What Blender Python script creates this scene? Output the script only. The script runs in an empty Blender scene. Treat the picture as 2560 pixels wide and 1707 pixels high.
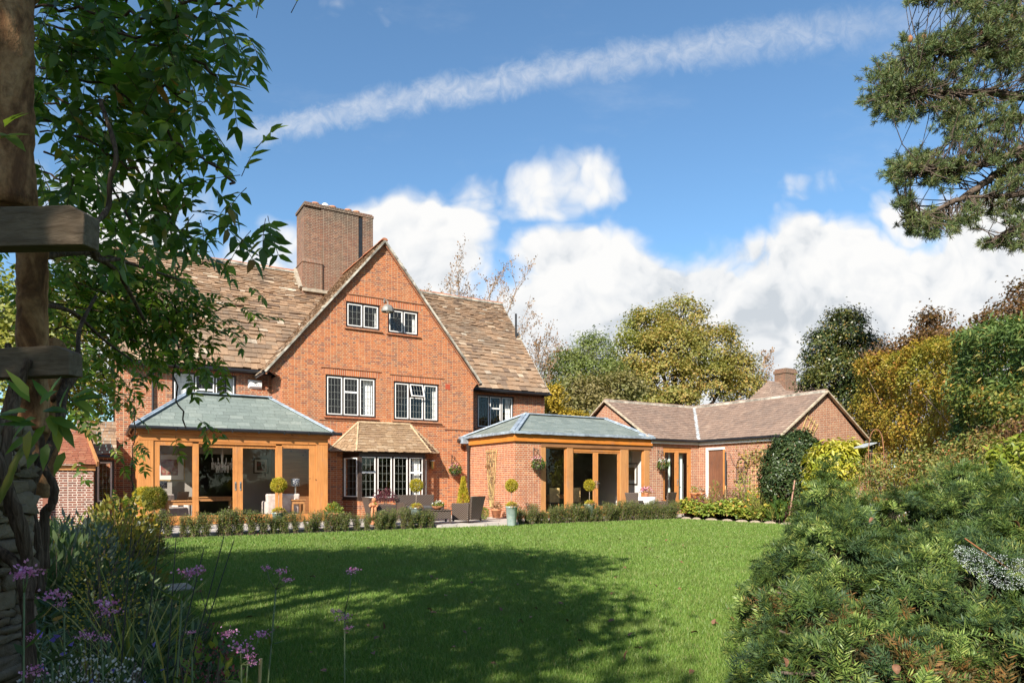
import bpy, math, random
import numpy as np
from mathutils import Vector, Matrix
from mathutils.geometry import tessellate_polygon

S = bpy.context.scene
COL = S.collection
R = math.radians

# ---------------------------------------------------------------- camera
EYE = 1.5
cam = bpy.data.cameras.new('camera')
cam.sensor_width = 36.0
cam.lens = 23.906
cam.shift_y = (1204 - 853.5) / 2560
cam.clip_start = 0.05
cam.clip_end = 3000
cam_o = bpy.data.objects.new('camera', cam)
cam_o.location = (0, 0, EYE)
cam_o.rotation_euler = (R(90), 0, 0)
COL.objects.link(cam_o)
S.camera = cam_o

# ---------------------------------------------------------------- sun, exposure
SUN_DIR = Vector((-.582, -1.516, 1.0)).normalized()
SUN_EL = math.asin(SUN_DIR.z)
SUN_ROT = math.atan2(SUN_DIR.x, SUN_DIR.y)
sl = bpy.data.lights.new('sun', 'SUN')
sl.energy = 4.45
sl.angle = R(0.5)
sl.color = (1.0, 0.93, 0.82)
so = bpy.data.objects.new('sun', sl)
so.rotation_euler = SUN_DIR.to_track_quat('Z', 'Y').to_euler()
so.location = (-20, -50, 60)
COL.objects.link(so)
S.view_settings.view_transform = 'Standard'
S.view_settings.look = 'None'
S.view_settings.gamma = 1
S.view_settings.exposure = 1.06
S.cycles.max_bounces = 8
S.cycles.transparent_max_bounces = 16
S.cycles.caustics_reflective = False
S.cycles.caustics_refractive = False

# ---------------------------------------------------------------- node helper
class G:
    def __init__(s, nt):
        s.nt = nt
    def n(s, t, ins=None, **at):
        nd = s.nt.nodes.new(t)
        for k, v in at.items():
            setattr(nd, k, v)
        for k, v in (ins or {}).items():
            sk = nd.inputs[k]
            if isinstance(v, bpy.types.NodeSocket):
                s.nt.links.new(v, sk)
            elif isinstance(v, bpy.types.Node):
                s.nt.links.new(v.outputs[0], sk)
            else:
                if hasattr(sk.default_value, '__len__') and not isinstance(v, str):
                    v = tuple(v)
                    if len(sk.default_value) == 4 and len(v) == 3:
                        v = v + (1.0,)
                sk.default_value = v
        return nd
    def m(s, op, a, b=0.0, c=None, clamp=False):
        d = {0: a, 1: b}
        if c is not None:
            d[2] = c
        return s.n('ShaderNodeMath', d, operation=op, use_clamp=clamp).outputs[0]
    def ramp(s, fac, stops, interp='LINEAR'):
        nd = s.n('ShaderNodeValToRGB', {0: fac})
        cr = nd.color_ramp
        cr.interpolation = interp
        while len(cr.elements) < len(stops):
            cr.elements.new(0.5)
        for e, (p, c) in zip(cr.elements, stops):
            e.position = p
            e.color = tuple(c) + (1.0,) if len(c) == 3 else c
        return nd.outputs[0]
    def mix(s, fac, a, b, mode='MIX'):
        nd = s.n('ShaderNodeMix', None, data_type='RGBA', blend_type=mode)
        for k, v in ((0, fac), (6, a), (7, b)):
            sk = nd.inputs[k]
            if isinstance(v, bpy.types.NodeSocket):
                s.nt.links.new(v, sk)
            elif k == 0:
                sk.default_value = v
            else:
                sk.default_value = tuple(v) + (1.0,) if len(v) == 3 else v
        return nd.outputs[2]
    def mrange(s, v, a, b, c=0.0, d=1.0, smooth=True):
        return s.n('ShaderNodeMapRange', {0: v, 1: a, 2: b, 3: c, 4: d},
                   interpolation_type='SMOOTHSTEP' if smooth else 'LINEAR', clamp=True).outputs[0]
    def noise(s, vec, scale, detail=4.0, rough=0.55, dist=0.0):
        d = {'Scale': scale, 'Detail': detail, 'Roughness': rough, 'Distortion': dist}
        if vec is not None:
            d['Vector'] = vec
        return s.n('ShaderNodeTexNoise', d).outputs[0]

def srgb(r, g, b):
    f = lambda c: (c / 255 / 12.92) if c / 255 <= .04045 else ((c / 255 + .055) / 1.055) ** 2.4
    return (f(r), f(g), f(b))

# ---------------------------------------------------------------- sky with clouds
W = bpy.data.worlds.new('World')
S.world = W
W.use_nodes = True
W.node_tree.nodes.clear()
g = G(W.node_tree)
sky = g.n('ShaderNodeTexSky', sky_type='NISHITA', sun_disc=False, sun_elevation=SUN_EL, sun_rotation=SUN_ROT,
          altitude=100.0, air_density=1.0, dust_density=0.6, ozone_density=2.5)
tc = g.n('ShaderNodeTexCoord')
d = g.n('ShaderNodeVectorMath', {0: tc.outputs['Generated']}, operation='NORMALIZE').outputs[0]
sp = g.n('ShaderNodeSeparateXYZ', {0: d})
dx, dy, dz = sp.outputs
den = g.m('MAXIMUM', g.m('ABSOLUTE', dy), 0.08)
cu = g.m('DIVIDE', dx, den)          # a flat cloud deck far ahead: slope of the view direction
cv = g.m('DIVIDE', dz, den)
uv = g.n('ShaderNodeCombineXYZ', {0: cu, 1: cv, 2: 0.0}).outputs[0]
def uvp(px, py):
    return ((px - 1280) / 1700, (1204 - py) / 1700)
warp = g.n('ShaderNodeTexNoise', {'Vector': uv, 'Scale': 7.0, 'Detail': 3.0}).outputs[1]
wv = g.n('ShaderNodeVectorMath', {0: warp, 1: (0.5, 0.5, 0.5)}, operation='SUBTRACT').outputs[0]
wv = g.n('ShaderNodeVectorMath', {0: wv, 3: 0.10}, operation='SCALE').outputs[0]
uvw = g.n('ShaderNodeVectorMath', {0: uv, 1: wv}, operation='ADD').outputs[0]
# cumulus heaps: centre px, radii px, weight
BLOBS = [
    (1290, 1010, 640, 240, 1.0), (1500, 740, 230, 185, 1.1), (1420, 640, 150, 100, .95), (1700, 790, 260, 170, 1.0),
    (2050, 720, 190, 190, 1.05), (2030, 610, 90, 100, .75), (1900, 660, 100, 90, .7), (2350, 760, 330, 200, 1.05),
    (2250, 545, 100, 95, .72), (2560, 640, 280, 150, 1.0), (1010, 640, 230, 160, 1.0), (1110, 560, 130, 120, .8),
    (1180, 470, 110, 75, .62), (1300, 460, 110, 60, .55), (1470, 450, 130, 85, .60), (1350, 480, 250, 85, .54),
    (640, 660, 150, 110, .6), (700, 600, 90, 80, .55), (2030, 455, 130, 46, .36), (2150, 470, 130, 36, .28),
    (300, 560, 260, 200, .75), (850, 30, 120, 80, .26), (240, 820, 260, 160, .9),
    (1750, 960, 900, 260, 1.35), (2350, 880, 620, 300, 1.35), (1040, 870, 360, 150, 1.2), (3100, 800, 520, 330, 1.0), (-700, 900, 700, 300, 1.0), (3900, 500, 500, 220, .8), (-1500, 500, 500, 180, .8)]
acc = None
for bx, by, rx, ry, wt in BLOBS:
    u0, v0 = uvp(bx, by)
    q = g.n('ShaderNodeVectorMath', {0: uvw, 1: (u0, v0, 0)}, operation='SUBTRACT').outputs[0]
    q = g.n('ShaderNodeVectorMath', {0: q, 1: (1700 / rx, 1700 / ry, 0)}, operation='MULTIPLY').outputs[0]
    r = g.n('ShaderNodeVectorMath', {0: q}, operation='LENGTH').outputs[1]
    f = g.mrange(r, 0.35, 1.45, wt, 0.0)
    acc = f if acc is None else g.m('MAXIMUM', acc, f)
n1 = g.noise(uvw, 7.0, 9.0, 0.60)
n2 = g.noise(uvw, 24.0, 6.0, 0.62)
def billow(vec):
    """cauliflower heads: rounded cells at three sizes"""
    o = None
    for sc, k in ((9.0, 0.50), (21.0, 0.30), (47.0, 0.20)):
        v = g.n('ShaderNodeTexVoronoi', {'Vector': vec, 'Scale': sc, 'Randomness': 1.0}, feature='F1', voronoi_dimensions='2D').outputs[0]
        t = g.m('MULTIPLY', g.m('SUBTRACT', 0.40, v), k)
        o = t if o is None else g.m('ADD', o, t)
    return o
bil = billow(uvw)
dens = g.m('ADD', acc, g.m('MULTIPLY', g.m('SUBTRACT', n1, 0.5), 0.62))
dens = g.m('ADD', dens, g.m('MULTIPLY', g.m('SUBTRACT', n2, 0.5), 0.24))
dens = g.m('ADD', dens, g.m('MULTIPLY', bil, 0.75))
soft = g.mrange(acc, 0.40, 0.95, 0.30, 0.075)      # thin wisps are softer than the heaps
cl = g.n('ShaderNodeMapRange', {0: dens, 1: g.m('SUBTRACT', 0.48, soft), 2: g.m('ADD', 0.48, soft), 3: 0.0, 4: 1.0}, interpolation_type='SMOOTHSTEP', clamp=True).outputs[0]
cl = g.m('MULTIPLY', cl, g.mrange(acc, 0.0, 0.12))
# shade inside the heaps: thick bases are greyer
off = g.n('ShaderNodeVectorMath', {0: uvw, 1: (-0.016, 0.024, 0.0)}, operation='ADD').outputs[0]
n3 = g.noise(off, 7.0, 9.0, 0.60)
n4 = g.noise(g.n('ShaderNodeVectorMath', {0: uvw, 1: (0.31, 0.17, 0.0)}, operation='ADD').outputs[0], 3.2, 4.0, 0.55)
relief = g.m('ADD', g.m('MULTIPLY', g.m('SUBTRACT', n3, n1), 0.8), g.m('MULTIPLY', g.m('SUBTRACT', billow(off), bil), 0.45))
base_v = g.mrange(cv, 0.16, 0.40, 1.0, 0.0)
grey = g.m('ADD', g.m('MULTIPLY', base_v, 0.55), g.m('MULTIPLY', relief, 3.4))
grey = g.m('ADD', grey, g.m('MULTIPLY', g.m('SUBTRACT', n4, 0.45), 1.5), clamp=True)
ccol = g.ramp(grey, [(0.0, (3.95, 3.94, 3.90)), (0.5, (3.5, 3.57, 3.64)), (1.0, (2.55, 2.74, 2.94))])
# contrail: a long widening band
def poly(c):
    o = c[0]
    for k in c[1:]:
        o = g.m('ADD', g.m('MULTIPLY', o, cu), k)
    return o
cp = np.polyfit([(x - 1280) / 1700 for x in (540, 760, 900, 1200, 1500, 1800, 2100, 2350)],
                [(1204 - y) / 1700 for y in (358, 312, 278, 205, 158, 118, 78, 40)], 3)
cen = poly([float(k) for k in cp])
dist = g.m('SUBTRACT', cv, cen)
wdt = g.m('ADD', 0.018, g.m('MULTIPLY', g.m('ADD', cu, 0.43), 0.013))
wob = g.m('MULTIPLY', g.m('SUBTRACT', g.noise(uv, 22.0, 7.0, 0.68, 0.6), 0.5), 0.060)
rel = g.m('DIVIDE', g.m('ABSOLUTE', g.m('ADD', dist, wob)), wdt)
trail = g.mrange(rel, 0.0, 1.45, 1.0, 0.0)
puff = g.noise(uv, 46.0, 6.0, 0.66, 0.8)
trail = g.m('MULTIPLY', trail, g.mrange(puff, 0.25, 0.72, 0.42, 1.0))
trail = g.m('MULTIPLY', trail, g.mrange(g.noise(uv, 3.5, 2.0, 0.5), 0.3, 0.7, 0.75, 1.05))
trail = g.m('MULTIPLY', trail, g.mrange(cu, -0.47, -0.36))
trail = g.m('MULTIPLY', trail, g.mrange(cu, -0.1, 0.72, 0.58, 0.28))
trail = g.m('MULTIPLY', trail, g.m('GREATER_THAN', dy, 0.0))
# thin veil
veil = g.m('MULTIPLY', g.mrange(g.noise(g.n('ShaderNodeVectorMath', {0: uv, 1: (2.2, 5.0, 1.0)}, operation='MULTIPLY').outputs[0], 1.0, 6.0, 0.65), 0.5, 0.85), 0.22)
cov = g.m('MAXIMUM', cl, g.m('MAXIMUM', trail, veil))
cov = g.m('MULTIPLY', cov, g.mrange(dz, -0.02, 0.03))
skyc = g.mix(1.0, sky.outputs[0], (0.59, 0.735, 0.775), 'MULTIPLY')
col = g.mix(cov, skyc, ccol)
bg = g.n('ShaderNodeBackground', {'Color': col, 'Strength': 0.12})
g.n('ShaderNodeOutputWorld', {0: bg.outputs[0]})

# ---------------------------------------------------------------- places
P0 = Vector((-8.5087, 25.2, 0.0))
TH = R(31)
E1 = Vector((math.cos(TH), math.sin(TH), 0))
E2 = Vector((-math.sin(TH), math.cos(TH), 0))
def H(a, b, z=0.0):
    """house frame (along the front, away from the lawn, up) -> world"""
    return P0 + E1 * a + E2 * b + Vector((0, 0, z))
def at(px, py, D):
    return Vector(((px - 1280) / 1700 * D, D, EYE + (1204 - py) / 1700 * D))
TZ = 0.10   # terrace level

# ---------------------------------------------------------------- objects
def link(o, parent=None):
    COL.objects.link(o)
    if parent is not None:
        o.parent = parent
    return o
def tag(o, label=None, cat=None, group=None, kind=None):
    if label: o['label'] = label
    if cat: o['category'] = cat
    if group: o['group'] = group
    if kind: o['kind'] = kind
    return o
def empty(name, loc=(0, 0, 0), rz=0.0, label=None, cat=None, group=None):
    o = bpy.data.objects.new(name, None)
    o.empty_display_size = 0.3
    o.location = loc
    o.rotation_euler = (0, 0, rz)
    link(o)
    return tag(o, label, cat, group)
def copy_tree(o, parent=None, mats=None):
    c = o.copy()
    COL.objects.link(c)
    if parent is not None:
        c.parent = parent
    for ch in list(o.children):
        copy_tree(ch, c)
    return c
def np_mesh(name, V, F, mat=None, parent=None, smooth=False):
    """V (N,3) floats, F (M,k) ints -> one mesh object"""
    V = np.asarray(V, dtype=np.float32)
    F = np.asarray(F, dtype=np.int32)
    me = bpy.data.meshes.new(name)
    me.vertices.add(len(V))
    me.vertices.foreach_set('co', V.ravel())
    k = F.shape[1]
    me.loops.add(F.size)
    me.loops.foreach_set('vertex_index', F.ravel())
    me.polygons.add(len(F))
    me.polygons.foreach_set('loop_start', np.arange(0, F.size, k, dtype=np.int32))
    me.polygons.foreach_set('loop_total', np.full(len(F), k, dtype=np.int32))
    if smooth:
        me.polygons.foreach_set('use_smooth', np.ones(len(F), dtype=bool))
    me.update(calc_edges=True)
    if mat:
        me.materials.append(mat)
    return link(bpy.data.objects.new(name, me), parent)

class MB:
    def __init__(s):
        s.v = []
        s.f = []
    def add(s, vs, fs):
        o = len(s.v)
        s.v += [tuple(p) for p in vs]
        s.f += [tuple(i + o for i in f) for f in fs]
        return s
    def hexa(s, p):
        return s.add(p, [(0, 3, 2, 1), (4, 5, 6, 7), (0, 1, 5, 4), (1, 2, 6, 5), (2, 3, 7, 6), (3, 0, 4, 7)])
    def box(s, x0, x1, y0, y1, z0, z1):
        return s.hexa([(x0, y0, z0), (x1, y0, z0), (x1, y1, z0), (x0, y1, z0), (x0, y0, z1), (x1, y0, z1), (x1, y1, z1), (x0, y1, z1)])
    def bar(s, p, q, w, h, up=(0, 0, 1)):
        p, q = Vector(p), Vector(q)
        d_ = (q - p).normalized()
        u = Vector(up)
        if abs(d_.dot(u)) > .95: u = Vector((1, 0, 0))
        r_ = d_.cross(u).normalized() * (w / 2)
        u = r_.cross(d_).normalized() * (h / 2)
        return s.hexa([p - r_ - u, p + r_ - u, q + r_ - u, q - r_ - u, p - r_ + u, p + r_ + u, q + r_ + u, q - r_ + u])
    def tube(s, pts, rad, n=8, caps=True):
        pts = [Vector(p) for p in pts]
        if not hasattr(rad, '__len__'): rad = [rad] * len(pts)
        o = len(s.v)
        prev = None
        for i, p in enumerate(pts):
            t = (pts[min(i + 1, len(pts) - 1)] - pts[max(i - 1, 0)])
            t = t.normalized() if t.length > 1e-9 else Vector((0, 0, 1))
            if prev is None:
                prev = t.orthogonal().normalized()
            x = (prev - t * prev.dot(t))
            x = x.normalized() if x.length > 1e-6 else t.orthogonal().normalized()
            prev = x
            y = t.cross(x)
            for k in range(n):
                a = 2 * math.pi * k / n
                s.v.append(tuple(p + (x * math.cos(a) + y * math.sin(a)) * rad[i]))
        for i in range(len(pts) - 1):
            for k in range(n):
                a, b = o + i * n + k, o + i * n + (k + 1) % n
                s.f.append((a, b, b + n, a + n))
        if caps:
            s.f.append(tuple(o + k for k in range(n))[::-1])
            s.f.append(tuple(o + (len(pts) - 1) * n + k for k in range(n)))
        return s
    def lathe(s, prof, n=16, c=(0, 0, 0)):
        """prof: (r, z) pairs from bottom to top"""
        o = len(s.v)
        for r_, z in prof:
            for k in range(n):
                a = 2 * math.pi * k / n
                s.v.append((c[0] + r_ * math.cos(a), c[1] + r_ * math.sin(a), c[2] + z))
        for i in range(len(prof) - 1):
            for k in range(n):
                a, b = o + i * n + k, o + i * n + (k + 1) % n
                s.f.append((a, b, b + n, a + n))
        s.f.append(tuple(o + k for k in range(n))[::-1])
        s.f.append(tuple(o + (len(prof) - 1) * n + k for k in range(n)))
        return s
    def ball(s, c, r, n=12, m=8, sq=(1, 1, 1)):
        prof = []
        o = len(s.v)
        for i in range(m + 1):
            ph = -math.pi / 2 + math.pi * i / m
            for k in range(n):
                a = 2 * math.pi * k / n
                rr = max(math.cos(ph), 0.02) * r
                s.v.append((c[0] + rr * math.cos(a) * sq[0], c[1] + rr * math.sin(a) * sq[1], c[2] + r * math.sin(ph) * sq[2]))
        for i in range(m):
            for k in range(n):
                a, b = o + i * n + k, o + i * n + (k + 1) % n
                s.f.append((a, b, b + n, a + n))
        return s
    def wall(s, outer, holes, axis, pos, th):
        """polygon with holes; axis 'b': (u,v)=(a,z) on plane b=pos, body from pos to pos+th; axis 'a': (u,v)=(b,z); axis 'z': (u,v)=(a,b)"""
        def P(u, v, w):
            return (u, w, v) if axis == 'b' else ((w, u, v) if axis == 'a' else (u, v, w))
        loops = [outer] + holes
        flat = [p for lp in loops for p in lp]
        tri = tessellate_polygon([[Vector((p[0], p[1], 0)) for p in lp] for lp in loops])
        o = len(s.v)
        for w in (pos, pos + th):
            s.v += [P(p[0], p[1], w) for p in flat]
        n = len(flat)
        for t in tri:
            s.f.append(tuple(o + i for i in t))
            s.f.append(tuple(o + n + i for i in reversed(t)))
        k = 0
        for lp in loops:
            m = len(lp)
            for i in range(m):
                a, b = o + k + i, o + k + (i + 1) % m
                s.f.append((a, b, b + n, a + n))
            k += m
        return s
    def build(s, name, mat=None, parent=None, smooth=False, bevel=0.0, fixn=True):
        me = bpy.data.meshes.new(name)
        me.from_pydata(s.v, [], s.f)
        me.validate()
        if fixn:
            import bmesh
            bm = bmesh.new()
            bm.from_mesh(me)
            bmesh.ops.recalc_face_normals(bm, faces=bm.faces)
            bm.to_mesh(me)
            bm.free()
        if smooth:
            me.polygons.foreach_set('use_smooth', [True] * len(me.polygons))
        me.update()
        if mat: me.materials.append(mat)
        o = link(bpy.data.objects.new(name, me), parent)
        if bevel:
            md = o.modifiers.new('bevel', 'BEVEL')
            md.width = bevel
            md.segments = 2
            md.limit_method = 'ANGLE'
        return o
def pieces(mb, name, mat, parent, bevel=0.0, smooth=False):
    """every loose piece of mb becomes a mesh object of its own"""
    par = list(range(len(mb.v)))
    def find(i):
        while par[i] != i:
            par[i] = par[par[i]]
            i = par[i]
        return i
    for f in mb.f:
        r0 = find(f[0])
        for i in f[1:]:
            par[find(i)] = r0
    grp = {}
    for f in mb.f:
        grp.setdefault(find(f[0]), []).append(f)
    out = []
    for fs in grp.values():
        ids = sorted({i for f in fs for i in f})
        mp = {i: k for k, i in enumerate(ids)}
        q = MB()
        q.add([mb.v[i] for i in ids], [tuple(mp[i] for i in f) for f in fs])
        out.append(q.build(name, mat, parent, smooth, bevel))
    return out
def rect(u0, u1, v0, v1):
    return [(u0, v0), (u1, v0), (u1, v1), (u0, v1)]

# ---------------------------------------------------------------- materials
M = {}
def newmat(name):
    m = bpy.data.materials.new(name)
    m.use_nodes = True
    m.node_tree.nodes.clear()
    M[name] = m
    return G(m.node_tree)
def finish(g, bsdf, disp=None):
    o = g.n('ShaderNodeOutputMaterial', {0: bsdf})
def pm(name, col, rough=0.6, var=0.25, scale=9.0, metal=0.0, bump=0.0, col2=None, spec=0.5, stretch=None, bscale=None, detail=5.0):
    """plain surface: two tones mixed by noise, optional bump"""
    g = newmat(name)
    tc = g.n('ShaderNodeTexCoord').outputs['Object']
    v = tc
    if stretch:
        v = g.n('ShaderNodeVectorMath', {0: tc, 1: stretch}, operation='MULTIPLY').outputs[0]
    nz = g.noise(v, scale, detail, 0.6)
    c2 = col2 or tuple(c * (1 - var) for c in col)
    c1 = col if col2 else tuple(min(1, c * (1 + var * .6)) for c in col)
    cc = g.mix(g.mrange(nz, 0.3, 0.7), c1, c2)
    ins = {'Base Color': cc, 'Roughness': rough, 'Metallic': metal, 'Specular IOR Level': spec}
    if bump:
        b = g.n('ShaderNodeBump', {'Height': g.noise(v, bscale or scale * 3, 5.0, 0.6), 'Strength': bump, 'Distance': 0.01})
        ins['Normal'] = b.outputs[0]
    finish(g, g.n('ShaderNodeBsdfPrincipled', ins).outputs[0])
    return M[name]
def brick_mat(name, stops, mortar, bw=0.225, rh=0.075, mo=0.0095, soldier=False, dirt=0.25, smear=0.0, dirtcol=(0.16, 0.11, 0.08)):
    g = newmat(name)
    tc = g.n('ShaderNodeTexCoord').outputs['Object']
    sp = g.n('ShaderNodeSeparateXYZ', {0: tc})
    u = g.m('ADD', sp.outputs[0], sp.outputs[1])
    w = sp.outputs[2]
    vec = g.n('ShaderNodeCombineXYZ', {0: u, 1: w, 2: 0.0}).outputs[0]
    ins = {'Vector': vec, 'Color1': (0, 0, 0), 'Color2': (1, 1, 1), 'Mortar': (0.5, 0.5, 0.5), 'Scale': 1.0, 'Mortar Size': mo,
           'Mortar Smooth': 0.15, 'Bias': 0.0, 'Brick Width': bw, 'Row Height': rh}
    bt = g.n('ShaderNodeTexBrick', ins, offset=0.0 if soldier else 0.5, offset_frequency=2, squash=1.0 if soldier else 0.55, squash_frequency=2)
    tone = g.ramp(bt.outputs[0], stops)
    fine = g.noise(tc, 30.0, 3.0, 0.6)
    tone = g.mix(g.m('MULTIPLY', g.mrange(fine, 0.35, 0.75), 0.35), tone, (0.20, 0.09, 0.055))
    big = g.noise(tc, 0.55, 5.0, 0.65)
    tone = g.mix(g.m('MULTIPLY', g.mrange(big, 0.45, 0.75), dirt), tone, dirtcol)
    st = g.noise(g.n('ShaderNodeVectorMath', {0: tc, 1: (3.2, 3.2, 0.35)}, operation='MULTIPLY').outputs[0], 1.0, 4.0, 0.6)
    tone = g.mix(g.m('MULTIPLY', g.mrange(st, 0.54, 0.70), dirt * 0.9), tone, dirtcol)
    mcol = g.mix(g.mrange(g.noise(tc, 5.0, 3.0, 0.6), 0.35, 0.7), mortar, tuple(c * .68 for c in mortar))
    if name == 'chimney_brick':
        soot = g.m('MULTIPLY', g.mrange(w, 12.2, 14.1), g.mrange(g.noise(tc, 1.1, 5.0, 0.7), 0.35, 0.62))
        tone = g.mix(g.m('MULTIPLY', soot, 0.75), tone, (0.05, 0.042, 0.035))
    fac = bt.outputs[1]
    if smear:
        fac = g.m('MAXIMUM', fac, g.m('MULTIPLY', g.mrange(g.noise(tc, 2.2, 5.0, 0.7), 0.52, 0.72), smear))
    cc = g.mix(fac, tone, mcol)
    bp = g.n('ShaderNodeBump', {'Height': g.m('ADD', g.m('MULTIPLY', bt.outputs[1], -1.0), g.m('MULTIPLY', fine, 0.4)), 'Strength': 0.45, 'Distance': 0.012})
    finish(g, g.n('ShaderNodeBsdfPrincipled', {'Base Color': cc, 'Roughness': 0.85, 'Normal': bp.outputs[0], 'Specular IOR Level': 0.25}).outputs[0])
    return M[name]
def island_mat(name, stops, rough=0.85, big=None, bigcol=None, bigscale=0.8, bump=0.4, nscale=14.0, spot=None, spec=0.3, metal=0.0):
    """each loose piece (tile, stone, slate) its own tone"""
    g = newmat(name)
    tc = g.n('ShaderNodeTexCoord').outputs['Object']
    rnd = g.n('ShaderNodeNewGeometry').outputs['Random Per Island']
    cc = g.ramp(rnd, stops)
    nz = g.noise(tc, nscale, 5.0, 0.65)
    cc = g.mix(g.m('MULTIPLY', g.mrange(nz, 0.3, 0.75), 0.4), cc, tuple(c * .45 for c in stops[0][1]))
    if big:
        cc = g.mix(g.m('MULTIPLY', g.mrange(g.noise(tc, bigscale, 5.0, 0.65), 0.42, 0.72), big), cc, bigcol)
    if spot:
        cc = g.mix(g.m('MULTIPLY', g.mrange(g.noise(tc, 7.0, 5.0, 0.75), 0.62, 0.70), 0.6), cc, spot)
    ins = {'Base Color': cc, 'Roughness': rough, 'Specular IOR Level': spec, 'Metallic': metal}
    if bump:
        ins['Normal'] = g.n('ShaderNodeBump', {'Height': nz, 'Strength': bump, 'Distance': 0.02}).outputs[0]
    finish(g, g.n('ShaderNodeBsdfPrincipled', ins).outputs[0])
    return M[name]
def leaf_mat(name, stops, rough=0.5, trans=0.35, clump=None, cscale=0.7, spec=0.35, tmul=(1.25, 1.35, 0.6)):
    """leaves: every leaf its own tone, patches of another tone through the crown, light passing through"""
    g = newmat(name)
    tc = g.n('ShaderNodeTexCoord').outputs['Object']
    rnd = g.n('ShaderNodeNewGeometry').outputs['Random Per Island']
    cc = g.ramp(rnd, stops)
    if clump:
        cc = g.mix(g.m('MULTIPLY', g.mrange(g.noise(tc, cscale, 3.0, 0.6), 0.45, 0.68), 0.75), cc, clump)
    p = g.n('ShaderNodeBsdfPrincipled', {'Base Color': cc, 'Roughness': rough, 'Specular IOR Level': spec})
    if trans:
        t = g.n('ShaderNodeBsdfTranslucent', {'Color': g.mix(1.0, cc, tmul, 'MULTIPLY')})
        mx = g.n('ShaderNodeMixShader', {0: trans, 1: p.outputs[0], 2: t.outputs[0]})
        finish(g, mx.outputs[0])
    else:
        finish(g, p.outputs[0])
    return M[name]
def wood_mat(name, c1, c2, scale=3.0, rough=0.6, axis=2, knots=True, bump=0.15, spec=0.3):
    g = newmat(name)
    tc = g.n('ShaderNodeTexCoord').outputs['Object']
    st = [26.0, 26.0, 26.0]
    st[axis] = 1.3
    v = g.n('ShaderNodeVectorMath', {0: tc, 1: tuple(st)}, operation='MULTIPLY').outputs[0]
    gr = g.noise(v, scale * .35, 5.0, 0.65, 0.4)
    cc = g.mix(g.mrange(gr, 0.3, 0.7), c1, c2)
    cc = g.mix(g.m('MULTIPLY', g.mrange(g.noise(tc, 1.6, 4.0, 0.6), 0.45, 0.75), 0.45), cc, tuple(c * .62 for c in c2))
    cc = g.mix(g.m('MULTIPLY', g.mrange(g.noise(g.n('ShaderNodeVectorMath', {0: tc, 1: tuple(1.0 if k != axis else .3 for k in range(3))}, operation='MULTIPLY').outputs[0], 5.0, 6.0, 0.7), 0.52, 0.72), 0.42), cc, tuple(0.35 * c + 0.5 * sum(c2) / 3 for c in c2))
    if knots:
        cc = g.mix(g.mrange(g.noise(tc, 7.0, 1.0, 0.4), 0.74, 0.80), cc, tuple(c * .35 for c in c2))
    ins = {'Base Color': cc, 'Roughness': rough, 'Specular IOR Level': spec}
    ins['Normal'] = g.n('ShaderNodeBump', {'Height': gr, 'Strength': bump, 'Distance': 0.01}).outputs[0]
    finish(g, g.n('ShaderNodeBsdfPrincipled', ins).outputs[0])
    return M[name]
def glass_mat(name, tint=(1, 1, 1), refl=0.05):
    g = newmat(name)
    lw = g.m('POWER', g.n('ShaderNodeLayerWeight', {'Blend': 0.5}).outputs['Facing'], 4.0)
    tc = g.n('ShaderNodeTexCoord').outputs['Object']
    bp = g.n('ShaderNodeBump', {'Height': g.noise(tc, 1.3, 2.0, 0.5), 'Strength': 0.06, 'Distance': 0.05})
    gl = g.n('ShaderNodeBsdfGlossy', {'Color': (1, 1, 1), 'Roughness': 0.01, 'Normal': bp.outputs[0]})
    tr = g.n('ShaderNodeBsdfTransparent', {'Color': tint})
    mx = g.n('ShaderNodeMixShader', {0: g.m('ADD', g.m('MULTIPLY', lw, 0.8), refl, clamp=True), 1: tr.outputs[0], 2: gl.outputs[0]})
    finish(g, mx.outputs[0])
    return M[name]

brick_mat('old_brick', [(0.0, (0.52, .155, .050)), (0.35, (0.48, .135, .043)), (0.70, (0.40, .105, .038)), (0.80, (0.30, .085, .045)), (0.90, (0.21, .075, .055)), (1.0, (0.55, .21, .08))],
          (0.55, .39, .24), mo=0.007, dirt=0.38, smear=0.12)
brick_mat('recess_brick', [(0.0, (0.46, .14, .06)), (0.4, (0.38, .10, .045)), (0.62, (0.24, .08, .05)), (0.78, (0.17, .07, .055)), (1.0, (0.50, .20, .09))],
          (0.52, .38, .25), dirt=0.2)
brick_mat('new_brick', [(0.0, (0.47, .135, .052)), (0.45, (0.40, .11, .046)), (0.72, (0.32, .09, .048)), (1.0, (0.54, .20, .085))],
          (0.58, .45, .31), mo=0.0095, dirt=0.08, smear=0.10)
brick_mat('annex_brick', [(0.0, (0.42, .16, .085)), (0.45, (0.36, .125, .07)), (0.72, (0.28, .10, .065)), (1.0, (0.48, .22, .12))],
          (0.56, .46, .33), mo=0.009, dirt=0.16)
brick_mat('dark_brick', [(0.0, (0.25, .075, .045)), (0.45, (0.19, .06, .042)), (0.72, (0.12, .05, .045)), (1.0, (0.32, .11, .07))],
          (0.60, .50, .42), mo=0.013, dirt=0.12)
brick_mat('chimney_brick', [(0.0, (0.23, .095, .055)), (0.45, (0.185, .074, .047)), (0.70, (0.125, .060, .046)), (1.0, (0.28, .13, .075))],
          (0.33, .27, .20), mo=0.008, dirt=0.7, dirtcol=(0.13, .09, .06))
for nm, st in (('old_soldier', [(0.0, (0.56, .17, .055)), (0.6, (0.46, .12, .045)), (1.0, (0.34, .09, .04))]),
               ('annex_soldier', [(0.0, (0.47, .19, .10)), (0.6, (0.40, .14, .08)), (1.0, (0.30, .11, .07))])):
    brick_mat(nm, st, (0.55, .42, .28), bw=0.075, rh=0.5, mo=0.009, soldier=True, dirt=0.1)
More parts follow.
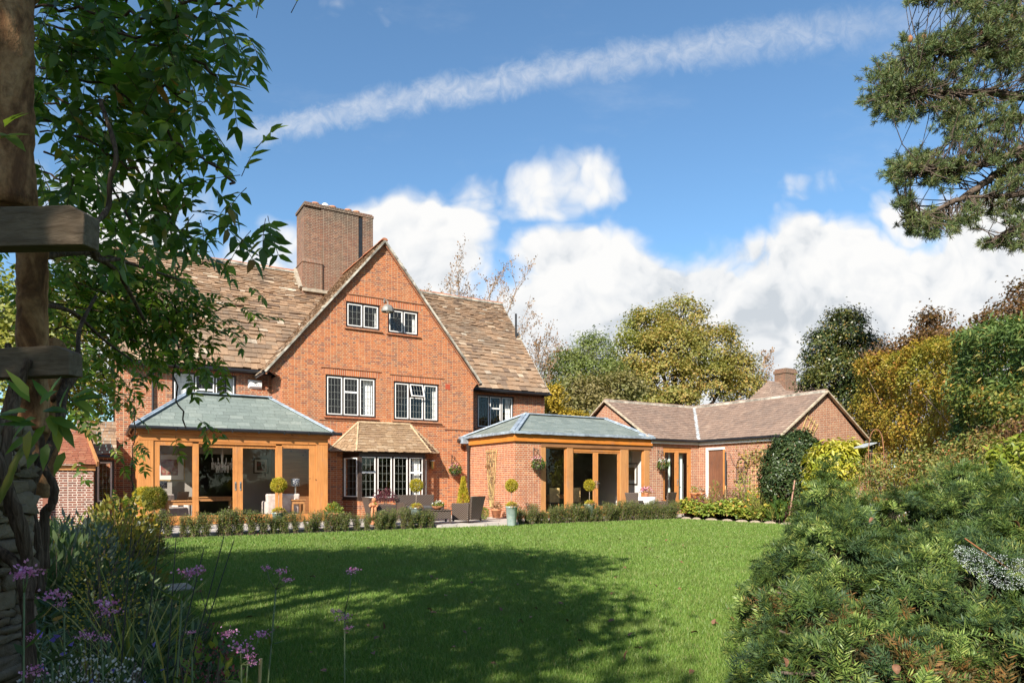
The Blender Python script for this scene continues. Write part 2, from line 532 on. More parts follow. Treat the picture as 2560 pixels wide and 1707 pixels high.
island_mat('stone_tile', [(0.0, (0.305, 0.194, 0.118)), (0.3, (0.390, 0.251, 0.154)), (0.55, (0.322, 0.215, 0.138)), (0.75, (0.186, 0.127, 0.090)), (0.93, (0.463, 0.333, 0.220)), (1.0, (0.610, 0.520, 0.407))],
           spot=(.40, .36, .29), big=0.62, bigcol=(0.125, .098, .075), bigscale=0.5, bump=0.7)
island_mat('bay_tile', [(0.0, (0.27, .175, .10)), (0.4, (0.36, .24, .14)), (0.75, (0.30, .20, .125)), (1.0, (0.45, .33, .21))],
           big=0.3, bigcol=(0.20, .12, .07), bump=0.7)
island_mat('clay_tile', [(0.0, (0.29, .20, .152)), (0.5, (0.345, .24, .182)), (0.85, (0.24, .168, .132)), (1.0, (0.40, .29, .22))],
           big=0.5, bigcol=(0.17, .13, .108), bigscale=0.8, bump=0.4)
island_mat('red_tile', [(0.0, (0.34, .13, .07)), (0.5, (0.28, .10, .06)), (1.0, (0.40, .18, .10))], bump=0.4)
island_mat('slate', [(0.0, (0.185, .215, .190)), (0.4, (0.21, .245, .215)), (0.75, (0.235, .27, .24)), (1.0, (0.28, .31, .27))], rough=0.55, bump=0.15, spec=0.4,
           big=0.25, bigcol=(0.16, .19, .18))
island_mat('ridge_tile', [(0.0, (0.50, .17, .075)), (0.5, (0.42, .15, .075)), (1.0, (0.36, .2, .12))], big=0.4, bigcol=(0.25, .17, .11))
pm('lead', (0.33, .39, .45), 0.5, 0.35, 4.0, metal=0.2, bump=0.3)
pm('verge_mortar', (0.40, .37, .31), 0.9, 0.65, 3.0, bump=0.4, stretch=(1, 1, 1))
wood_mat('oak', (0.56, .245, .075), (0.43, .17, .048), axis=2)
wood_mat('oak_beam', (0.52, .215, .06), (0.40, .15, .04), axis=0)
wood_mat('oak_weathered', (0.32, .155, .065), (0.22, .10, .045), axis=0)
wood_mat('oak_post', (0.50, .25, .095), (0.40, .18, .065), axis=2)
pm('brown_paint', (0.045, .028, .022), 0.4, 0.3, 5.0)
pm('white_paint', (0.80, .79, .76), 0.4, 0.06, 6.0)
pm('leading', (0.27, .285, .26), 0.5, 0.2, 6.0)
pm('gutter_black', (0.018, .018, .020), 0.35, 0.3, 6.0)
pm('pipe_brown', (0.035, .024, .020), 0.4, 0.3, 6.0)
pm('tile_sill', (0.30, .12, .06), 0.8, 0.3, 7.0, bump=0.3)
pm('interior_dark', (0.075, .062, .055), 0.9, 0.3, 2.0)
pm('interior_wall', (0.34, .31, .275), 0.9, 0.06, 2.0)
pm('interior_white', (0.72, .70, .66), 0.9, 0.05, 2.0)
pm('interior_floor', (0.16, .10, .06), 0.6, 0.3, 3.0)
pm('curtain', (0.74, .74, .72), 0.9, 0.15, 6.0, stretch=(8, 8, .4))
pm('curtain_green', (0.55, .66, .60), 0.9, 0.25, 6.0, stretch=(9, 9, .4))
pm('terracotta', (0.52, .21, .10), 0.85, 0.3, 8.0, bump=0.2)
pm('brass', (0.60, .40, .16), 0.35, 0.2, 8.0, metal=0.8)
pm('steel', (0.62, .62, .60), 0.3, 0.15, 8.0, metal=0.8)
pm('black_metal', (0.02, .02, .022), 0.5, 0.3, 8.0)
pm('white_plastic', (0.82, .82, .80), 0.4, 0.05, 5.0)
glass_mat('glass')
# ================================================================ BUILDINGS
rng = np.random.RandomState(7)

def tile_roof(name, mat, parent, O, U, Vd, vmax, course, span, wr, th, seed=1, jit=1.0, lap=0.25):
    """rows of separate overlapping tiles on a slope. O eave origin, U along, Vd up the slope; span(v)->[(u0,u1)..]"""
    r = np.random.RandomState(seed)
    O, U, Vd = Vector(O), Vector(U).normalized(), Vector(Vd).normalized()
    Nn = U.cross(Vd).normalized()
    if Nn.z < 0: Nn = -Nn
    mb = MB()
    v = 0.0
    while v < vmax - 0.02:
        h = course(v)
        h = min(h, vmax - v + 0.02)
        for (u0, u1) in span(v + h * .5):
            if u1 - u0 < .02: continue
            u = u0 - r.uniform(0, wr[1]) * .5
            while u < u1:
                w = r.uniform(*wr)
                a, b = max(u, u0), min(u + w, u1)
                if b - a > .03:
                    n0 = th * 1.7 + r.normal(0, th * .22) * jit
                    n1 = th * 0.75
                    va = v - r.normal(0, .012) * jit
                    vb = va + r.normal(0, .008) * jit
                    top = v + h * (1 + lap)
                    t2 = th * r.uniform(.8, 1.25)
                    dn = r.normal(0, .006) * jit
                    g_ = .004
                    P = [O + U * (a + g_) + Vd * va + Nn * (n0 - t2 + dn), O + U * (b - g_) + Vd * vb + Nn * (n0 - t2 - dn),
                         O + U * (b - g_) + Vd * top + Nn * (n1 - t2), O + U * (a + g_) + Vd * top + Nn * (n1 - t2),
                         O + U * (a + g_) + Vd * va + Nn * (n0 + dn), O + U * (b - g_) + Vd * vb + Nn * (n0 - dn),
                         O + U * (b - g_) + Vd * top + Nn * n1, O + U * (a + g_) + Vd * top + Nn * n1]
                    mb.hexa(P)
                u += w
        v += h
    return mb.build(name, mat, parent)

def window(root, loc, rz, Wd, Ht, nl, cols=3, rows=5, transoms=(), sill=True, open_top=None, curt=(), frame_w=.075, mull=.065, sill_ext=.08, name='window', cw=.034):
    """leaded casement window; local x along, y into the wall, z up"""
    mb = MB()
    lw = (Wd - 2 * frame_w - (nl - 1) * mull) / nl
    xs = [frame_w + i * (lw + mull) for i in range(nl)]
    mb.wall(rect(0, Wd, 0, Ht), [rect(x, x + lw, frame_w, Ht - frame_w) for x in xs], 'b', 0.0, 0.09)
    f = mb.build(name, M['brown_paint'], root)
    f.location = loc
    f.rotation_euler = (0, 0, rz)
    lead, pane, cur, curg = MB(), MB(), MB(), MB()
    def light(x0, x1, z0, z1, nr, tilt=False):
        c = MB().wall(rect(x0, x1, z0, z1), [rect(x0 + cw, x1 - cw, z0 + cw, z1 - cw)], 'b', -0.012, 0.055)
        gx0, gx1, gz0, gz1 = x0 + cw, x1 - cw, z0 + cw, z1 - cw
        o = c.build('casement', M['white_paint'], f)
        L, Pn = (MB(), MB()) if tilt else (lead, pane)
        for i in range(1, cols):
            x = gx0 + (gx1 - gx0) * i / cols
            L.box(x - .0038, x + .0038, .008, .018, gz0, gz1)
        for i in range(1, nr):
            z = gz0 + (gz1 - gz0) * i / nr
            L.box(gx0, gx1, .0075, .0185, z - .0038, z + .0038)
        Pn.add([(gx0, .024, gz0), (gx1, .024, gz0), (gx1, .024, gz1), (gx0, .024, gz1)], [(0, 1, 2, 3)])
        if tilt:
            for q, nm, mt in ((L, 'leading', 'leading'), (Pn, 'pane', 'glass')):
                q.build(nm, M[mt], f)
            for q in list(f.children)[-3:]:
                q.location = (0, 0, 0)
                # hinge at the top edge, bottom swung outwards
                q.matrix_local = Matrix.Translation((0, 0, z1)) @ Matrix.Rotation(-R(22), 4, 'X') @ Matrix.Translation((0, 0, -z1))
    for i, x in enumerate(xs):
        if i in transoms:
            zt = Ht - frame_w - (Ht - 2 * frame_w) * .38
            nr1 = max(2, round(rows * .38))
            light(x, x + lw, zt, Ht - frame_w, nr1, tilt=(open_top == i))
            light(x, x + lw, frame_w, zt, rows - nr1)
        else:
            light(x, x + lw, frame_w, Ht - frame_w, rows)
    lead.build('leading', M['leading'], f)
    pane.build('pane', M['glass'], f)
    for (x0, x1, kind) in curt:
        q = cur if kind == 'w' else curg
        n = 10
        for k in range(n):
            xa, xb = x0 + (x1 - x0) * k / n, x0 + (x1 - x0) * (k + 1) / n
            ya, yb = .16 + .03 * (k % 2), .16 + .03 * ((k + 1) % 2)
            q.add([(xa, ya, .02), (xb, yb, .02), (xb, yb, Ht - .02), (xa, ya, Ht - .02)], [(0, 1, 2, 3)])
    if cur.v: cur.build('curtain', M['curtain'], f)
    if curg.v: curg.build('curtain', M['curtain_green'], f)
    if sill:
        MB().hexa([(-sill_ext, -.13, -.075), (Wd + sill_ext, -.13, -.075), (Wd + sill_ext, .10, -.055), (-sill_ext, .10, -.055),
                   (-sill_ext, -.13, -.045), (Wd + sill_ext, -.13, -.045), (Wd + sill_ext, .10, -.002), (-sill_ext, .10, -.002)]).build('sill', M['tile_sill'], f)
    return f

# ---------------------------------------------------------------- main house
house = empty('brick_house', P0, TH, 'tall old red brick house with a steep front gable, stone tile roof and big chimney', 'house')
HL = -5.30          # left end
HR = 12.95          # right end
EZ = 5.80           # eaves height
RB, RZ = 6.2, 11.15  # ridge
RS = 1.92           # recess of the wings behind the gable front
GA, GZ = 3.94, 11.08  # gable apex
GS = 1.215          # gable slope
W_F1 = rect(1.606, 3.63, 4.03, 5.62)
W_F2 = rect(4.36, 6.37, 4.00, 5.57)
W_A1 = rect(2.40, 3.785, 7.525, 8.53)
W_A2 = rect(4.118, 5.45, 7.49, 8.49)
bayop = rect(2.45, 5.65, 0.80, 2.52)
mb = MB().wall([(0, 0), (7.976, 0), (7.976, 5.50), (8.16, 5.74), (GA, GZ - .12), (-.44, 5.62), (-.10, 5.40), (0, 5.28)], [W_F1, W_F2, W_A1, W_A2, bayop], 'b', 0.0, 0.30)
mb.build('gable_wall', M['old_brick'], house)
WL = rect(-3.52, -1.30, 4.02, 5.58)
WRt = rect(9.195, 11.19, 4.01, 5.568)
OD = rect(-2.85, -1.15, 0.10, 2.60)
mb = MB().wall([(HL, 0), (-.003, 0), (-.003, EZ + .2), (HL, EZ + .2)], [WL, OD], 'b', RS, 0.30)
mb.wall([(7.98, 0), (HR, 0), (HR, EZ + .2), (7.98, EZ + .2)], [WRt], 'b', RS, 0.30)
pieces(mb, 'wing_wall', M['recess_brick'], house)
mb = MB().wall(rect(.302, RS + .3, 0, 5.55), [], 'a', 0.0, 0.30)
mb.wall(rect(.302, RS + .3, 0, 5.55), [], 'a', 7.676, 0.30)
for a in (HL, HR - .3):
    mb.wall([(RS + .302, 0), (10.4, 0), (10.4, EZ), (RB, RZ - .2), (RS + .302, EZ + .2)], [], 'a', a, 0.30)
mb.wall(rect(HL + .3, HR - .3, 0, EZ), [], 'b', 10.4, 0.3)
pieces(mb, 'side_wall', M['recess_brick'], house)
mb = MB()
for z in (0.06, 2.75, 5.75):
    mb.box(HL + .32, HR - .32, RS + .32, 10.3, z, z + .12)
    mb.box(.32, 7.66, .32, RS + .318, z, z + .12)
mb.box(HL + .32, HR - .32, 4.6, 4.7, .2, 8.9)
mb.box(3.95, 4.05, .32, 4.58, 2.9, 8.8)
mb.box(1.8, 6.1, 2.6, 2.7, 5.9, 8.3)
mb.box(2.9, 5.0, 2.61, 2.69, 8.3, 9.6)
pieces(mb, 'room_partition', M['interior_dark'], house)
# lintels, string courses, vent
mb = MB()
for (u0, u1, z) in ((1.50, 3.74, 5.62), (4.25, 6.48, 5.57), (2.30, 3.87, 8.53), (4.03, 5.56, 8.49)):
    mb.box(u0, u1, -.004, .02, z, z + .24)
for (u0, u1, z) in ((-3.62, -1.20, 5.58), (9.10, 11.30, 5.568)):
    mb.box(u0, u1, RS - .004, RS + .02, z, z + .225)
pieces(mb, 'soldier_lintel', M['old_soldier'], house)
mb = MB()
for (u0, u1, z) in ((1.42, 3.83, 5.862), (4.17, 6.58, 5.812), (2.20, 5.72, 8.80), (1.35, 3.90, 3.86), (4.2, 6.6, 3.83), (6.6, 7.9, 3.70)):
    mb.box(u0, u1, -.035, .02, z, z + .028)
pieces(mb, 'tile_creasing', M['tile_sill'], house)
MB().box(6.66, 6.87, -.008, .02, 5.40, 5.62).build('air_vent', pm('vent_red', (0.42, .07, .03), .8, .25, 40.0), house)
# windows
window(house, (1.606, .06, 4.03), 0, 2.024, 1.59, 3, 4, 5, (1,), curt=((1.55, 1.92, 'w'),))
window(house, (4.36, .06, 4.00), 0, 2.01, 1.57, 3, 4, 5, (1,), open_top=1, curt=((1.78, 1.95, 'w'),))
window(house, (2.40, .06, 7.525), 0, 1.385, 1.005, 2, 3, 3, curt=((1.22, 1.33, 'w'),))
window(house, (4.118, .06, 7.49), 0, 1.332, 1.0, 2, 3, 3, curt=((1.12, 1.3, 'w'),))
window(house, (-3.52, RS + .06, 4.02), 0, 2.22, 1.56, 3, 3, 5, (1,), curt=((.05, .75, 'w'), (1.9, 2.15, 'w')))
window(house, (9.195, RS + .06, 4.01), 0, 1.995, 1.558, 3, 3, 5, (1,), curt=((1.62, 1.92, 'w'),))
# bay window
plan = [(2.256, 0.0), (2.67, -.75), (5.39, -.75), (5.80, 0.0)]
mb = MB().wall(plan, [], 'z', 0.0, 0.79)
mb.build('bay_plinth', M['old_brick'], house)
mb = MB()
mb.wall(plan, [], 'z', 2.50, 0.12)
mb.wall([(2.22, 0), (2.645, -.79), (5.415, -.79), (5.84, 0)], [], 'z', 0.79, 0.05)
mb.box(2.655, 2.775, -.765, -.64, .84, 2.5)
mb.box(5.29, 5.405, -.765, -.64, .84, 2.5)
pieces(mb, 'bay_frame', M['brown_paint'], house)
window(house, (2.70, -.735, .84), 0, 2.66, 1.67, 4, 3, 5, (0, 3), sill=False, mull=.085, curt=((2.2, 2.55, 'w'), (.02, .12, 'w')), frame_w=.05)
sa = math.atan2(.75, -.414)
sl_ = math.hypot(.414, .75)
window(house, (2.256, 0, .84), math.atan2(-.75, .414), sl_, 1.67, 1, 3, 5, sill=False, frame_w=.09, curt=((.55, .72, 'w'),))
window(house, (5.39, -.75, .84), math.atan2(.75, .41), sl_, 1.67, 1, 3, 5, sill=False, frame_w=.09)
# bay roof
eL, eR, wL, wR = Vector((2.50, -.98, 2.64)), Vector((5.56, -.98, 2.64)), Vector((1.71, .02, 2.66)), Vector((6.33, .02, 2.66))
tL, tR = Vector((2.89, 0.02, 3.80)), Vector((5.06, 0.02, 3.80))
MB().add([eL, eR, tR, tL, wL, wR], [(0, 1, 2, 3), (4, 0, 3), (1, 5, 2), (4, 5, 1, 0)]).build('bay_roof_deck', M['brown_paint'], house)
vlen = math.hypot(1.0, 1.16)
def sp_front(v):
    t = v / vlen
    return [(0 + (tL.x - eL.x) * t - .03, (eR.x - eL.x) + (tR.x - eR.x) * t + .03)]
tile_roof('bay_roof_tiles', M['bay_tile'], house, eL, (1, 0, 0), (0, 1.0, 1.16), vlen, lambda v: .17 - .07 * v / vlen, sp_front, (.14, .28), .026, 31)
for e0, e1, tp, sd in ((wL, eL, tL, 32), (eR, wR, tR, 33)):
    U = (e1 - e0)
    ln = U.length
    U = U.normalized()
    q = tp - e0
    Vp = q - U * q.dot(U)
    vl = Vp.length
    ua = q.dot(U)
    tile_roof('bay_roof_tiles', M['bay_tile'], house, e0, U, Vp, vl, lambda v: .17 - .07 * v / 1.5,
              lambda v, ua=ua, ln=ln, vl=vl: [(ua * v / vl - .02, ln + (ua - ln) * v / vl + .02)], (.14, .26), .026, sd)
mb = MB()
mb.tube([eL + Vector((0, 0, .03)), tL + Vector((0, -.03, .03))], .035, 6)
mb.tube([eR + Vector((0, 0, .03)), tR + Vector((0, -.03, .03))], .035, 6)
mb.tube([wL + Vector((0, -.03, .05)), tL + Vector((0, -.03, .04))], .05, 6)
mb.tube([wR + Vector((0, -.03, .05)), tR + Vector((0, -.03, .04))], .05, 6)
mb.tube([tL + Vector((0, -.04, .04)), tR + Vector((0, -.04, .04))], .05, 6)
mb.build('bay_roof_flashing', pm('sand_mortar', (.50, .36, .22), .9, .3, 6.0, bump=.3), house)
# main roof
vdir = Vector((0, RB - 1.57, RZ - EZ))
VL = vdir.length
vn = vdir / VL
def zof(v): return EZ + v * vn.z
def aL(z): return GA - (GZ - z) / GS
def aR(z): return GA + (GZ - z) / GS
def sp_main(v):
    z = zof(v)
    if z > GZ - .1: return [(HL - .08, HR + .04)]
    return [(HL - .08, aL(z) + .12), (aR(z) - .12, HR + .04)]
def course(v):
    return .34 - .215 * min(1, v / 5.2)
tile_roof('roof_tiles', M['stone_tile'], house, (0, 1.57, EZ), (1, 0, 0), vdir, VL, course, sp_main, (.19, .46), .046, 11, jit=1.3)
mb = MB()
for (u0, u1, z0) in ((HL - .02, HR, 0),):
    mb.add([(u0, 1.60, EZ - .03), (u1, 1.60, EZ - .03), (u1, RB, RZ - .05), (u0, RB, RZ - .05), (u0, 10.75, EZ - .03), (u1, 10.75, EZ - .03)], [(0, 1, 2, 3), (3, 2, 5, 4)])
mb.add([(-.58, -.12, 5.55), (GA, -.12, GZ - .04), (GA, RB, GZ - .04), (-.58, RB, 5.55), (8.26, -.12, 5.77), (8.26, RB, 5.77)], [(0, 1, 2, 3), (1, 4, 5, 2)])
mb.build('roof_deck', M['brown_paint'], house, fixn=False)
# back slope, plain
tile_roof('roof_tiles', M['stone_tile'], house, (0, 10.8, EZ), (1, 0, 0), (0, RB - 10.8, RZ - EZ), math.hypot(RB - 10.8, RZ - EZ), lambda v: .3, lambda v: [(HL - .08, HR + .04)], (.3, .6), .028, 12)
# gable roof slopes
gl = Vector((GA + .62, 0, GZ - 5.55))
gr_ = Vector((GA - 8.27, 0, GZ - 5.79))
def sp_g(z0, zz):
    def f(v):
        z = z0 + v * zz
        return [(0.0, max(2.1, 1.57 + (z - EZ) * (RB - 1.57) / (RZ - EZ) + .25) + .15)]
    return f
tile_roof('gable_roof_tiles', M['stone_tile'], house, (-.62, -.15, 5.55), (0, 1, 0), gl, gl.length, course, sp_g(5.55, gl.normalized().z), (.17, .40), .042, 13, jit=1.3)
tile_roof('gable_roof_tiles', M['stone_tile'], house, (8.27, -.15, 5.79), (0, 1, 0), gr_, gr_.length, course, sp_g(5.79, gr_.normalized().z), (.17, .40), .042, 14, jit=1.3)
mb = MB()
for (p, q) in (((-.64, -.135, 5.52), (GA, -.135, GZ + .01)), ((8.29, -.135, 5.76), (GA, -.135, GZ + .01))):
    p, q = Vector(p), Vector(q)
    n = 26
    for i in range(n):
        s0, s1 = p.lerp(q, i / n), p.lerp(q, (i + 1.02) / n)
        mb.bar(s0, s1, .07, .085 + rng.uniform(-.025, .03), up=(0, 1, 0))
mb.build('verge', M['verge_mortar'], house)
mb = MB()
for p, q in (((-.60, -.06, 5.44), (GA, -.06, GZ - .085)), ((8.22, -.06, 5.68), (GA, -.06, GZ - .085))):
    mb.bar(p, q, .05, .05, up=(0, 1, 0))
pieces(mb, 'verge_undercloak', M['tile_sill'], house)
# right end verge + ridge
mb = MB()
for a in (HR + .05, HL - .09):
    p, q = Vector((a, 1.57, EZ + .0)), Vector((a, RB, RZ + .02))
    for i in range(24):
        mb.bar(p.lerp(q, i / 24), p.lerp(q, (i + 1.02) / 24), .07, .09 + rng.uniform(-.02, .02), up=(1, 0, 0))
mb.build('verge', M['verge_mortar'], house)
def ridge(parent, p, q, rad=.13, L=.45, mat='ridge_tile', name='ridge_tiles', bed=True):
    p, q = Vector(p), Vector(q)
    D = (q - p)
    n = max(1, int(D.length / L))
    mb = MB()
    t = D.normalized()
    sd = t.cross(Vector((0, 0, 1))).normalized()
    for i in range(n):
        a, b = p.lerp(q, i / n), p.lerp(q, (i + .985) / n)
        o = len(mb.v)
        h = rng.uniform(-.012, .012)
        for pt in (a, b):
            for k in range(7):
                an = math.pi * k / 6
                mb.v.append(tuple(pt + sd * math.cos(an) * rad + Vector((0, 0, math.sin(an) * rad * .75 + h))))
        for k in range(6):
            mb.f.append((o + k, o + k + 1, o + 8 + k, o + 7 + k))
        mb.f.append(tuple(o + k for k in range(7)))
        mb.f.append(tuple(o + 7 + k for k in range(7))[::-1])
    r = mb.build(name, M[mat], parent)
    if bed:
        MB().bar(p - Vector((0, 0, .02)), q - Vector((0, 0, .02)), rad * 2.1, .09).build('ridge_mortar', M['verge_mortar'], parent)
    return r
ridge(house, (HL - .1, RB, RZ + .05), (HR + .05, RB, RZ + .05))
ridge(house, (GA, -.12, GZ + .05), (GA, RB - .1, GZ + .05), bed=False)
# gutters
mb = MB()
mb.tube([(HL, 1.50, EZ - .06), (-.5, 1.50, EZ - .06)], .06, 8)
mb.tube([(8.35, 1.50, EZ - .06), (HR + .1, 1.50, EZ - .06)], .06, 8)
mb.tube([(-.66, .1, 5.50), (-.66, 1.5, 5.52)], .05, 8)
mb.tube([(8.34, -.05, 5.72), (8.34, 1.5, 5.72)], .05, 8)
mb.box(HL, 0, 1.60, RS, EZ - .12, EZ - .06)
mb.box(7.98, HR, 1.60, RS, EZ - .12, EZ - .06)
mb.tube([(-4.15, RS - .07, 5.68), (-4.15, RS - .07, 3.3)], .04, 8)
pieces(mb, 'gutter', M['gutter_black'], house)
# chimney
CB = 5.2
mb = MB()
mb.box(2.10, 5.28, CB, CB + 1.42, 8.0, 13.98)
mb.box(1.98, 2.88, CB - .13, CB + 1.50, 8.0, 11.40)
mb.hexa([(1.95, CB - .16, 11.405), (2.91, CB - .16, 11.405), (2.91, CB + 1.52, 11.405), (1.95, CB + 1.52, 11.405), (2.10, CB - .002, 11.62), (2.85, CB - .002, 11.62), (2.85, CB + 1.42, 11.62), (2.10, CB + 1.42, 11.62)])
mb.box(2.85, 4.60, CB - .05, CB - .002, 8.0, 13.98)
mb.box(4.80, 5.30, CB - .07, CB + .5, 8.0, 13.98)
mb.box(2.05, 5.33, CB - .09, CB + 1.47, 13.985, 14.10)
mb.box(2.10, 5.28, CB - .04, CB + 1.42, 14.103, 14.17)
ch = mb.build('chimney', M['chimney_brick'], house)
MB().box(4.62, 4.79, CB - .045, CB - .004, 9, 13.9).build('chimney_shade_strip', M['gutter_black'], ch)  # black strip fills the slot: its shade put into the colour
for i, x in enumerate((2.75, 3.55, 4.30, 4.7)):
    MB().lathe([(.16, 0), (.17, .05), (.15, .08), (.14, .20), (.17, .23), (.17, .28), (.12, .28)], 14, (x, CB + .6, 14.15)).build('chimney_pot', M['terracotta'], ch, True)
MB().lathe([(.10, 0), (.10, .14), (.19, .15), (.18, .25), (.10, .33), (.02, .36)], 14, (3.2, CB + .55, 14.15)).build('chimney_cowl', M['white_plastic'], ch, True)
mb = MB()
mb.bar((1.93, CB - .1, 10.22), (1.93, CB + 1.0, 11.32), .16, .16)
mb.bar((1.98, CB - .18, 10.14), (4.6, CB - .16, 10.16), .12, .14)
mb.build('chimney_flashing', pm('old_mortar', (.36, .31, .24), .9, .3, 5.0, bump=.4), ch)
MB().tube([(4.9, 4.0, 9.8), (4.9, 4.0, 11.30)], .06, 8).tube([(4.9, 4.0, 11.31), (4.9, 4.0, 11.40)], .09, 8).build('soil_vent', M['black_metal'], house)
MB().tube([(12.75, 4.3, 8.3), (12.75, 4.3, 10.25)], .055, 8).build('flue_pipe', M['black_metal'], house)
# low lean-to at the left end
mb = MB().wall(rect(-6.35, HL - .01, 0, 2.5), [rect(-5.94, -5.36, .74, 2.26)], 'b', 1.42, .25)
mb.wall(rect(1.672, 4.0, 0, 2.5), [rect(1.75, 2.3, .74, 2.26)], 'a', -6.35, .25)
mb.box(-6.08, HL - .02, 3.0, 3.1, 0, 2.5)
mb.build('lean_to_wall', M['recess_brick'], house)
window(house, (-5.94, 1.45, .74), 0, .58, 1.52, 1, 3, 6, sill=True, frame_w=.07, sill_ext=.02, cw=.055)
window(house, (-6.33, 2.3, .74), -R(90), .55, 1.52, 1, 3, 6, sill=False, frame_w=.08)
tile_roof('lean_to_tiles', M['stone_tile'], house, (-6.5, 1.2, 2.42), (1, 0, 0), (0, 1.6, 1.25), 2.0, lambda v: .2, lambda v: [(0, 1.21)], (.15, .3), .022, 41)
MB().tube([(-6.5, 1.16, 2.38), (-5.28, 1.16, 2.38)], .045, 8).build('gutter', M['gutter_black'], house)

# things fixed to the house
o = empty('alarm_box', H(-.62, RS - .07, 5.30), TH, 'white alarm box with a black winged emblem under the left eaves', 'alarm box')
mb = MB().hexa([(-.26, .07, -.17), (.26, .07, -.17), (.26, .07, .17), (-.26, .07, .17), (-.20, -.05, -.10), (.24, -.05, -.10), (.24, -.05, .13), (-.20, -.05, .13)])
mb.f = [(0, 3, 2, 1), (4, 5, 6, 7), (0, 1, 5, 4), (1, 2, 6, 5), (2, 3, 7, 6), (3, 0, 4, 7)]
mb.build('case', M['white_plastic'], o, bevel=.008)
wing = [(-.115, .045), (-.07, .068), (-.045, .055), (-.03, .062), (-.012, .05), (.0, .058), (.012, .05), (.028, .066), (.05, .06), (.10, .036), (.055, .035), (.03, .018), (.0, -.005), (-.03, .018), (-.06, .04)]
mb = MB().wall(wing, [], 'b', -.053, .002)
for x0, x1, z0, z1 in ((-.045, -.028, -.052, -.018), (.012, .045, -.045, -.028), (.03, .055, -.052, -.036), (.075, .12, -.05, -.034), (.10, .135, -.058, -.046)):
    mb.box(x0, x1, -.053, -.051, z0, z1)
mb.build('emblem', M['black_metal'], o)
o = empty('wall_lamp', H(3.95, -.0, 8.36), TH, 'grey ribbed metal lamp on a bracket between the two attic windows', 'wall lamp')
mb = MB()
n = 16
prof = [(.24, -.16), (.25, -.13), (.22, .0), (.15, .10), (.05, .13)]
for (r0, z0), (r1, z1) in zip(prof[:-1], prof[1:]):
    for k in range(n):
        a0, a1 = 2 * math.pi * k / n, 2 * math.pi * (k + 1) / n
        w0 = 1 + .05 * (k % 2)
        w1 = 1 + .05 * ((k + 1) % 2)
        mb.add([(r0 * w0 * math.cos(a0), -.42 + r0 * w0 * math.sin(a0) * .9, z0), (r0 * w1 * math.cos(a1), -.42 + r0 * w1 * math.sin(a1) * .9, z0),
                (r1 * w1 * math.cos(a1), -.42 + r1 * w1 * math.sin(a1) * .9, z1), (r1 * w0 * math.cos(a0), -.42 + r1 * w0 * math.sin(a0) * .9, z1)], [(0, 1, 2, 3)])
mb.build('shade', pm('zinc', (.24, .235, .215), .6, .3, 8.0, metal=.3), o, fixn=False)
MB().tube([(0, 0, .40), (0, -.2, .38), (0, -.40, .28), (0, -.42, .12)], .016, 6).tube([(0, -.01, .30), (0, -.01, .50)], .03, 6).build('bracket', M['zinc'], o)
MB().ball((0, -.42, -.10), .09, 10, 6).build('bulb', M['white_plastic'], o, True)
o = empty('wall_lantern', H(6.0, 0, 2.22), TH, 'small brass wall lantern beside the bay window', 'lantern')
MB().lathe([(.03, -.20), (.075, -.18), (.085, .12), (.10, .13), (.09, .17), (.03, .21)], 8, (0, -.14, 0)).build('cage', M['brass'], o)
MB().tube([(0, 0, .05), (0, -.06, .16), (0, -.14, .22)], .015, 6).box(-.04, .04, -.02, 0, -.08, .12).build('bracket', M['black_metal'], o)
MB().lathe([(.11, .135), (.10, .165), (.02, .20)], 10, (0, -.14, 0)).build('cap', M['white_plastic'], o, True)

# ---------------------------------------------------------------- oak garden room on the left (orangery)
oak = empty('oak_conservatory', P0, TH, 'oak framed garden room with sliding glass doors and green slate hipped roof', 'conservatory')
OB = -1.80
OL, OR = -4.74, 1.18
mb = MB()
mb.box(OL, -4.33, OB, OB + .22, .12, 2.80)
mb.box(.77, OR, OB, OB + .22, .12, 2.80)
pieces(mb, 'corner_post', M['oak'], oak, bevel=.008)
mb = MB()
mb.box(-3.205, -3.03, OB - .012, OB + .16, .12, 2.74)
mb.box(-.605, -.40, OB - .012, OB + .16, .12, 2.74)
pieces(mb, 'oak_mullion', M['oak'], oak, bevel=.006)
mb = MB()
mb.box(OL - .003, OR + .003, OB - .003, OB + .225, 2.803, 3.02)
mb.box(OL - .06, OR + .06, OB - .06, OB + .2, 3.023, 3.10)
mb.box(OL - .11, OR + .11, OB - .11, OB + .15, 3.103, 3.17)
mb.box(OL - .003, OL + .22, OB + .228, RS, 2.803, 3.02)
mb.box(OL - .06, OL + .15, OB + .203, RS, 3.023, 3.10)
mb.box(OL - .11, OL + .1, OB + .153, RS, 3.103, 3.17)
mb.box(OR - .22, OR + .003, OB + .228, 0, 2.803, 3.17)
pieces(mb, 'oak_beam', M['oak_beam'], oak, bevel=.006)
mb = MB()
mb.box(-3.027, -.608, OB + .01, OB + .14, 2.74, 2.80)
mb.box(-4.327, -3.208, OB + .006, OB + .16, .12, .20)
mb.box(-3.027, -.608, OB + .006, OB + .16, .12, .20)
mb.box(-.397, .767, OB + .006, OB + .16, .12, .20)
pieces(mb, 'oak_sill', M['oak_beam'], oak)
def glazed(a0, a1, z0, z1, b, l=.15, r=.15, t=.14, bt=.18, nm='fixed_light', th=.07, ax='b'):
    f = MB().wall(rect(a0, a1, z0, z1), [rect(a0 + l, a1 - r, z0 + bt, z1 - t)], ax, b, th).build(nm, M['oak'], oak, bevel=.004)
    w = b + th * .5
    P = [(a0 + l, w, z0 + bt), (a1 - r, w, z0 + bt), (a1 - r, w, z1 - t), (a0 + l, w, z1 - t)]
    if ax == 'a': P = [(q[1], q[0], q[2]) for q in P]
    MB().add(P, [(0, 1, 2, 3)]).build('pane', M['glass'], f)
    return f
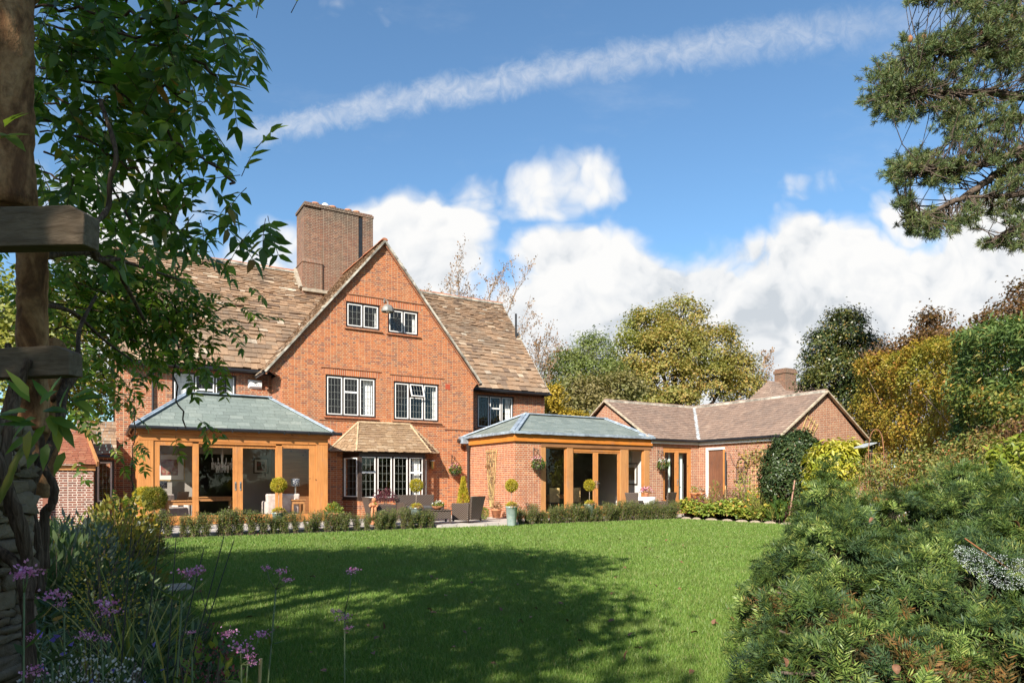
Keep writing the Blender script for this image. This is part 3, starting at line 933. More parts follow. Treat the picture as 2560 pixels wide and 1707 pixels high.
glazed(-4.327, -3.208, .203, 2.80, OB + .03, l=.17, r=.005, t=.14, bt=.20)
d1 = glazed(-3.10, -1.826, .203, 2.74, OB + .075, l=.075, r=.155, t=.11, bt=.20, nm='sliding_door', th=.05)
d2 = glazed(-1.822, -.55, .203, 2.74, OB + .0755, l=.155, r=.06, t=.11, bt=.20, nm='sliding_door', th=.05)
glazed(-.397, .767, .203, 2.80, OB + .03, l=.005, r=.23, t=.14, bt=.18)
for dd, a in ((d1, -1.90), (d2, -1.745)):
    MB().box(a - .022, a + .022, OB + .055, OB + .074, 1.22, 1.50).build('handle', M['steel'], dd)
    MB().box(a - .010, a + .010, OB + .051, OB + .0545, 1.27, 1.45).build('handle_recess', M['black_metal'], dd)
# left side
mb = MB()
for b0 in (-1.58, -.45, .70, 1.72):
    mb.box(OL + .002, OL + .16, b0, b0 + .14, .12, 2.80)
mb.box(OL + .001, OL + .17, OB + .22, RS, .12, .40)
pieces(mb, 'side_post', M['oak'], oak, bevel=.006)
for b0, b1 in ((-1.43, -.46), (-.30, .69), (.85, 1.71)):
    glazed(b0, b1, .41, 2.795, OL + .03, .06, .06, .08, .08, ax='a', nm='side_light')
mb = MB()
mb.box(OR - .16, OR - .005, OB + .225, -.005, .12, 2.80)
mb.build('side_panel', M['oak'], oak)
# roof
ov = .16
e = [Vector((OL - ov, OB - ov, 3.24)), Vector((OR + ov, OB - ov, 3.24)), Vector((OR + ov, -.01, 3.24)), Vector((OL - ov, RS - .01, 3.24))]
rl, rr = Vector((-3.17, -.10, 4.56)), Vector((-.52, -.10, 4.56))
rl2, rr2 = Vector((-3.17, RS - .01, 4.56)), Vector((-.52, RS - .01, 4.56))
MB().add([e[0], e[1], e[2], e[3], rl, rr, rl2, rr2, (OR + ov, -.01, 3.24), (-.01, -.01, 3.9), (-.01, RS - .01, 4.2)],
         [(0, 1, 5, 4), (3, 0, 4, 6), (1, 2, 5), (4, 5, 7, 6), (2, 9, 5), (9, 10, 7, 5)]).build('roof_deck', M['gutter_black'], oak, fixn=False)
fv = Vector((0, rl.y - e[0].y, 4.56 - 3.24))
fl = fv.length
tile_roof('roof_slates', M['slate'], oak, (e[0].x, e[0].y, 3.235), (1, 0, 0), fv, fl, lambda v: .225,
          lambda v: [((rl.x - e[0].x) * v / fl, (e[1].x - e[0].x) + (rr.x - e[1].x) * v / fl)], (.38, .44), .007, 51, jit=.25, lap=.3)
sv = Vector((rl.x - e[0].x, 0, 4.56 - 3.24))
tile_roof('roof_slates', M['slate'], oak, (e[0].x, e[0].y, 3.235), (0, 1, 0), sv, sv.length, lambda v: .225,
          lambda v: [((rl.y - e[0].y) * v / sv.length, RS - e[0].y)], (.38, .44), .007, 52, jit=.25, lap=.3)
mb = MB()
up = Vector((0, 0, .035))
def leadstrip(mb, p, q, w, h=.035):
    mb.bar(Vector(p) + Vector((0, 0, .03)), Vector(q) + Vector((0, 0, .03)), w, h)
leadstrip(mb, e[0], rl, .20)
leadstrip(mb, e[1], rr, .20)
leadstrip(mb, rl + Vector((-.1, 0, 0)), rr + Vector((.1, 0, 0)), .34)
leadstrip(mb, rr, (-.01, .9, 4.2), .2)
mb.tube([e[0] + up * 1.6, rl + up * 1.6], .028, 6)
mb.tube([e[1] + up * 1.6, rr + up * 1.6], .028, 6)
mb.box(-3.2, -.45, -.09, RS - .02, 4.565, 4.58)
mb.box(-3.3, -.4, RS - .03, RS - .002, 4.5, 4.72)
mb.build('lead_flashing', M['lead'], oak)
mb = MB()
mb.tube([(OL - ov - .07, OB - ov - .07, 3.20), (OR + ov + .28, OB - ov - .07, 3.20)], .058, 8)
mb.tube([(OL - ov - .07, OB - ov - .07, 3.20), (OL - ov - .07, RS, 3.20)], .058, 8)
for a in np.linspace(OL + .2, OR + .1, 8):
    mb.box(a - .02, a + .02, OB - ov - .14, OB - ov - .05, 3.12, 3.25)
pieces(mb, 'gutter', M['gutter_black'], oak)
mb = MB()
mb.box(OL + .18, -.01, OB + .2, RS - .1, .06, .16)
mb.box(-.01, OR - .2, OB + .2, -.02, .06, .16)
pieces(mb, 'floor', M['interior_floor'], oak)
mb = MB().wall(rect(OL + .2, -.02, .16, 3.1), [rect(-2.75, -1.25, .16, 2.55)], 'b', RS - .09, .08)
mb.box(OL + .2, OR - .2, OB + .24, -.03, 3.04, 3.075)
mb.box(OL + .2, -.03, -.028, RS - .1, 3.04, 3.075)
pieces(mb, 'plaster_wall', M['interior_wall'], oak)

mb = MB()
mb.box(.0, OR - .17, -.05, -.006, .17, 3.02)
mb.box(-.05, -.006, -.02, RS - .1, .17, 3.02)
pieces(mb, 'inner_panel', M['oak_weathered'], oak)

# ---------------------------------------------------------------- garden room on the right
gr = empty('garden_room', P0, TH, 'flat cornered brick garden room with oak fascia, glazed oak front and low slate roof', 'garden room')
GB = -4.12
g0, g1 = 7.59, 14.31
mb = MB().wall(rect(g0, 8.74, 0, 3.03), [], 'b', GB, .28)
mb.wall(rect(GB + .281, -.003, 0, 3.03), [], 'a', g0, .28)
pieces(mb, 'brick_wall', M['new_brick'], gr)
mb = MB()
ff = .10
mb.box(g0 - ff, g1 + .08, GB - ff, GB - ff + .05, 3.033, 3.30)
mb.box(g0 - ff, g0 - ff + .05, GB - ff + .051, -.003, 3.033, 3.30)
mb.box(g0 - ff + .05, g1, GB - ff + .05, GB + .3, 3.034, 3.06)
mb.box(g0 - ff + .051, g0 + .3, GB + .3, -.004, 3.034, 3.06)
mb.build('oak_fascia', wood_mat('oak_fascia', (0.60, .215, .035), (0.50, .165, .025), axis=0, knots=False), gr)
MB().box(8.743, 14.36, GB - .03, GB + .25, 2.85, 3.031).build('oak_lintel', M['oak_weathered'], gr, bevel=.008)
mb = MB()
for a0, a1 in ((8.743, 8.97), (9.975, 10.275), (12.70, 13.13), (14.0, 14.30)):
    mb.box(a0, a1, GB - .012, GB + .2, .12, 2.848)
pieces(mb, 'oak_post', M['oak_post'], gr, bevel=.008)
def glz(a0, a1, z0, z1, b, l, r, t, bt, nm, th=.07, mat='oak'):
    f = MB().wall(rect(a0, a1, z0, z1), [rect(a0 + l, a1 - r, z0 + bt, z1 - t)], 'b', b, th).build(nm, M[mat], gr, bevel=.004)
    w = b + th * .5
    MB().add([(a0 + l, w, z0 + bt), (a1 - r, w, z0 + bt), (a1 - r, w, z1 - t), (a0 + l, w, z1 - t)], [(0, 1, 2, 3)]).build('pane', M['glass'], f)
    return f
glz(8.972, 9.973, .20, 2.847, GB + .04, .04, .06, .05, .14, 'fixed_light')
glz(13.132, 13.998, .20, 2.847, GB + .04, .03, .05, .05, .22, 'fixed_light')
mb = MB()
mb.box(10.278, 12.698, GB + .03, GB + .13, 2.72, 2.847)
mb.build('door_head', M['oak_beam'], gr)
da = glz(10.278, 11.448, .22, 2.718, GB + .05, .05, .12, .06, .30, 'french_door', .05)
db = glz(11.452, 12.698, .22, 2.718, GB + .05, .12, .10, .06, .30, 'french_door', .05)
MB().box(11.48, 11.51, GB + .02, GB + .048, 1.25, 1.55).bar((11.49, GB + .0, 1.45), (11.62, GB + .0, 1.45), .02, .02).build('handle', M['steel'], db)
MB().bar((11.28, GB + .0, 1.45), (11.40, GB + .0, 1.45), .02, .02).box(11.385, 11.41, GB + .02, GB + .048, 1.25, 1.55).build('handle', M['steel'], da)
mb = MB()
mb.box(8.75, 14.28, GB + .02, GB + .2, .10, .199)
mb.build('threshold', M['oak_beam'], gr)
# roof
E0, E1r = Vector((g0 - .15, GB - .15, 3.36)), Vector((14.42, GB - .15, 3.36))
E0b, E1b = Vector((g0 - .15, .1, 3.36)), Vector((14.42, .1, 3.36))
L_, R_ = Vector((9.42, -2.0, 4.31)), Vector((13.55, -2.0, 4.31))
MB().add([E0, E1r, E1b, E0b, L_, R_], [(0, 1, 5, 4), (3, 0, 4), (1, 2, 5), (2, 3, 4, 5), (0, 3, 2, 1)]).build('roof_deck', M['gutter_black'], gr)
fv = Vector((0, L_.y - E0.y, .95))
fl2 = fv.length
tile_roof('roof_slates', M['slate'], gr, (E0.x, E0.y, 3.355), (1, 0, 0), fv, fl2, lambda v: .225,
          lambda v: [((L_.x - E0.x) * v / fl2, (E1r.x - E0.x) + (R_.x - E1r.x) * v / fl2)], (.38, .44), .007, 61, jit=.25, lap=.3)
sv2 = Vector((L_.x - E0.x, 0, .95))
sl2 = sv2.length
tile_roof('roof_slates', M['slate'], gr, (E0.x, E0.y, 3.355), (0, 1, 0), sv2, sl2, lambda v: .225,
          lambda v: [((L_.y - E0.y) * v / sl2, (E0b.y - E0.y) + (L_.y - E0b.y) * v / sl2)], (.38, .44), .007, 62, jit=.25, lap=.3)
mb = MB()
for p, q, w in ((E0, L_, .30), (E0b, L_, .3), (E1r, R_, .28), (L_ - Vector((.1, 0, 0)), R_ + Vector((.1, 0, 0)), .30)):
    leadstrip(mb, p, q, w, .045)
for p, q in ((E0, L_), (E1r, R_), (E0b, L_)):
    mb.tube([p + Vector((0, 0, .06)), q + Vector((0, 0, .06))], .03, 6)
# bumpy drip edge
for p, q in ((E0, E1r), (E0, E0b)):
    p, q = Vector(p), Vector(q)
    n = 30
    for i in range(n):
        mb.bar(p.lerp(q, i / n) + Vector((0, 0, rng.uniform(-.008, .008))), p.lerp(q, (i + 1) / n) + Vector((0, 0, rng.uniform(-.008, .008))), .20 + rng.uniform(-.01, .01), .10)
mb.ball((14.1, GB + .25, 3.42), .3, 10, 6, (1, .8, .55))
mb.build('lead_flashing', M['lead'], gr)
# rainwater: hopper + downpipe at the junction
mb = MB()
mb.box(g0 - .40, g0 - .11, -.52, -.15, 3.10, 3.40)
mb.build('hopper', M['lead'], gr, bevel=.01)
mb = MB()
mb.tube([(g0 - .085, -.46, .15), (g0 - .085, -.46, 2.75)], .058, 8)
mb.tube([(g0 - .085, -.46, 2.75), (g0 - .085, -.46, 3.05)], [.06, .11], 8)
mb.tube([(g0 - .085, -.46, 2.62), (g0 - .085, -.46, 2.72)], .062, 8)
mb.tube([(g0 - .50, -.3, 3.22), (g0 - .40, -.3, 3.22)], .09, 8)
mb.build('downpipe', M['pipe_brown'], gr)
mb = MB()
mb.box(g0 + .3, g1, GB + .25, 1.9, .06, .20)
pieces(mb, 'floor', M['interior_floor'], gr)
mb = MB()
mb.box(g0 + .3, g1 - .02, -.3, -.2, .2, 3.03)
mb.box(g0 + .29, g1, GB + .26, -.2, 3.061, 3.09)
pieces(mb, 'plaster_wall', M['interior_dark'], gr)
MB().box(14.2, 14.29, GB + .3, -.4, .2, 3.03).build('white_partition', M['interior_white'], gr)

# ---------------------------------------------------------------- annex, L shaped bungalow
an = empty('brick_annex', P0, TH, 'low L shaped brick bungalow with brown clay tile roof behind the border', 'bungalow')
a0, a2, a3 = 14.32, 17.23, 22.75
AB = -4.12
KB = -8.45
WZ = 3.16
ar, rzz = -1.20, 5.23        # ridge of left wing
r2 = 19.97                   # ridge of right wing (a)
dl = rect(15.08, 16.79, .35, 3.0)
mb = MB().wall(rect(a0, a2, 0, WZ), [dl], 'b', AB, .28)
mb.wall([(AB + .281, 0), (1.7, 0), (1.7, WZ), (ar, rzz - .12), (AB + .281, WZ + .1)], [], 'a', a0, .28)
dr = rect(-5.62, -4.55, .18, 3.0)
mb.wall(rect(KB + .281, AB - .003, 0, WZ), [dr], 'a', a2, .28)
mb.wall([(a2, 0), (a3, 0), (a3, WZ + .12), (r2, 5.22), (a2, WZ + .12)], [], 'b', KB, .28)
mb.wall(rect(KB + .281, 2.0, 0, WZ), [], 'a', a3 - .28, .28)
mb.wall(rect(a0 + .281, a3 - .281, 0, WZ), [], 'b', 1.7, .28)
pieces(mb, 'brick_wall', M['annex_brick'], an)
mb = MB()
mb.box(14.95, 16.95, AB - .004, AB + .02, 3.003, 3.155)
mb.box(a2 - .004, a2 + .02, KB + .3, AB - .3, 3.003, 3.155)
mb.box(a2 + .1, a3 - .1, KB - .004, KB + .02, 2.55, 2.72)
pieces(mb, 'soldier_course', M['annex_soldier'], an)
# fascia + gutter
mb = MB()
mb.box(a0, a2 - .13, AB - .13, AB - .10, WZ - .02, WZ + .12)
mb.box(a0, a2 - .13, AB - .10, AB - .002, WZ - .02, WZ)
mb.box(a2 - .13, a2 - .10, KB - .02, AB - .13, WZ - .02, WZ + .12)
mb.box(a2 - .10, a2 - .002, KB - .02, AB - .13, WZ - .02, WZ)
pieces(mb, 'white_fascia', M['white_paint'], an)
mb = MB()
mb.tube([(a0 - .1, AB - .21, WZ + .13), (a2 - .2, AB - .21, WZ + .13)], .06, 8)
mb.tube([(a2 - .21, AB - .22, WZ + .13), (a2 - .21, KB - .15, WZ + .13)], .065, 8)
pieces(mb, 'gutter', M['gutter_black'], an)
mb = MB()
ez = WZ + .16
mb.add([(a0 - .08, AB - .2, ez - .02), (r2, AB - .2, ez - .02), (r2, ar, rzz - .03), (a0 - .08, ar, rzz - .03), (a0 - .08, 2.0, ez - .02), (r2, 2.0, ez - .02)], [(0, 1, 2, 3), (3, 2, 5, 4)])
mb.add([(a2 - .2, KB - .1, ez - .02), (r2, KB - .1, rzz - .03), (r2, 2.0, rzz - .03), (a2 - .2, 2.0, ez - .02), (a3 + .2, KB - .1, ez - .02), (a3 + .2, 2.0, ez - .02)], [(0, 1, 2, 3), (1, 4, 5, 2)])
mb.build('roof_deck', M['brown_paint'], an, fixn=False)
lv = Vector((0, ar - (AB - .2), rzz - ez))
ll = lv.length
tile_roof('roof_tiles', M['clay_tile'], an, (a0 - .08, AB - .2, ez), (1, 0, 0), lv, ll, lambda v: .19,
          lambda v: [(0, (a2 - .2 - a0 + .08) + (r2 - a2 + .2) * v / ll - .03)], (.16, .19), .032, 71, jit=.5, lap=.3)
tile_roof('roof_tiles', M['clay_tile'], an, (a0 - .08, 2.0, ez), (1, 0, 0), (0, ar - 2.0, rzz - ez), 3.7, lambda v: .19, lambda v: [(0, 6)], (.16, .19), .032, 72, jit=.5)
rv = Vector((r2 - a2 + .2, 0, rzz - ez))
rl_ = rv.length
tile_roof('roof_tiles', M['clay_tile'], an, (a2 - .2, KB - .12, ez), (0, 1, 0), rv, rl_, lambda v: .19,
          lambda v: [(0, (AB - .2 - KB + .12) + (ar - AB + .2) * v / rl_ - .03)], (.16, .19), .032, 73, jit=.5, lap=.3)
rv2 = Vector((r2 - a3 - .2, 0, rzz - ez))
tile_roof('roof_tiles', M['clay_tile'], an, (a3 + .2, KB - .12, ez), (0, 1, 0), rv2, rv2.length, lambda v: .19, lambda v: [(0, 10.4)], (.16, .19), .032, 74, jit=.5)
ridge(an, (a0 - .1, ar, rzz + .03), (r2, ar, rzz + .03), .11, .42, 'clay_tile')
ridge(an, (r2, KB - .12, rzz + .03), (r2, 2.0, rzz + .03), .11, .42, 'clay_tile')
mb = MB()
mb.bar((a2 - .2, AB - .2, ez + .05), (r2, ar, rzz + .05), .22, .05)
mb.build('valley_lead', pm('valley_lead', (.50, .52, .52), .5, .35, 5.0, metal=.15), an)
mb = MB()
for p, q in (((a0 - .11, AB - .22, ez - .02), (a0 - .11, ar, rzz + .01)), ((a0 - .11, 2.0, ez - .02), (a0 - .11, ar, rzz + .01))):
    mb.bar(p, q, .06, .11, up=(1, 0, 0))
for p, q in (((a2 - .22, KB - .14, ez - .02), (r2, KB - .14, rzz + .01)), ((a3 + .22, KB - .14, ez - .02), (r2, KB - .14, rzz + .01))):
    mb.bar(p, q, .06, .12, up=(0, 1, 0))
pieces(mb, 'verge', pm('annex_verge', (.44, .36, .26), .9, .35, 6.0), an)
# oak double doors
mb = MB().wall(rect(15.083, 16.787, .353, 2.997), [rect(15.17, 16.70, .42, 2.90)], 'b', AB + .04, .1)
fr = mb.build('oak_door_frame', M['oak'], an, bevel=.004)
for q0, q1, l, r in ((15.172, 15.934, .06, .10), (15.938, 16.698, .12, .10)):
    f = MB().wall(rect(q0, q1, .422, 2.898), [rect(q0 + l, q1 - r, .72, 2.78)], 'b', AB + .05, .05).build('glazed_door', M['oak'], an, bevel=.004)
    MB().add([(q0 + l, AB + .08, .72), (q1 - r, AB + .08, .72), (q1 - r, AB + .08, 2.78), (q0 + l, AB + .08, 2.78)], [(0, 1, 2, 3)]).build('pane', M['glass'], f)
MB().box(15.95, 15.98, AB + .03, AB + .049, 1.35, 1.62).bar((15.96, AB + .02, 1.55), (16.07, AB + .02, 1.55), .018, .018).build('handle', M['steel'], f)
mb = MB()
for k in range(14):
    x = 16.12 + .028 * k
    mb.add([(x, AB + .30 + .03 * (k % 2), .5), (x + .028, AB + .30 + .03 * ((k + 1) % 2), .5), (x + .028, AB + .30 + .03 * ((k + 1) % 2), 2.85), (x, AB + .30 + .03 * (k % 2), 2.85)], [(0, 1, 2, 3)])
for k in range(4):
    x = 15.66 + .03 * k
    mb.add([(x, AB + .30 + .03 * (k % 2), .5), (x + .03, AB + .30 + .03 * ((k + 1) % 2), .5), (x + .03, AB + .30 + .03 * ((k + 1) % 2), 2.85), (x, AB + .30 + .03 * (k % 2), 2.85)], [(0, 1, 2, 3)])
mb.build('curtain', M['curtain_green'], an)
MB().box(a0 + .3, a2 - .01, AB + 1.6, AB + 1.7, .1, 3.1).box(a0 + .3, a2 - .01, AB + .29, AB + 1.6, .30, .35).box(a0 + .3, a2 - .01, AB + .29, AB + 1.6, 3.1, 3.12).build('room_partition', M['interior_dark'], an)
MB().box(16.45, 16.78, AB + .5, AB + .53, .4, 2.95).build('white_panel', M['interior_white'], an)
# plank door in white frame
mb = MB()
mb.box(a2 - .012, a2 + .1, -4.66, -4.552, .18, 2.998)
mb.box(a2 - .012, a2 + .1, -5.617, -4.661, 2.90, 2.998)
pieces(mb, 'white_door_frame', M['white_paint'], an)
MB().box(a2 - .013, a2 + .1, -5.618, -5.53, .18, 2.898).build('oak_door_frame', M['oak'], an)
mb = MB()
n = 8
for k in range(n):
    b0 = -5.528 + (.866) * k / n
    mb.box(a2 + .05, a2 + .09, b0 + .004, b0 + .866 / n - .004, .2, 2.898)
mb.box(a2 + .075, a2 + .095, -5.528, -4.662, .2, 2.898)
mb.build('plank_door', wood_mat('door_brown', (.22, .095, .052), (.17, .07, .038), axis=2, knots=False), an)

# ---------------------------------------------------------------- small shed behind the pergola
sh = empty('brick_outbuilding', (-13.3, 21.6, 0), TH, 'small dark brick outbuilding with an oak eaves beam and red tile roof', 'outbuilding')
MB().wall(rect(-4.5, 0, 0, 1.86), [], 'b', 0, .25).wall(rect(.252, 3.5, 0, 1.86), [], 'a', -.25, .25).build('brick_wall', M['dark_brick'], sh)
MB().box(-4.6, .06, -.06, .2, 1.863, 2.02).build('oak_plate', M['oak_post'], sh)
MB().box(-1.32, -1.12, -.10, -.002, 0, 1.72).box(-4.5, -1.118, -.10, -.002, 1.722, 1.80).build('door_post', pm('post_red', (.30, .12, .075), .8, .3, 4.0), sh)
tile_roof('roof_tiles', M['red_tile'], sh, (-4.7, -.2, 2.04), (1, 0, 0), (0, 1.9, 1.25), 2.3, lambda v: .11, lambda v: [(0, 4.9 - v * .15)], (.16, .19), .016, 81, jit=.5)
MB().bar((.12, -.25, 2.06), (-.3, 1.75, 3.36), .06, .18).build('barge_board', M['oak_post'], sh)
MB().box(-4.6, -.05, 3.3, 3.5, 0, 3.2).build('back_wall', M['dark_brick'], sh)
# ================================================================ VEGETATION TOOLS
def unit(v):
    n = np.linalg.norm(v, axis=-1, keepdims=True)
    return v / np.maximum(n, 1e-9)
def rand_unit(r, n):
    return unit(r.normal(size=(n, 3)))
def leaf_quads(P, A, Nn, L, Wd, fold=0.25, droop=0.0):
    """diamond leaves folded on the midrib: base P, axis A, normal Nn"""
    P = np.asarray(P); n = len(P)
    L = np.broadcast_to(L, (n,))[:, None]; Wd = np.broadcast_to(Wd, (n,))[:, None]
    Sd = unit(np.cross(A, Nn))
    U = np.cross(Sd, A)
    V = np.empty((n, 4, 3))
    V[:, 0] = P
    V[:, 1] = P + A * L * .45 + Sd * Wd * .5 + U * Wd * fold
    V[:, 2] = P + A * L - U * L * droop
    V[:, 3] = P + A * L * .45 - Sd * Wd * .5 + U * Wd * fold
    return V.reshape(-1, 3), np.arange(n * 4).reshape(n, 4)
def leaf_oval(P, A, Nn, L, Wd, fold=0.18, droop=0.18):
    """pointed oval leaves, seven points"""
    P = np.asarray(P); n = len(P)
    L = np.broadcast_to(L, (n,))[:, None]; Wd = np.broadcast_to(Wd, (n,))[:, None]
    Sd = unit(np.cross(A, Nn))
    U = np.cross(Sd, A)
    V = np.empty((n, 7, 3))
    V[:, 0] = P
    V[:, 1] = P + A * L * .25 + Sd * Wd * .44 + U * Wd * fold
    V[:, 2] = P + A * L * .62 + Sd * Wd * .36 + U * (Wd * fold - L * droop * .45)
    V[:, 3] = P + A * L - U * L * droop
    V[:, 4] = P + A * L * .62 - Sd * Wd * .36 + U * (Wd * fold - L * droop * .45)
    V[:, 5] = P + A * L * .25 - Sd * Wd * .44 + U * Wd * fold
    V[:, 6] = P + A * L * .45 - U * L * droop * .2
    b = (np.arange(n) * 7)[:, None]
    F = np.concatenate([b + np.array([[0, 1, 6, 5]]), b + np.array([[1, 2, 3, 6]]), b + np.array([[6, 3, 4, 5]])])
    return V.reshape(-1, 3), F
def sticks(P, Q, r0, r1, k=4):
    """many thin tapered prisms"""
    P, Q = np.asarray(P, float), np.asarray(Q, float)
    n = len(P)
    r0 = np.broadcast_to(r0, (n,))[:, None]; r1 = np.broadcast_to(r1, (n,))[:, None]
    T = unit(Q - P)
    ref = np.where(np.abs(T[:, 2:3]) > .9, np.array([[1., 0, 0]]), np.array([[0, 0, 1.]]))
    X = unit(np.cross(T, ref)); Y = np.cross(T, X)
    V = np.empty((n, 2 * k, 3))
    for i in range(k):
        a = 2 * math.pi * i / k
        dd = X * math.cos(a) + Y * math.sin(a)
        V[:, i] = P + dd * r0
        V[:, k + i] = Q + dd * r1
    b = (np.arange(n) * 2 * k)[:, None]
    F = np.concatenate([b + np.array([[i, (i + 1) % k, k + (i + 1) % k, k + i]]) for i in range(k)])
    return V.reshape(-1, 3), F
def merge(*parts):
    Vs, Fs, o = [], [], 0
    for V, F in parts:
        Vs.append(V); Fs.append(F + o); o += len(V)
    return np.concatenate(Vs), np.concatenate(Fs)
def clump_leaves(r, C, Rc, per, L, Wd, out=None, up=0.5, rnd=0.8, flat=0.7, kind='quad', fold=.25, droop=.1, hang=0.0):
    """per leaves in each clump centre C (M,3), radius Rc; out (M,3) = outward direction"""
    m = len(C)
    Rc = np.broadcast_to(Rc, (m,))
    idx = np.repeat(np.arange(m), per)
    n = len(idx)
    off = r.normal(size=(n, 3)) * .5
    off[:, 2] *= flat
    P = C[idx] + off * Rc[idx][:, None]
    Nn = rand_unit(r, n) * rnd + np.array([[0, 0, up]])
    if out is not None: Nn = Nn + out[idx] * .9
    Nn = unit(Nn)
    A = rand_unit(r, n) + unit(off + 1e-6) * .6 - np.array([[0, 0, hang]])
    A = unit(A - Nn * np.sum(A * Nn, axis=1, keepdims=True))
    l = L * r.uniform(.65, 1.25, n)
    f = leaf_quads if kind == 'quad' else leaf_oval
    return f(P, A, Nn, l, l * (Wd / L), fold, droop)
def lobe_clumps(r, lobes, n, inner=.55):
    """clump centres near the skin of ellipsoid lobes (centre, radii); skips those buried in another lobe"""
    vol = np.array([l[1][0] * l[1][2] for l in lobes]); vol = vol / vol.sum()
    pick = r.choice(len(lobes), n, p=vol)
    c = np.array([l[0] for l in lobes])[pick]
    rad = np.array([l[1] for l in lobes])[pick]
    dirs = rand_unit(r, n)
    dirs[:, 2] = np.where(dirs[:, 2] < -.5, -dirs[:, 2], dirs[:, 2])
    t = r.uniform(inner, 1.0, n) ** .6
    t *= 1 + .10 * np.sin(dirs[:, 0] * 7 + pick) * np.cos(dirs[:, 2] * 6 + pick * 2)
    return c + dirs * rad * t[:, None], dirs
def wander(r, p, q, n, amp):
    p, q = np.array(p, float), np.array(q, float)
    pts = [p + (q - p) * i / n for i in range(n + 1)]
    for i in range(1, n):
        pts[i] = pts[i] + r.normal(size=3) * amp * (1 - abs(2 * i / n - 1) * .5)
    return pts
pm('bark', (.105, .075, .055), .95, .5, 6.0, bump=.8, stretch=(3, 3, .8))
pm('bark_pale', (.30, .26, .22), .95, .5, 5.0, bump=.5, stretch=(2, 2, .8))
pm('twig', (.16, .11, .08), .9, .4, 8.0)
pm('twig_pale', (.34, .27, .22), .9, .35, 8.0)

def tree(name, label, base, lobes, leaf, L, Wd, n_cl, per, Rc, trunk=.25, seed=1, bark='bark', group=None, cat='tree', up=.5, rnd=.8, kind='quad', hang=0.0, inner=.55, flat=.7, limbs=True, parent_kind=None):
    """lobes in world coordinates; base = foot of trunk"""
    r = np.random.RandomState(seed)
    base = np.array(base, float)
    lobes = [(np.array(c, float) - base, np.array(rd, float)) for c, rd in lobes]
    t = empty(name, tuple(base), 0, label, cat, group)
    C, D = lobe_clumps(r, lobes, n_cl, inner)
    V, F = clump_leaves(r, C, Rc, per, L, Wd, D, up, rnd, flat, kind, hang=hang)
    np_mesh('crown', V, F, M[leaf], t)
    mb = MB()
    top = np.mean([c for c, _ in lobes], axis=0)
    fork = top * np.array([.5, .5, .55])
    mb.tube(wander(r, (0, 0, -.1), fork, 5, trunk * .35), [trunk * 1.25] + [trunk * (1 - .09 * i) for i in range(1, 6)], 9)
    P, Q, r0, r1 = [], [], [], []
    if limbs:
        for c, rd in lobes:
            pts = wander(r, fork, c, 4, .25)
            mb.tube(pts, [trunk * .55, trunk * .45, trunk * .34, trunk * .25, trunk * .15], 6)
        sel = C[r.choice(len(C), min(len(C), 160), replace=False)]
        for s_ in sel:
            k = int(np.argmin([np.linalg.norm(s_ - c) for c, _ in lobes]))
            P.append(lobes[k][0] + r.normal(size=3) * .2); Q.append(s_); r0.append(trunk * .11); r1.append(trunk * .03)
    mb.build('trunk', M[bark], t, True)
    if P:
        V, F = sticks(P, Q, np.array(r0), np.array(r1), 4)
        np_mesh('twigs', V, F, M[bark], t)
    return t

def grow(r, p, d, L, rad, depth, out, tips, spread=.6, up=.25, kids=(2, 4), shrink=.68):
    """recursive bare branches -> segment list out, twig points tips"""
    n = 4
    q = np.array(p, float)
    d = np.array(d, float)
    for i in range(n):
        d = unit((d + r.normal(size=3) * .14 + np.array([0, 0, up * .12]))[None])[0]
        q2 = q + d * L / n
        ra, rb = rad * (1 - .45 * i / n), rad * (1 - .45 * (i + 1) / n)
        out.append((q, q2, ra, rb))
        if depth <= 1: tips.append((q2, d))
        if depth > 0 and i >= 1:
            for _ in range(1 if i < n - 1 else r.randint(kids[0], kids[1])):
                if i < n - 1 and r.rand() < .35: continue
                nd = unit((d + r.normal(size=3) * spread + np.array([0, 0, up * .3]))[None])[0]
                grow(r, q2, nd, L * shrink * r.uniform(.7, 1.1), rb * .62, depth - 1, out, tips, spread, up, kids, shrink)
        q = q2
def bare_tree(name, label, base, stems, leaf, L, Wd, n_leaf, seed, depth=3, bark='twig', group=None, spread=.55, up=.3, shrink=.66, spreadl=.12):
    r = np.random.RandomState(seed)
    base = np.array(base, float)
    t = empty(name, tuple(base), 0, label, 'tree', group)
    out, tips = [], []
    for (dirv, Ls, rad, z0) in stems:
        grow(r, (0, 0, z0), unit(np.array([dirv], float))[0], Ls, rad, depth, out, tips, spread, up, (2, 4), shrink)
    A = np.array([o[0] for o in out]); B = np.array([o[1] for o in out])
    V, F = sticks(A, B, np.array([o[2] for o in out]) * 1.25 + .006, np.array([o[3] for o in out]) * 1.25 + .006, 5)
    np_mesh('trunk', V, F, M[bark], t)
    tp = np.array([x[0] for x in tips])
    if n_leaf:
        k = r.choice(len(tp), n_leaf)
        P = tp[k] + r.normal(size=(n_leaf, 3)) * spreadl
        Nn = rand_unit(r, n_leaf)
        Ax = unit(np.cross(Nn, rand_unit(r, n_leaf)))
        V, F = leaf_quads(P, Ax, Nn, L * r.uniform(.6, 1.2, n_leaf), Wd, .2)
        np_mesh('crown', V, F, M[leaf], t)
    return t

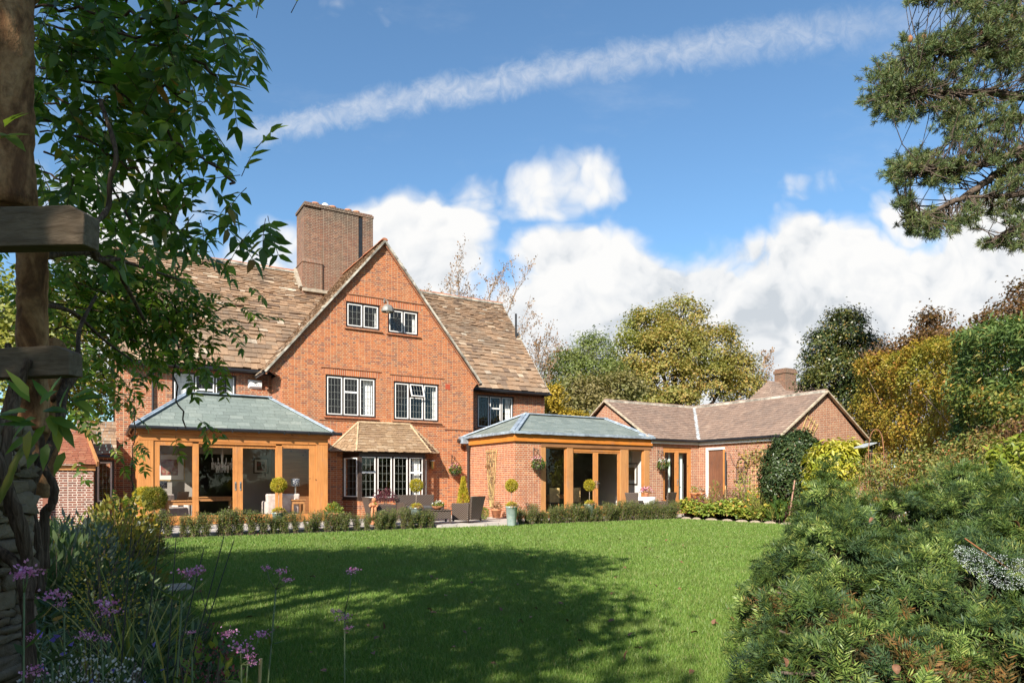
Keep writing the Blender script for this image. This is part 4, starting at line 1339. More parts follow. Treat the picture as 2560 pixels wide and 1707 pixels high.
# ================================================================ GROUND
def sheet(name, poly, z, mat, sub=0):
    mb = MB().add([(p[0], p[1], z) for p in poly], [tuple(range(len(poly)))])
    o = mb.build(name, mat)
    tri = o.data
    o['kind'] = 'structure'
    return o
g = newmat('lawn_soil')
tc = g.n('ShaderNodeTexCoord').outputs['Object']
cc = g.ramp(g.noise(tc, .35, 6.0, .65), [(.3, (.060, .115, .018)), (.5, (.075, .14, .022)), (.7, (.090, .155, .030))])
cc = g.mix(g.m('MULTIPLY', g.mrange(g.noise(tc, 40.0, 3.0, .7), .4, .7), .6), cc, (.035, .065, .012))
finish(g, g.n('ShaderNodeBsdfPrincipled', {'Base Color': cc, 'Roughness': .9, 'Specular IOR Level': .1}).outputs[0])
g = newmat('field')
tc = g.n('ShaderNodeTexCoord').outputs['Object']
cc = g.ramp(g.noise(tc, .08, 6.0, .65), [(.3, (.05, .075, .02)), (.5, (.075, .09, .03)), (.7, (.10, .085, .045))])
finish(g, g.n('ShaderNodeBsdfPrincipled', {'Base Color': cc, 'Roughness': .95, 'Specular IOR Level': .1}).outputs[0])
g = newmat('soil')
tc = g.n('ShaderNodeTexCoord').outputs['Object']
nz = g.noise(tc, 5.0, 6.0, .7)
cc = g.ramp(nz, [(.3, (.022, .016, .011)), (.6, (.048, .034, .024)), (.8, (.085, .06, .042))])
bp = g.n('ShaderNodeBump', {'Height': nz, 'Strength': .8, 'Distance': .05})
finish(g, g.n('ShaderNodeBsdfPrincipled', {'Base Color': cc, 'Roughness': .95, 'Normal': bp.outputs[0]}).outputs[0])
g = newmat('paving')
tc = g.n('ShaderNodeTexCoord').outputs['Object']
bt = g.n('ShaderNodeTexBrick', {'Vector': tc, 'Color1': (.56, .50, .43), 'Color2': (.44, .40, .36), 'Mortar': (.25, .22, .19), 'Scale': 1.0, 'Mortar Size': .012, 'Brick Width': .9, 'Row Height': .6})
cc = g.mix(g.m('MULTIPLY', g.mrange(g.noise(tc, 3.0, 6.0, .65), .4, .75), .5), bt.outputs[0], (.36, .33, .29))
finish(g, g.n('ShaderNodeBsdfPrincipled', {'Base Color': cc, 'Roughness': .8, 'Specular IOR Level': .3}).outputs[0])

mb = MB()
gx = list(np.linspace(-600, -60, 8)) + list(np.linspace(-50, 60, 12)) + list(np.linspace(70, 600, 8))
gy = list(np.linspace(-300, -20, 6)) + list(np.linspace(-10, 60, 10)) + list(np.linspace(80, 1200, 10))
vs = [(x, y, -.06) for y in gy for x in gx]
nx = len(gx)
mb.add(vs, [(j * nx + i, j * nx + i + 1, (j + 1) * nx + i + 1, (j + 1) * nx + i) for j in range(len(gy) - 1) for i in range(nx - 1)])
o = mb.build('ground', M['field']); o['kind'] = 'structure'
hp = lambda a, b: (H(a, b).x, H(a, b).y)
LAWN = [hp(-4.4, -6.05), (-9.3, 15.6), (-7.6, 13.0), (-5.4, 9.6), (-3.6, 7.0), (-2.35, 5.2), (-1.5, 3.0), (-1.3, -4), (4, -4), (4.6, 3), (5.4, 6.5), (6.2, 10), (6.6, 13), (8.2, 17.5), (9.2, 21), (9.6, 23.7), (8.0, 25.9), hp(14.2, -5.95), hp(6.6, -6.05), hp(3.6, -6.05)]
sheet('lawn', LAWN, 0.0, M['lawn_soil'])
ter = [hp(-6.5, -5.6), hp(3.55, -5.6), hp(3.62, -6.02), hp(6.58, -6.02), hp(6.65, -5.55), hp(14.5, -5.5), hp(14.8, -4.9), hp(17.1, -4.9), hp(17.1, 2.5), hp(-6.5, 2.5)]
mb = MB().wall(ter, [], 'z', -.05, TZ + .05)
o = mb.build('terrace', M['paving']); o['kind'] = 'structure'
sheet('flower_bed_soil', [(-9.25, 15.7), (-7.65, 13.05), (-5.45, 9.65), (-3.65, 7.05), (-2.4, 5.25), (-1.55, 3.0), (-1.4, -3), (-9, -3), (-20, 8), (-20, 26), hp(-6.5, 2), hp(-6.6, -6.1), hp(-4.5, -6.1)], .012, M['soil'])
sheet('border_soil', [hp(14.3, -5.9), (8.05, 25.95), (9.65, 23.75), (9.25, 21.0), (8.25, 17.5), (6.65, 13), (6.25, 10), (5.45, 6.5), (4.65, 3), (4.05, -4), (20, -4), (26, 14), (24, 32), hp(17.2, -4.9), hp(14.8, -5.0)], .014, M['soil'])
sheet('hedge_bed_soil', [hp(-6.4, -6.06), hp(3.5, -6.06), hp(3.5, -5.62), hp(-6.4, -5.62)], .018, M['soil'])
sheet('hedge_bed_soil', [hp(6.7, -6.04), hp(14.2, -5.94), hp(14.2, -5.53), hp(6.7, -5.58)], .018, M['soil'])

# grass blades over the lawn
def inside(poly, X, Y):
    c = np.zeros(len(X), bool)
    n = len(poly)
    for i in range(n):
        x0, y0 = poly[i]; x1, y1 = poly[(i + 1) % n]
        cond = ((y0 > Y) != (y1 > Y))
        xi = (x1 - x0) * (Y - y0) / (y1 - y0 + 1e-12) + x0
        c ^= cond & (X < xi)
    return c
leaf_mat('grass_blade', [(0, (0.097, 0.173, 0.030)), (.35, (0.140, 0.243, 0.039)), (.7, (0.184, 0.281, 0.052)), (.92, (0.227, 0.292, 0.076)), (1, (0.367, 0.335, 0.151))], rough=.5, trans=.3, clump=(.155, .215, .05), cscale=.8, tmul=(1.2, 1.3, .7))
r = np.random.RandomState(5)
n = 900000
D = 4.3 * (28 / 4.3) ** r.rand(n)
X = r.uniform(-.86, .86, n) * D
ok = inside(LAWN, X, D)
X, D = X[ok], D[ok]
n = len(X)
hgt = r.uniform(.022, .052, n) * (1 + .02 * D)
wd = (.0022 + .00055 * D) * r.uniform(.7, 1.3, n)
az = r.uniform(0, 2 * math.pi, n)
lean = r.uniform(.1, .75, n) * hgt
th_ = r.uniform(0, 2 * math.pi, n)
V = np.empty((n, 3, 3))
V[:, 0] = np.stack([X - np.cos(az) * wd, D - np.sin(az) * wd, np.full(n, -.004)], 1)
V[:, 1] = np.stack([X + np.cos(az) * wd, D + np.sin(az) * wd, np.full(n, -.004)], 1)
V[:, 2] = np.stack([X + np.cos(th_) * lean, D + np.sin(th_) * lean, hgt], 1)
o = np_mesh('grass', V.reshape(-1, 3), np.arange(n * 3).reshape(n, 3), M['grass_blade'])
tag(o, 'short green mown grass blades covering the lawn', 'grass', kind='stuff')

# ================================================================ TREES
pm('dummy_none', (.1, .1, .1))
leaf_mat('maple_leaf', [(0, (.22, .22, .06)), (.35, (.30, .265, .07)), (.7, (.38, .30, .08)), (1, (.42, .25, .08))], clump=(.24, .27, .07), cscale=.28)
leaf_mat('willow_leaf', [(0, (.13, .18, .05)), (.5, (.20, .25, .075)), (1, (.29, .31, .11))], clump=(.18, .20, .06), cscale=.3)
leaf_mat('scrub_leaf', [(0, (.18, .15, .06)), (.5, (.25, .215, .085)), (1, (.31, .25, .11))], clump=(.17, .20, .065), cscale=.35)
leaf_mat('yellow_leaf', [(0, (.34, .25, .03)), (.5, (.45, .33, .04)), (1, (.55, .38, .06))], cscale=.8)
leaf_mat('rust_leaf', [(0, (.25, .12, .06)), (.5, (.33, .18, .09)), (1, (.40, .24, .10))], cscale=.8)
leaf_mat('copper_leaf', [(0, (.10, .06, .03)), (.5, (.17, .09, .04)), (.8, (.22, .15, .05)), (1, (.28, .11, .05))], cscale=.6)
leaf_mat('holly_leaf', [(0, (.022, .042, .016)), (.5, (.042, .070, .022)), (.78, (.09, .11, .03)), (.92, (.20, .18, .04)), (1, (.32, .18, .05))], rough=.35, trans=.15, clump=(.13, .13, .025), cscale=.45, spec=.5)
leaf_mat('beech_leaf', [(0, (.20, .18, .025)), (.3, (.36, .27, .035)), (.6, (.46, .32, .045)), (.88, (.52, .32, .06)), (1, (.46, .18, .06))], clump=(.22, .25, .04), cscale=.6)
leaf_mat('cypress_leaf', [(0, (.055, .10, .024)), (.5, (.10, .165, .040)), (.90, (.17, .23, .06)), (1, (.38, .25, .07))], rough=.6, trans=.2, clump=(.04, .09, .02), cscale=.6)

B = lambda px, D, z=0.0: np.array([(px - 1280) / 1700 * D, D, z])
def zz(py, D): return EYE + (1204 - py) / 1700 * D
def lob(px, py, D, rx, rz, ry=None):
    """crown lobe centred on a pixel at distance D, radii in metres"""
    p = at(px, py, D)
    return ((p.x, p.y, p.z), (rx, ry or (rx + rz) / 2, rz))

tree('maple_tree', 'golden green round crowned tree rising behind the bungalow roof', B(1700, 60),
     [lob(1620, 835, 60, 2.6, 2.3), lob(1700, 805, 61, 2.4, 2.0), lob(1590, 900, 58, 2.4, 2.2), lob(1680, 890, 58, 3.0, 2.6), lob(1770, 880, 60, 2.8, 2.4), lob(1840, 935, 60, 2.2, 2.0), lob(1560, 960, 58, 2.4, 2.0), lob(1660, 960, 57, 3.0, 2.2), lob(1760, 965, 58, 3.0, 2.0), lob(1860, 985, 59, 1.8, 1.4)],
     'maple_leaf', .22, .15, 780, 52, .80, .45, 101, up=.6, inner=.62)
tree('willow_tree', 'loose grey green tree left of the golden tree', B(1440, 54),
     [lob(1480, 890, 54, 1.8, 1.6), lob(1420, 930, 54, 1.8, 1.6), lob(1500, 950, 53, 2.0, 1.6), lob(1400, 1000, 53, 2.0, 1.4), lob(1470, 1000, 52, 2.4, 1.4)],
     'willow_leaf', .26, .09, 420, 36, .85, .28, 102, hang=-.5, rnd=1.0)
tree('scrub_tree', 'olive brown bushy tree low behind the two slate and tile roofs', B(1500, 48),
     [lob(1450, 990, 48, 2.0, 1.3), lob(1540, 985, 49, 2.2, 1.4), lob(1400, 1030, 47, 1.8, 1.2), lob(1600, 1015, 50, 1.6, 1.2), lob(1500, 1030, 47, 2.2, 1.0)],
     'scrub_leaf', .26, .14, 420, 26, .8, .2, 103)
tree('golden_shrub', 'small yellow leaved tree at the right end of the old house', B(1385, 42),
     [lob(1388, 990, 42, .55, .55), lob(1380, 1030, 42, .6, .6), lob(1420, 1045, 42, .7, .4), lob(1450, 1050, 42, .7, .35), lob(1390, 1060, 42, .7, .6)],
     'yellow_leaf', .16, .11, 160, 26, .4, .08, 104)
tree('golden_shrub', 'low yellow green shrub showing above the bungalow ridge', B(1680, 47),
     [lob(1690, 1000, 47, 1.4, .7), lob(1640, 1015, 47, 1.2, .5)], 'maple_leaf', .2, .13, 120, 26, .5, .1, 105)
r = np.random.RandomState(3)
bare_tree('birch_tree', 'nearly bare pale twigged tree with sparse orange leaves behind the gable', B(1130, 50, 6.5),
          [((-.35, 0, 1), 5.6, .10, 0), ((.1, 0, 1), 6.6, .12, 0), ((.35, .1, 1), 5.4, .10, 0), ((-.1, .2, 1), 5.2, .09, 0), ((-.6, 0, .8), 4.6, .08, .5), ((.65, 0, .7), 4.6, .08, .5)],
          'rust_leaf', .15, .10, 3200, 106, 3, 'twig_pale', None, .42, .5, .60)
bare_tree('birch_tree', 'thin reddish bare tree beside the old roof end and flue pipe', B(1330, 52, 3.0),
          [((-.35, 0, 1), 5.2, .10, 0), ((0, 0, 1), 5.2, .12, 0), ((.4, 0, 1), 5.2, .10, 0), ((.6, .1, 1), 4.2, .09, 0), ((-.5, 0, .9), 4.4, .08, .5)],
          'rust_leaf', .16, .10, 2600, 107, 3, 'twig_pale', None, .45, .45, .60)
bare_tree('birch_tree', 'low reddish half bare tree beyond the willowy green tree', B(1400, 58, 2.0),
          [((-.4, 0, 1), 5.6, .10, 0), ((0, 0, 1), 5.6, .12, 0), ((.4, 0, 1), 5.6, .10, 0)],
          'rust_leaf', .18, .12, 1800, 108, 3, 'twig_pale', None, .5, .4, .62)
bare_tree('birch_tree', 'russet half bare tree at the right flank of the golden tree', B(1880, 62, 3.0),
          [((-.3, 0, 1), 5.0, .10, 0), ((.15, 0, 1), 5.0, .12, 0), ((.5, 0, 1), 4.6, .10, 0)],
          'rust_leaf', .22, .15, 1800, 109, 3, 'twig_pale', None, .5, .4, .62)
tree('holly_tree', 'dark evergreen tree with autumn sprays behind the bungalow gable', B(2120, 36),
     [lob(2110, 830, 36, 1.0, 1.2), lob(2060, 870, 36, 1.1, 1.0), lob(2150, 890, 36.5, 1.2, 1.2), lob(2080, 930, 36, 1.5, 1.2), lob(2160, 960, 37, 1.3, 1.3), lob(2050, 960, 35.5, .9, .8), lob(2110, 1010, 36.5, 1.6, 1.2)],
     'holly_leaf', .13, .085, 760, 44, .48, .22, 110, bark='bark_pale')
tree('holly_tree', 'dark leafy tree filling the gap left of the golden hedge', B(2185, 33),
     [lob(2190, 1010, 33, 1.0, 1.4), lob(2170, 1090, 33, 1.0, 1.0), lob(2230, 960, 34, .9, .9)], 'holly_leaf', .15, .1, 220, 30, .5, .12, 111)
bare_tree('copper_tree', 'bare topped bronze leaved tree above the golden hedge', B(2330, 30, 3.5),
          [((-.15, 0, 1), 2.6, .06, 0), ((.1, 0, 1), 3.0, .06, 0), ((-.45, 0, 1), 2.4, .05, 0), ((.4, 0, 1), 2.2, .05, 0)],
          'copper_leaf', .13, .085, 900, 112, 3, 'twig', None, .42, .5, .6)
tree('copper_tree', 'bronze brown bushy tree behind the crest of the golden hedge', B(2280, 29),
     [lob(2290, 870, 29, 1.0, .5), lob(2370, 860, 28, .9, .4), lob(2220, 905, 30, .7, .45), lob(2325, 815, 29, .35, .5)], 'copper_leaf', .14, .09, 190, 30, .5, .14, 113)
tree('copper_tree', 'tall copper beech reaching out of the picture above the cypress hedge', B(2560, 24),
     [lob(2520, 790, 24, .75, .5), lob(2450, 815, 24, .6, .35), lob(2555, 740, 24, .4, .6), lob(2600, 800, 24, .9, .8), lob(2660, 740, 24.5, 1.0, .9), lob(2400, 845, 24.5, .6, .3)], 'copper_leaf', .12, .08, 260, 26, .34, .16, 114, inner=.4)

# clipped hedges: leaves over a bent wall of foliage
def hedge(name, label, path, top, width, leaf, L, Wd, dens, seed, bump=.25, cat='hedge', kind='quad', up=.3, rnd=.9, hang=0., stem='twig'):
    """path: world (x,y) points, top: heights at those points"""
    r = np.random.RandomState(seed)
    path = [np.array(p, float) for p in path]
    c0 = path[0]
    o = empty(name, (c0[0], c0[1], 0), 0, label, cat)
    Vs = []
    for (p, q, h0, h1) in zip(path[:-1], path[1:], top[:-1], top[1:]):
        d = q - p
        Ln = np.linalg.norm(d)
        t = d / Ln
        nrm = np.array([-t[1], t[0]])
        hm = (h0 + h1) / 2
        for side in (-1, 1, 0):
            area = Ln * (hm if side else width)
            n = int(area * dens * (1 if side <= 0 else 1.0))
            s = r.rand(n)
            hh = h0 + (h1 - h0) * s
            if side:
                z = r.rand(n) ** .85 * hh
                off = np.full(n, side * width / 2.0)
                out = np.array([nrm[0] * side, nrm[1] * side, .25])
            else:
                z = hh
                off = r.uniform(-.5, .5, n) * width
                out = np.array([0, 0, 1.0])
            X = p[None] + d[None] * s[:, None] + nrm[None] * off[:, None]
            P = np.concatenate([X, z[:, None]], 1)
            wv = np.sin(P[:, 0] * 1.3 + P[:, 2] * 1.9) * np.cos(P[:, 1] * 1.1 - P[:, 2] * 1.2) + .6 * np.sin(P[:, 0] * 3.7 + P[:, 1] * 2.9 + P[:, 2] * 4.3)
            P = P + out[None] * (wv * bump * .5 + r.normal(0, .10, n) - .05)[:, None]
            P[:, 2] = np.maximum(P[:, 2], .05)
            Nn = unit(rand_unit(r, n) * rnd + out[None] * .7 + np.array([[0, 0, up]]))
            A = rand_unit(r, n) - np.array([[0, 0, hang]]) + out[None] * .4
            A = unit(A - Nn * np.sum(A * Nn, 1, keepdims=True))
            l = L * r.uniform(.7, 1.25, n)
            Vs.append((leaf_quads if kind == 'quad' else leaf_oval)(P - np.array([[c0[0], c0[1], 0]]), A, Nn, l, l * Wd / L))
    V, F = merge(*Vs)
    np_mesh('foliage', V, F, M[leaf], o)
    # woody core so that the body is not hollow
    A, Bq = [], []
    for p, q, h0, h1 in zip(path[:-1], path[1:], top[:-1], top[1:]):
        m = max(3, int(np.linalg.norm(q - p) / .35))
        for i in range(m):
            s = (i + .5) / m
            b = p + (q - p) * s - c0
            h = h0 + (h1 - h0) * s
            for k in range(5):
                A.append((b[0] + r.normal(0, .05), b[1] + r.normal(0, .05), .0 + h * .12 * k))
                Bq.append((b[0] + r.normal(0, width * .3), b[1] + r.normal(0, width * .3), h * (.35 + .13 * k)))
    V, F = sticks(A, Bq, .035, .012, 4)
    np_mesh('stems', V, F, M[stem], o)
    return o
leaf_mat('mixed_leaf', [(0, (.10, .13, .03)), (.4, (.17, .21, .045)), (.7, (.27, .27, .055)), (.9, (.40, .29, .05)), (1, (.42, .18, .05))], clump=(.11, .17, .035), cscale=.9)
hb = lambda px, D: ((px - 1280) / 1700 * D, D)
hedge('beech_hedge', 'big clipped beech hedge in golden autumn leaf along the right border', [hb(2185, 31.5), hb(2330, 25.5), hb(2500, 20.5)], [zz(905, 31.5), zz(865, 25.5), zz(850, 20.5)], 1.5, 'beech_leaf', .10, .068, 430, 121, bump=.45)
hedge('cypress_hedge', 'tall bright green clipped conifer hedge beyond the golden hedge at the right edge', [hb(2455, 19.6), hb(2640, 15.8), hb(2900, 13.2)], [zz(838, 19.6), zz(812, 15.8), zz(812, 13.2)], 1.6, 'cypress_leaf', .17, .04, 600, 122, bump=.3, up=.2, hang=.0)

hedge('beech_hedge', 'lower olive and gold leafed hedge in front of the bright green conifer hedge', [hb(2440, 18.6), hb(2560, 15.6), hb(2760, 13.0)], [zz(960, 18.6), zz(985, 15.6), zz(1000, 13.0)], .7, 'mixed_leaf', .09, .055, 420, 123, bump=.5)
# trees that shade the lawn from behind the viewer
leaf_mat('shade_leaf', [(0, (.04, .08, .015)), (.5, (.07, .12, .02)), (1, (.12, .15, .03))])
tree('shade_tree', 'broad leafy tree standing left behind the viewer', (-7.2, -2.2, 0),
     [((-9.6, .2, 7.5), (2.4, 2.2, 1.5)), ((-6.9, .5, 8.1), (2.3, 2.2, 1.4)), ((-4.5, .7, 7.5), (1.8, 1.8, 1.15)), ((-3.8, -1.6, 6.0), (1.5, 1.6, 1.2)), ((-5.1, -.2, 7.5), (1.6, 1.3, .95)), ((-7.4, -.3, 7.3), (1.6, 1.3, 1.0)), ((-10.5, -1.5, 7.0), (2.2, 2.0, 1.8)), ((-8.2, -.5, 8.0), (2.0, 1.8, 1.2))],
     'shade_leaf', .22, .14, 640, 26, .75, .32, 131, group='trees behind the viewer')
tree('shade_tree', 'second broad leafy tree standing behind the viewer', (-4.5, -8.0, 0),
     [((-6.0, -7.5, 7.2), (2.6, 2.6, 2.0)), ((-4.4, -8.2, 6.0), (2.0, 2.2, 1.8)), ((-5.8, -8.5, 4.6), (2.8, 2.4, 1.6)), ((-8.4, -8.0, 7.6), (2.6, 2.6, 2.0))],
     'shade_leaf', .22, .14, 420, 26, .8, .32, 132, group='trees behind the viewer')
r = np.random.RandomState(77)
for k in range(9):
    x = -30 + k * 8.5
    y = -26 - r.rand() * 10
    h = 8 + r.rand() * 3
    tree('shade_tree', 'tall leafy tree in the row far behind the viewer', (x, y, 0),
         [((x, y, h), (3.2, 3, 2.6)), ((x + 1.8, y, h * .7), (2.8, 2.6, 2.4)), ((x - 2, y, h * .62), (2.8, 2.6, 2.6)), ((x, y, h * .35), (3.6, 2.6, 2.4))],
         'shade_leaf', .5, .32, 130, 22, 1.2, .3, 200 + k, group='row of trees far behind the viewer')
# trees past the left wing, seen through the climber
leaf_mat('lime_leaf', [(0, (.11, .15, .025)), (.5, (.19, .23, .04)), (1, (.30, .30, .06))], clump=(.30, .27, .05), cscale=.5)
tree('garden_tree', 'light green leafy tree beyond the outbuilding at the left', B(60, 26),
     [lob(40, 820, 26, 2.2, 2.0), lob(140, 900, 26, 2.0, 1.8), lob(60, 980, 26, 2.4, 2.0), lob(190, 1010, 27, 1.6, 1.4), lob(-60, 900, 26, 2.2, 2.4), lob(200, 820, 28, 1.4, 1.6)],
     'lime_leaf', .22, .14, 420, 26, .8, .22, 141)
# neighbour
nb = empty('neighbour_house', (0, 0, 0), 0, 'distant house with dark tiled hipped roof and brick chimney behind the bungalow', 'house')
nb.location = tuple(B(1960, 56)); nb.rotation_euler = (0, 0, R(30))
tile_roof('roof_tiles', M['clay_tile'], nb, (-4.6, -3.5, 5.4), (1, 0, 0), (0, 3.5, 4.2), 5.5, lambda v: .22, lambda v: [(v * .50, 11 - v * .3)], (.25, .35), .03, 91)
tile_roof('roof_tiles', M['clay_tile'], nb, (-4.6, -3.5, 5.4), (0, 1, 0), (2.7, 0, 4.2), 5.0, lambda v: .22, lambda v: [(v * .70, 7 - v * .7)], (.25, .35), .03, 92)
MB().box(-4.3, 6, -3.2, 3.2, 0, 5.4).build('wall', M['chimney_brick'], nb)
MB().box(-.55, .75, -.6, .5, 7.5, 10.75).box(-.62, .82, -.67, .57, 10.35, 10.6).build('chimney', M['chimney_brick'], nb)
# ================================================================ TERRACE: POTS, FURNITURE, LOW HEDGES
leaf_mat('box_leaf', [(0, (.05, .085, .02)), (.4, (.09, .13, .03)), (.75, (.14, .18, .045)), (.96, (.26, .27, .06)), (1, (.44, .20, .07))], rough=.4, trans=.2, clump=(.14, .13, .03), cscale=2.2)
leaf_mat('gold_needle', [(0, (.30, .25, .02)), (.5, (.46, .37, .03)), (1, (.60, .46, .05))], trans=.3, clump=(.30, .30, .03), cscale=5.0)
leaf_mat('olive_needle', [(0, (.05, .075, .012)), (.5, (.12, .14, .02)), (1, (.28, .25, .03))], trans=.3, clump=(.34, .28, .03), cscale=3.0)
leaf_mat('fresh_leaf', [(0, (.10, .16, .025)), (.5, (.20, .25, .04)), (1, (.36, .34, .06))], trans=.3)
leaf_mat('green_leaf', [(0, (.035, .075, .015)), (.5, (.065, .12, .022)), (1, (.12, .17, .035))], trans=.3)
leaf_mat('purple_leaf', [(0, (.06, .015, .025)), (.6, (.12, .03, .045)), (1, (.20, .06, .07))], trans=.25)
leaf_mat('pink_petal', [(0, (.62, .16, .26)), (.5, (.75, .30, .40)), (1, (.80, .62, .66))], trans=.25, tmul=(1, 1, 1))
leaf_mat('white_petal', [(0, (.72, .70, .64)), (1, (.82, .80, .76))], trans=.25, tmul=(1, 1, 1))
leaf_mat('orange_petal', [(0, (.70, .20, .03)), (1, (.80, .36, .06))], trans=.2, tmul=(1, 1, 1))
leaf_mat('dry_leaf', [(0, (.16, .085, .04)), (.5, (.26, .15, .07)), (1, (.38, .24, .12))], trans=.2)
pm('galvanised', (.34, .44, .42), .45, .45, 7.0, metal=.35, bump=.15, col2=(.50, .58, .55))
pm('bamboo', (.56, .40, .17), .6, .3, 6.0)
pm('compost', (.03, .022, .016), .95, .4, 20.0)
g = newmat('wicker')
tc = g.n('ShaderNodeTexCoord').outputs['Object']
sp = g.n('ShaderNodeSeparateXYZ', {0: tc})
hs = g.m('SINE', g.m('MULTIPLY', sp.outputs[2], 95.0))
vs = g.m('SINE', g.m('MULTIPLY', g.m('ADD', sp.outputs[0], sp.outputs[1]), 62.0))
wv = g.m('MULTIPLY', hs, vs)
cc = g.ramp(g.m('ADD', g.m('MULTIPLY', wv, .5), .5), [(.15, (.022, .014, .010)), (.55, (.068, .046, .034)), (.85, (.165, .118, .088))])
cc = g.mix(g.m('MULTIPLY', g.mrange(g.noise(tc, 4.0, 4.0, .6), .4, .7), .4), cc, (.08, .065, .058))
bp = g.n('ShaderNodeBump', {'Height': wv, 'Strength': .6, 'Distance': .01})
finish(g, g.n('ShaderNodeBsdfPrincipled', {'Base Color': cc, 'Roughness': .55, 'Normal': bp.outputs[0]}).outputs[0])
pm('cushion', (.09, .085, .085), .95, .2, 10.0)

def ball_foliage(r, c, rad, n, L, Wd, squash=1.0, hang=0.0, top=False):
    dirs = rand_unit(r, n)
    if top: dirs[:, 2] = np.abs(dirs[:, 2])
    t = r.uniform(.70, 1.04, n) * (1 + .07 * np.sin(dirs[:, 0] * 6 + n) * np.cos(dirs[:, 2] * 5 + dirs[:, 1] * 4))
    P = np.array(c) + dirs * rad * t[:, None] * np.array([1, 1, squash])
    A = unit(dirs * .9 + rand_unit(r, n) * .8 - np.array([[0, 0, hang]]))
    Nn = unit(dirs + rand_unit(r, n) * .5)
    Nn = unit(Nn - A * np.sum(A * Nn, 1, keepdims=True))
    return leaf_quads(P, A, Nn, L * r.uniform(.7, 1.3, n), Wd)
def spray_foliage(r, c, rad, h, n, L, Wd, up=.6):
    """upright mixed little plant: leaves fill a rough dome over c"""
    dirs = rand_unit(r, n); dirs[:, 2] = np.abs(dirs[:, 2])
    t = r.rand(n) ** .4
    P = np.array(c) + dirs * np.array([rad, rad, h]) * t[:, None]
    A = unit(dirs + rand_unit(r, n) * .7 + np.array([[0, 0, up]]))
    Nn = unit(np.cross(A, rand_unit(r, n)))
    return leaf_quads(P, A, Nn, L * r.uniform(.6, 1.3, n), Wd)

# low hedges: separate young plants
def box_plant(seed, h=.55, w=.17):
    r = np.random.RandomState(seed)
    o = empty('box_plant', (0, 0, 0))
    A, Bq, Vs = [], [], []
    for k in range(30):
        b = np.array([r.normal(0, .05), r.normal(0, .04), 0])
        ang = r.uniform(0, 6.28); rr = w * r.uniform(.2, 1.05)
        t = np.array([math.cos(ang) * rr, math.sin(ang) * rr, h * r.uniform(.72, 1.06)])
        A.append(b); Bq.append(t)
        m = 74
        s = r.uniform(.12, 1.0, m)
        P = b + (t - b) * s[:, None] + r.normal(0, .022, (m, 3)) * np.array([1.5, 1.5, 1])
        Ax = unit(rand_unit(r, m) + np.array([[0, 0, .55]]) + (t - b) / h * .3)
        Nn = unit(np.cross(Ax, rand_unit(r, m)))
        Vs.append(leaf_quads(P, Ax, Nn, .032 * r.uniform(.7, 1.3, m), .019))
    V, F = merge(*Vs)
    np_mesh('foliage', V, F, M['box_leaf'], o)
    V, F = sticks(A, Bq, .006, .003, 4)
    np_mesh('stems', V, F, M['twig'], o)
    return o
protos = [box_plant(300 + i, .56 + .05 * i, .235 + .012 * i) for i in range(4)]
r = np.random.RandomState(9)
used = [False] * 4
def put_plant(a, b, label, group, sc=1.0):
    k = r.randint(4)
    o = protos[k]
    if used[k]: o = copy_tree(o)
    used[k] = True
    p = H(a, b, .0)
    o.location = p
    o.rotation_euler = (r.normal(0, .05), r.normal(0, .05), r.uniform(0, 6.28))
    s = sc * r.uniform(.80, 1.10)
    o.scale = (s * r.uniform(.92, 1.12), s * r.uniform(.92, 1.12), s)
    tag(o, label, 'hedge plant', group)
for a in np.arange(-5.1, 3.45, .30):
    put_plant(a + r.normal(0, .03), -5.84 + r.normal(0, .03), 'young box plant in the gappy low row before the oak conservatory', 'low box row before the conservatory', 1.0)
for a in np.arange(6.8, 14.1, .25):
    put_plant(a + r.normal(0, .03), -5.80 + r.normal(0, .04), 'box plant in the closed low row before the garden room', 'low box row before the garden room', 1.04)

def topiary(loc, ball_z, rad, pot_h, pot_r, leaf, label, seed, tall=True, under='gold_needle'):
    r = np.random.RandomState(seed)
    o = empty('topiary', loc, 0, label, 'topiary')
    MB().lathe([(pot_r * .68, 0), (pot_r * .72, .02), (pot_r * .97, pot_h * .93), (pot_r * 1.04, pot_h * .94), (pot_r * 1.05, pot_h), (pot_r * .96, pot_h), (pot_r * .93, pot_h * .95), (.01, pot_h * .95)], 20).build('pot', M['galvanised'], o, True)
    z = ball_z - loc[2]
    V, F = ball_foliage(r, (0, 0, z), rad, int(3000 * (rad / .2) ** 2), .055, .016)
    np_mesh('ball', V, F, M[leaf], o)
    lean = r.normal(0, .015)
    MB().tube([(lean, 0, pot_h * .9), (lean * .3, .01, (pot_h + z) / 2), (0, 0, z)], .011, 6).build('stem', M['twig_pale'], o, True)
    V, F = ball_foliage(r, (0, 0, pot_h), pot_r * .9, 520, .06, .018, .7, 0, True)
    np_mesh('underplanting', V, F, M[under], o)
    V, F = ball_foliage(r, (pot_r * .3, -pot_r * .4, pot_h), pot_r * .85, 160, .06, .03, .5, .8, True)
    np_mesh('trailing_leaves', V, F, M['dry_leaf'], o)
    return o
def gnd(px, D, z=TZ + .05):
    return ((px - 1280) / 1700 * D, D, z)
topiary(gnd(1279, 22.9, .02), 1.375, .195, .66, .205, 'gold_needle', 'yellow ball topiary in a tall galvanised pot at the gap in the low hedges', 311)
topiary(gnd(1041, 21.9), 1.385, .195, .52, .20, 'gold_needle', 'yellow ball topiary in a galvanised pot beside the wicker coffee table', 312)
topiary(gnd(697, 19.7), 1.41, .20, .47, .19, 'gold_needle', 'yellow ball topiary in a galvanised pot before the glazed conservatory front', 313)
topiary(gnd(1474, 25.4), 1.375, .19, .52, .20, 'gold_needle', 'yellow ball topiary in a galvanised pot before the garden room doors', 314)
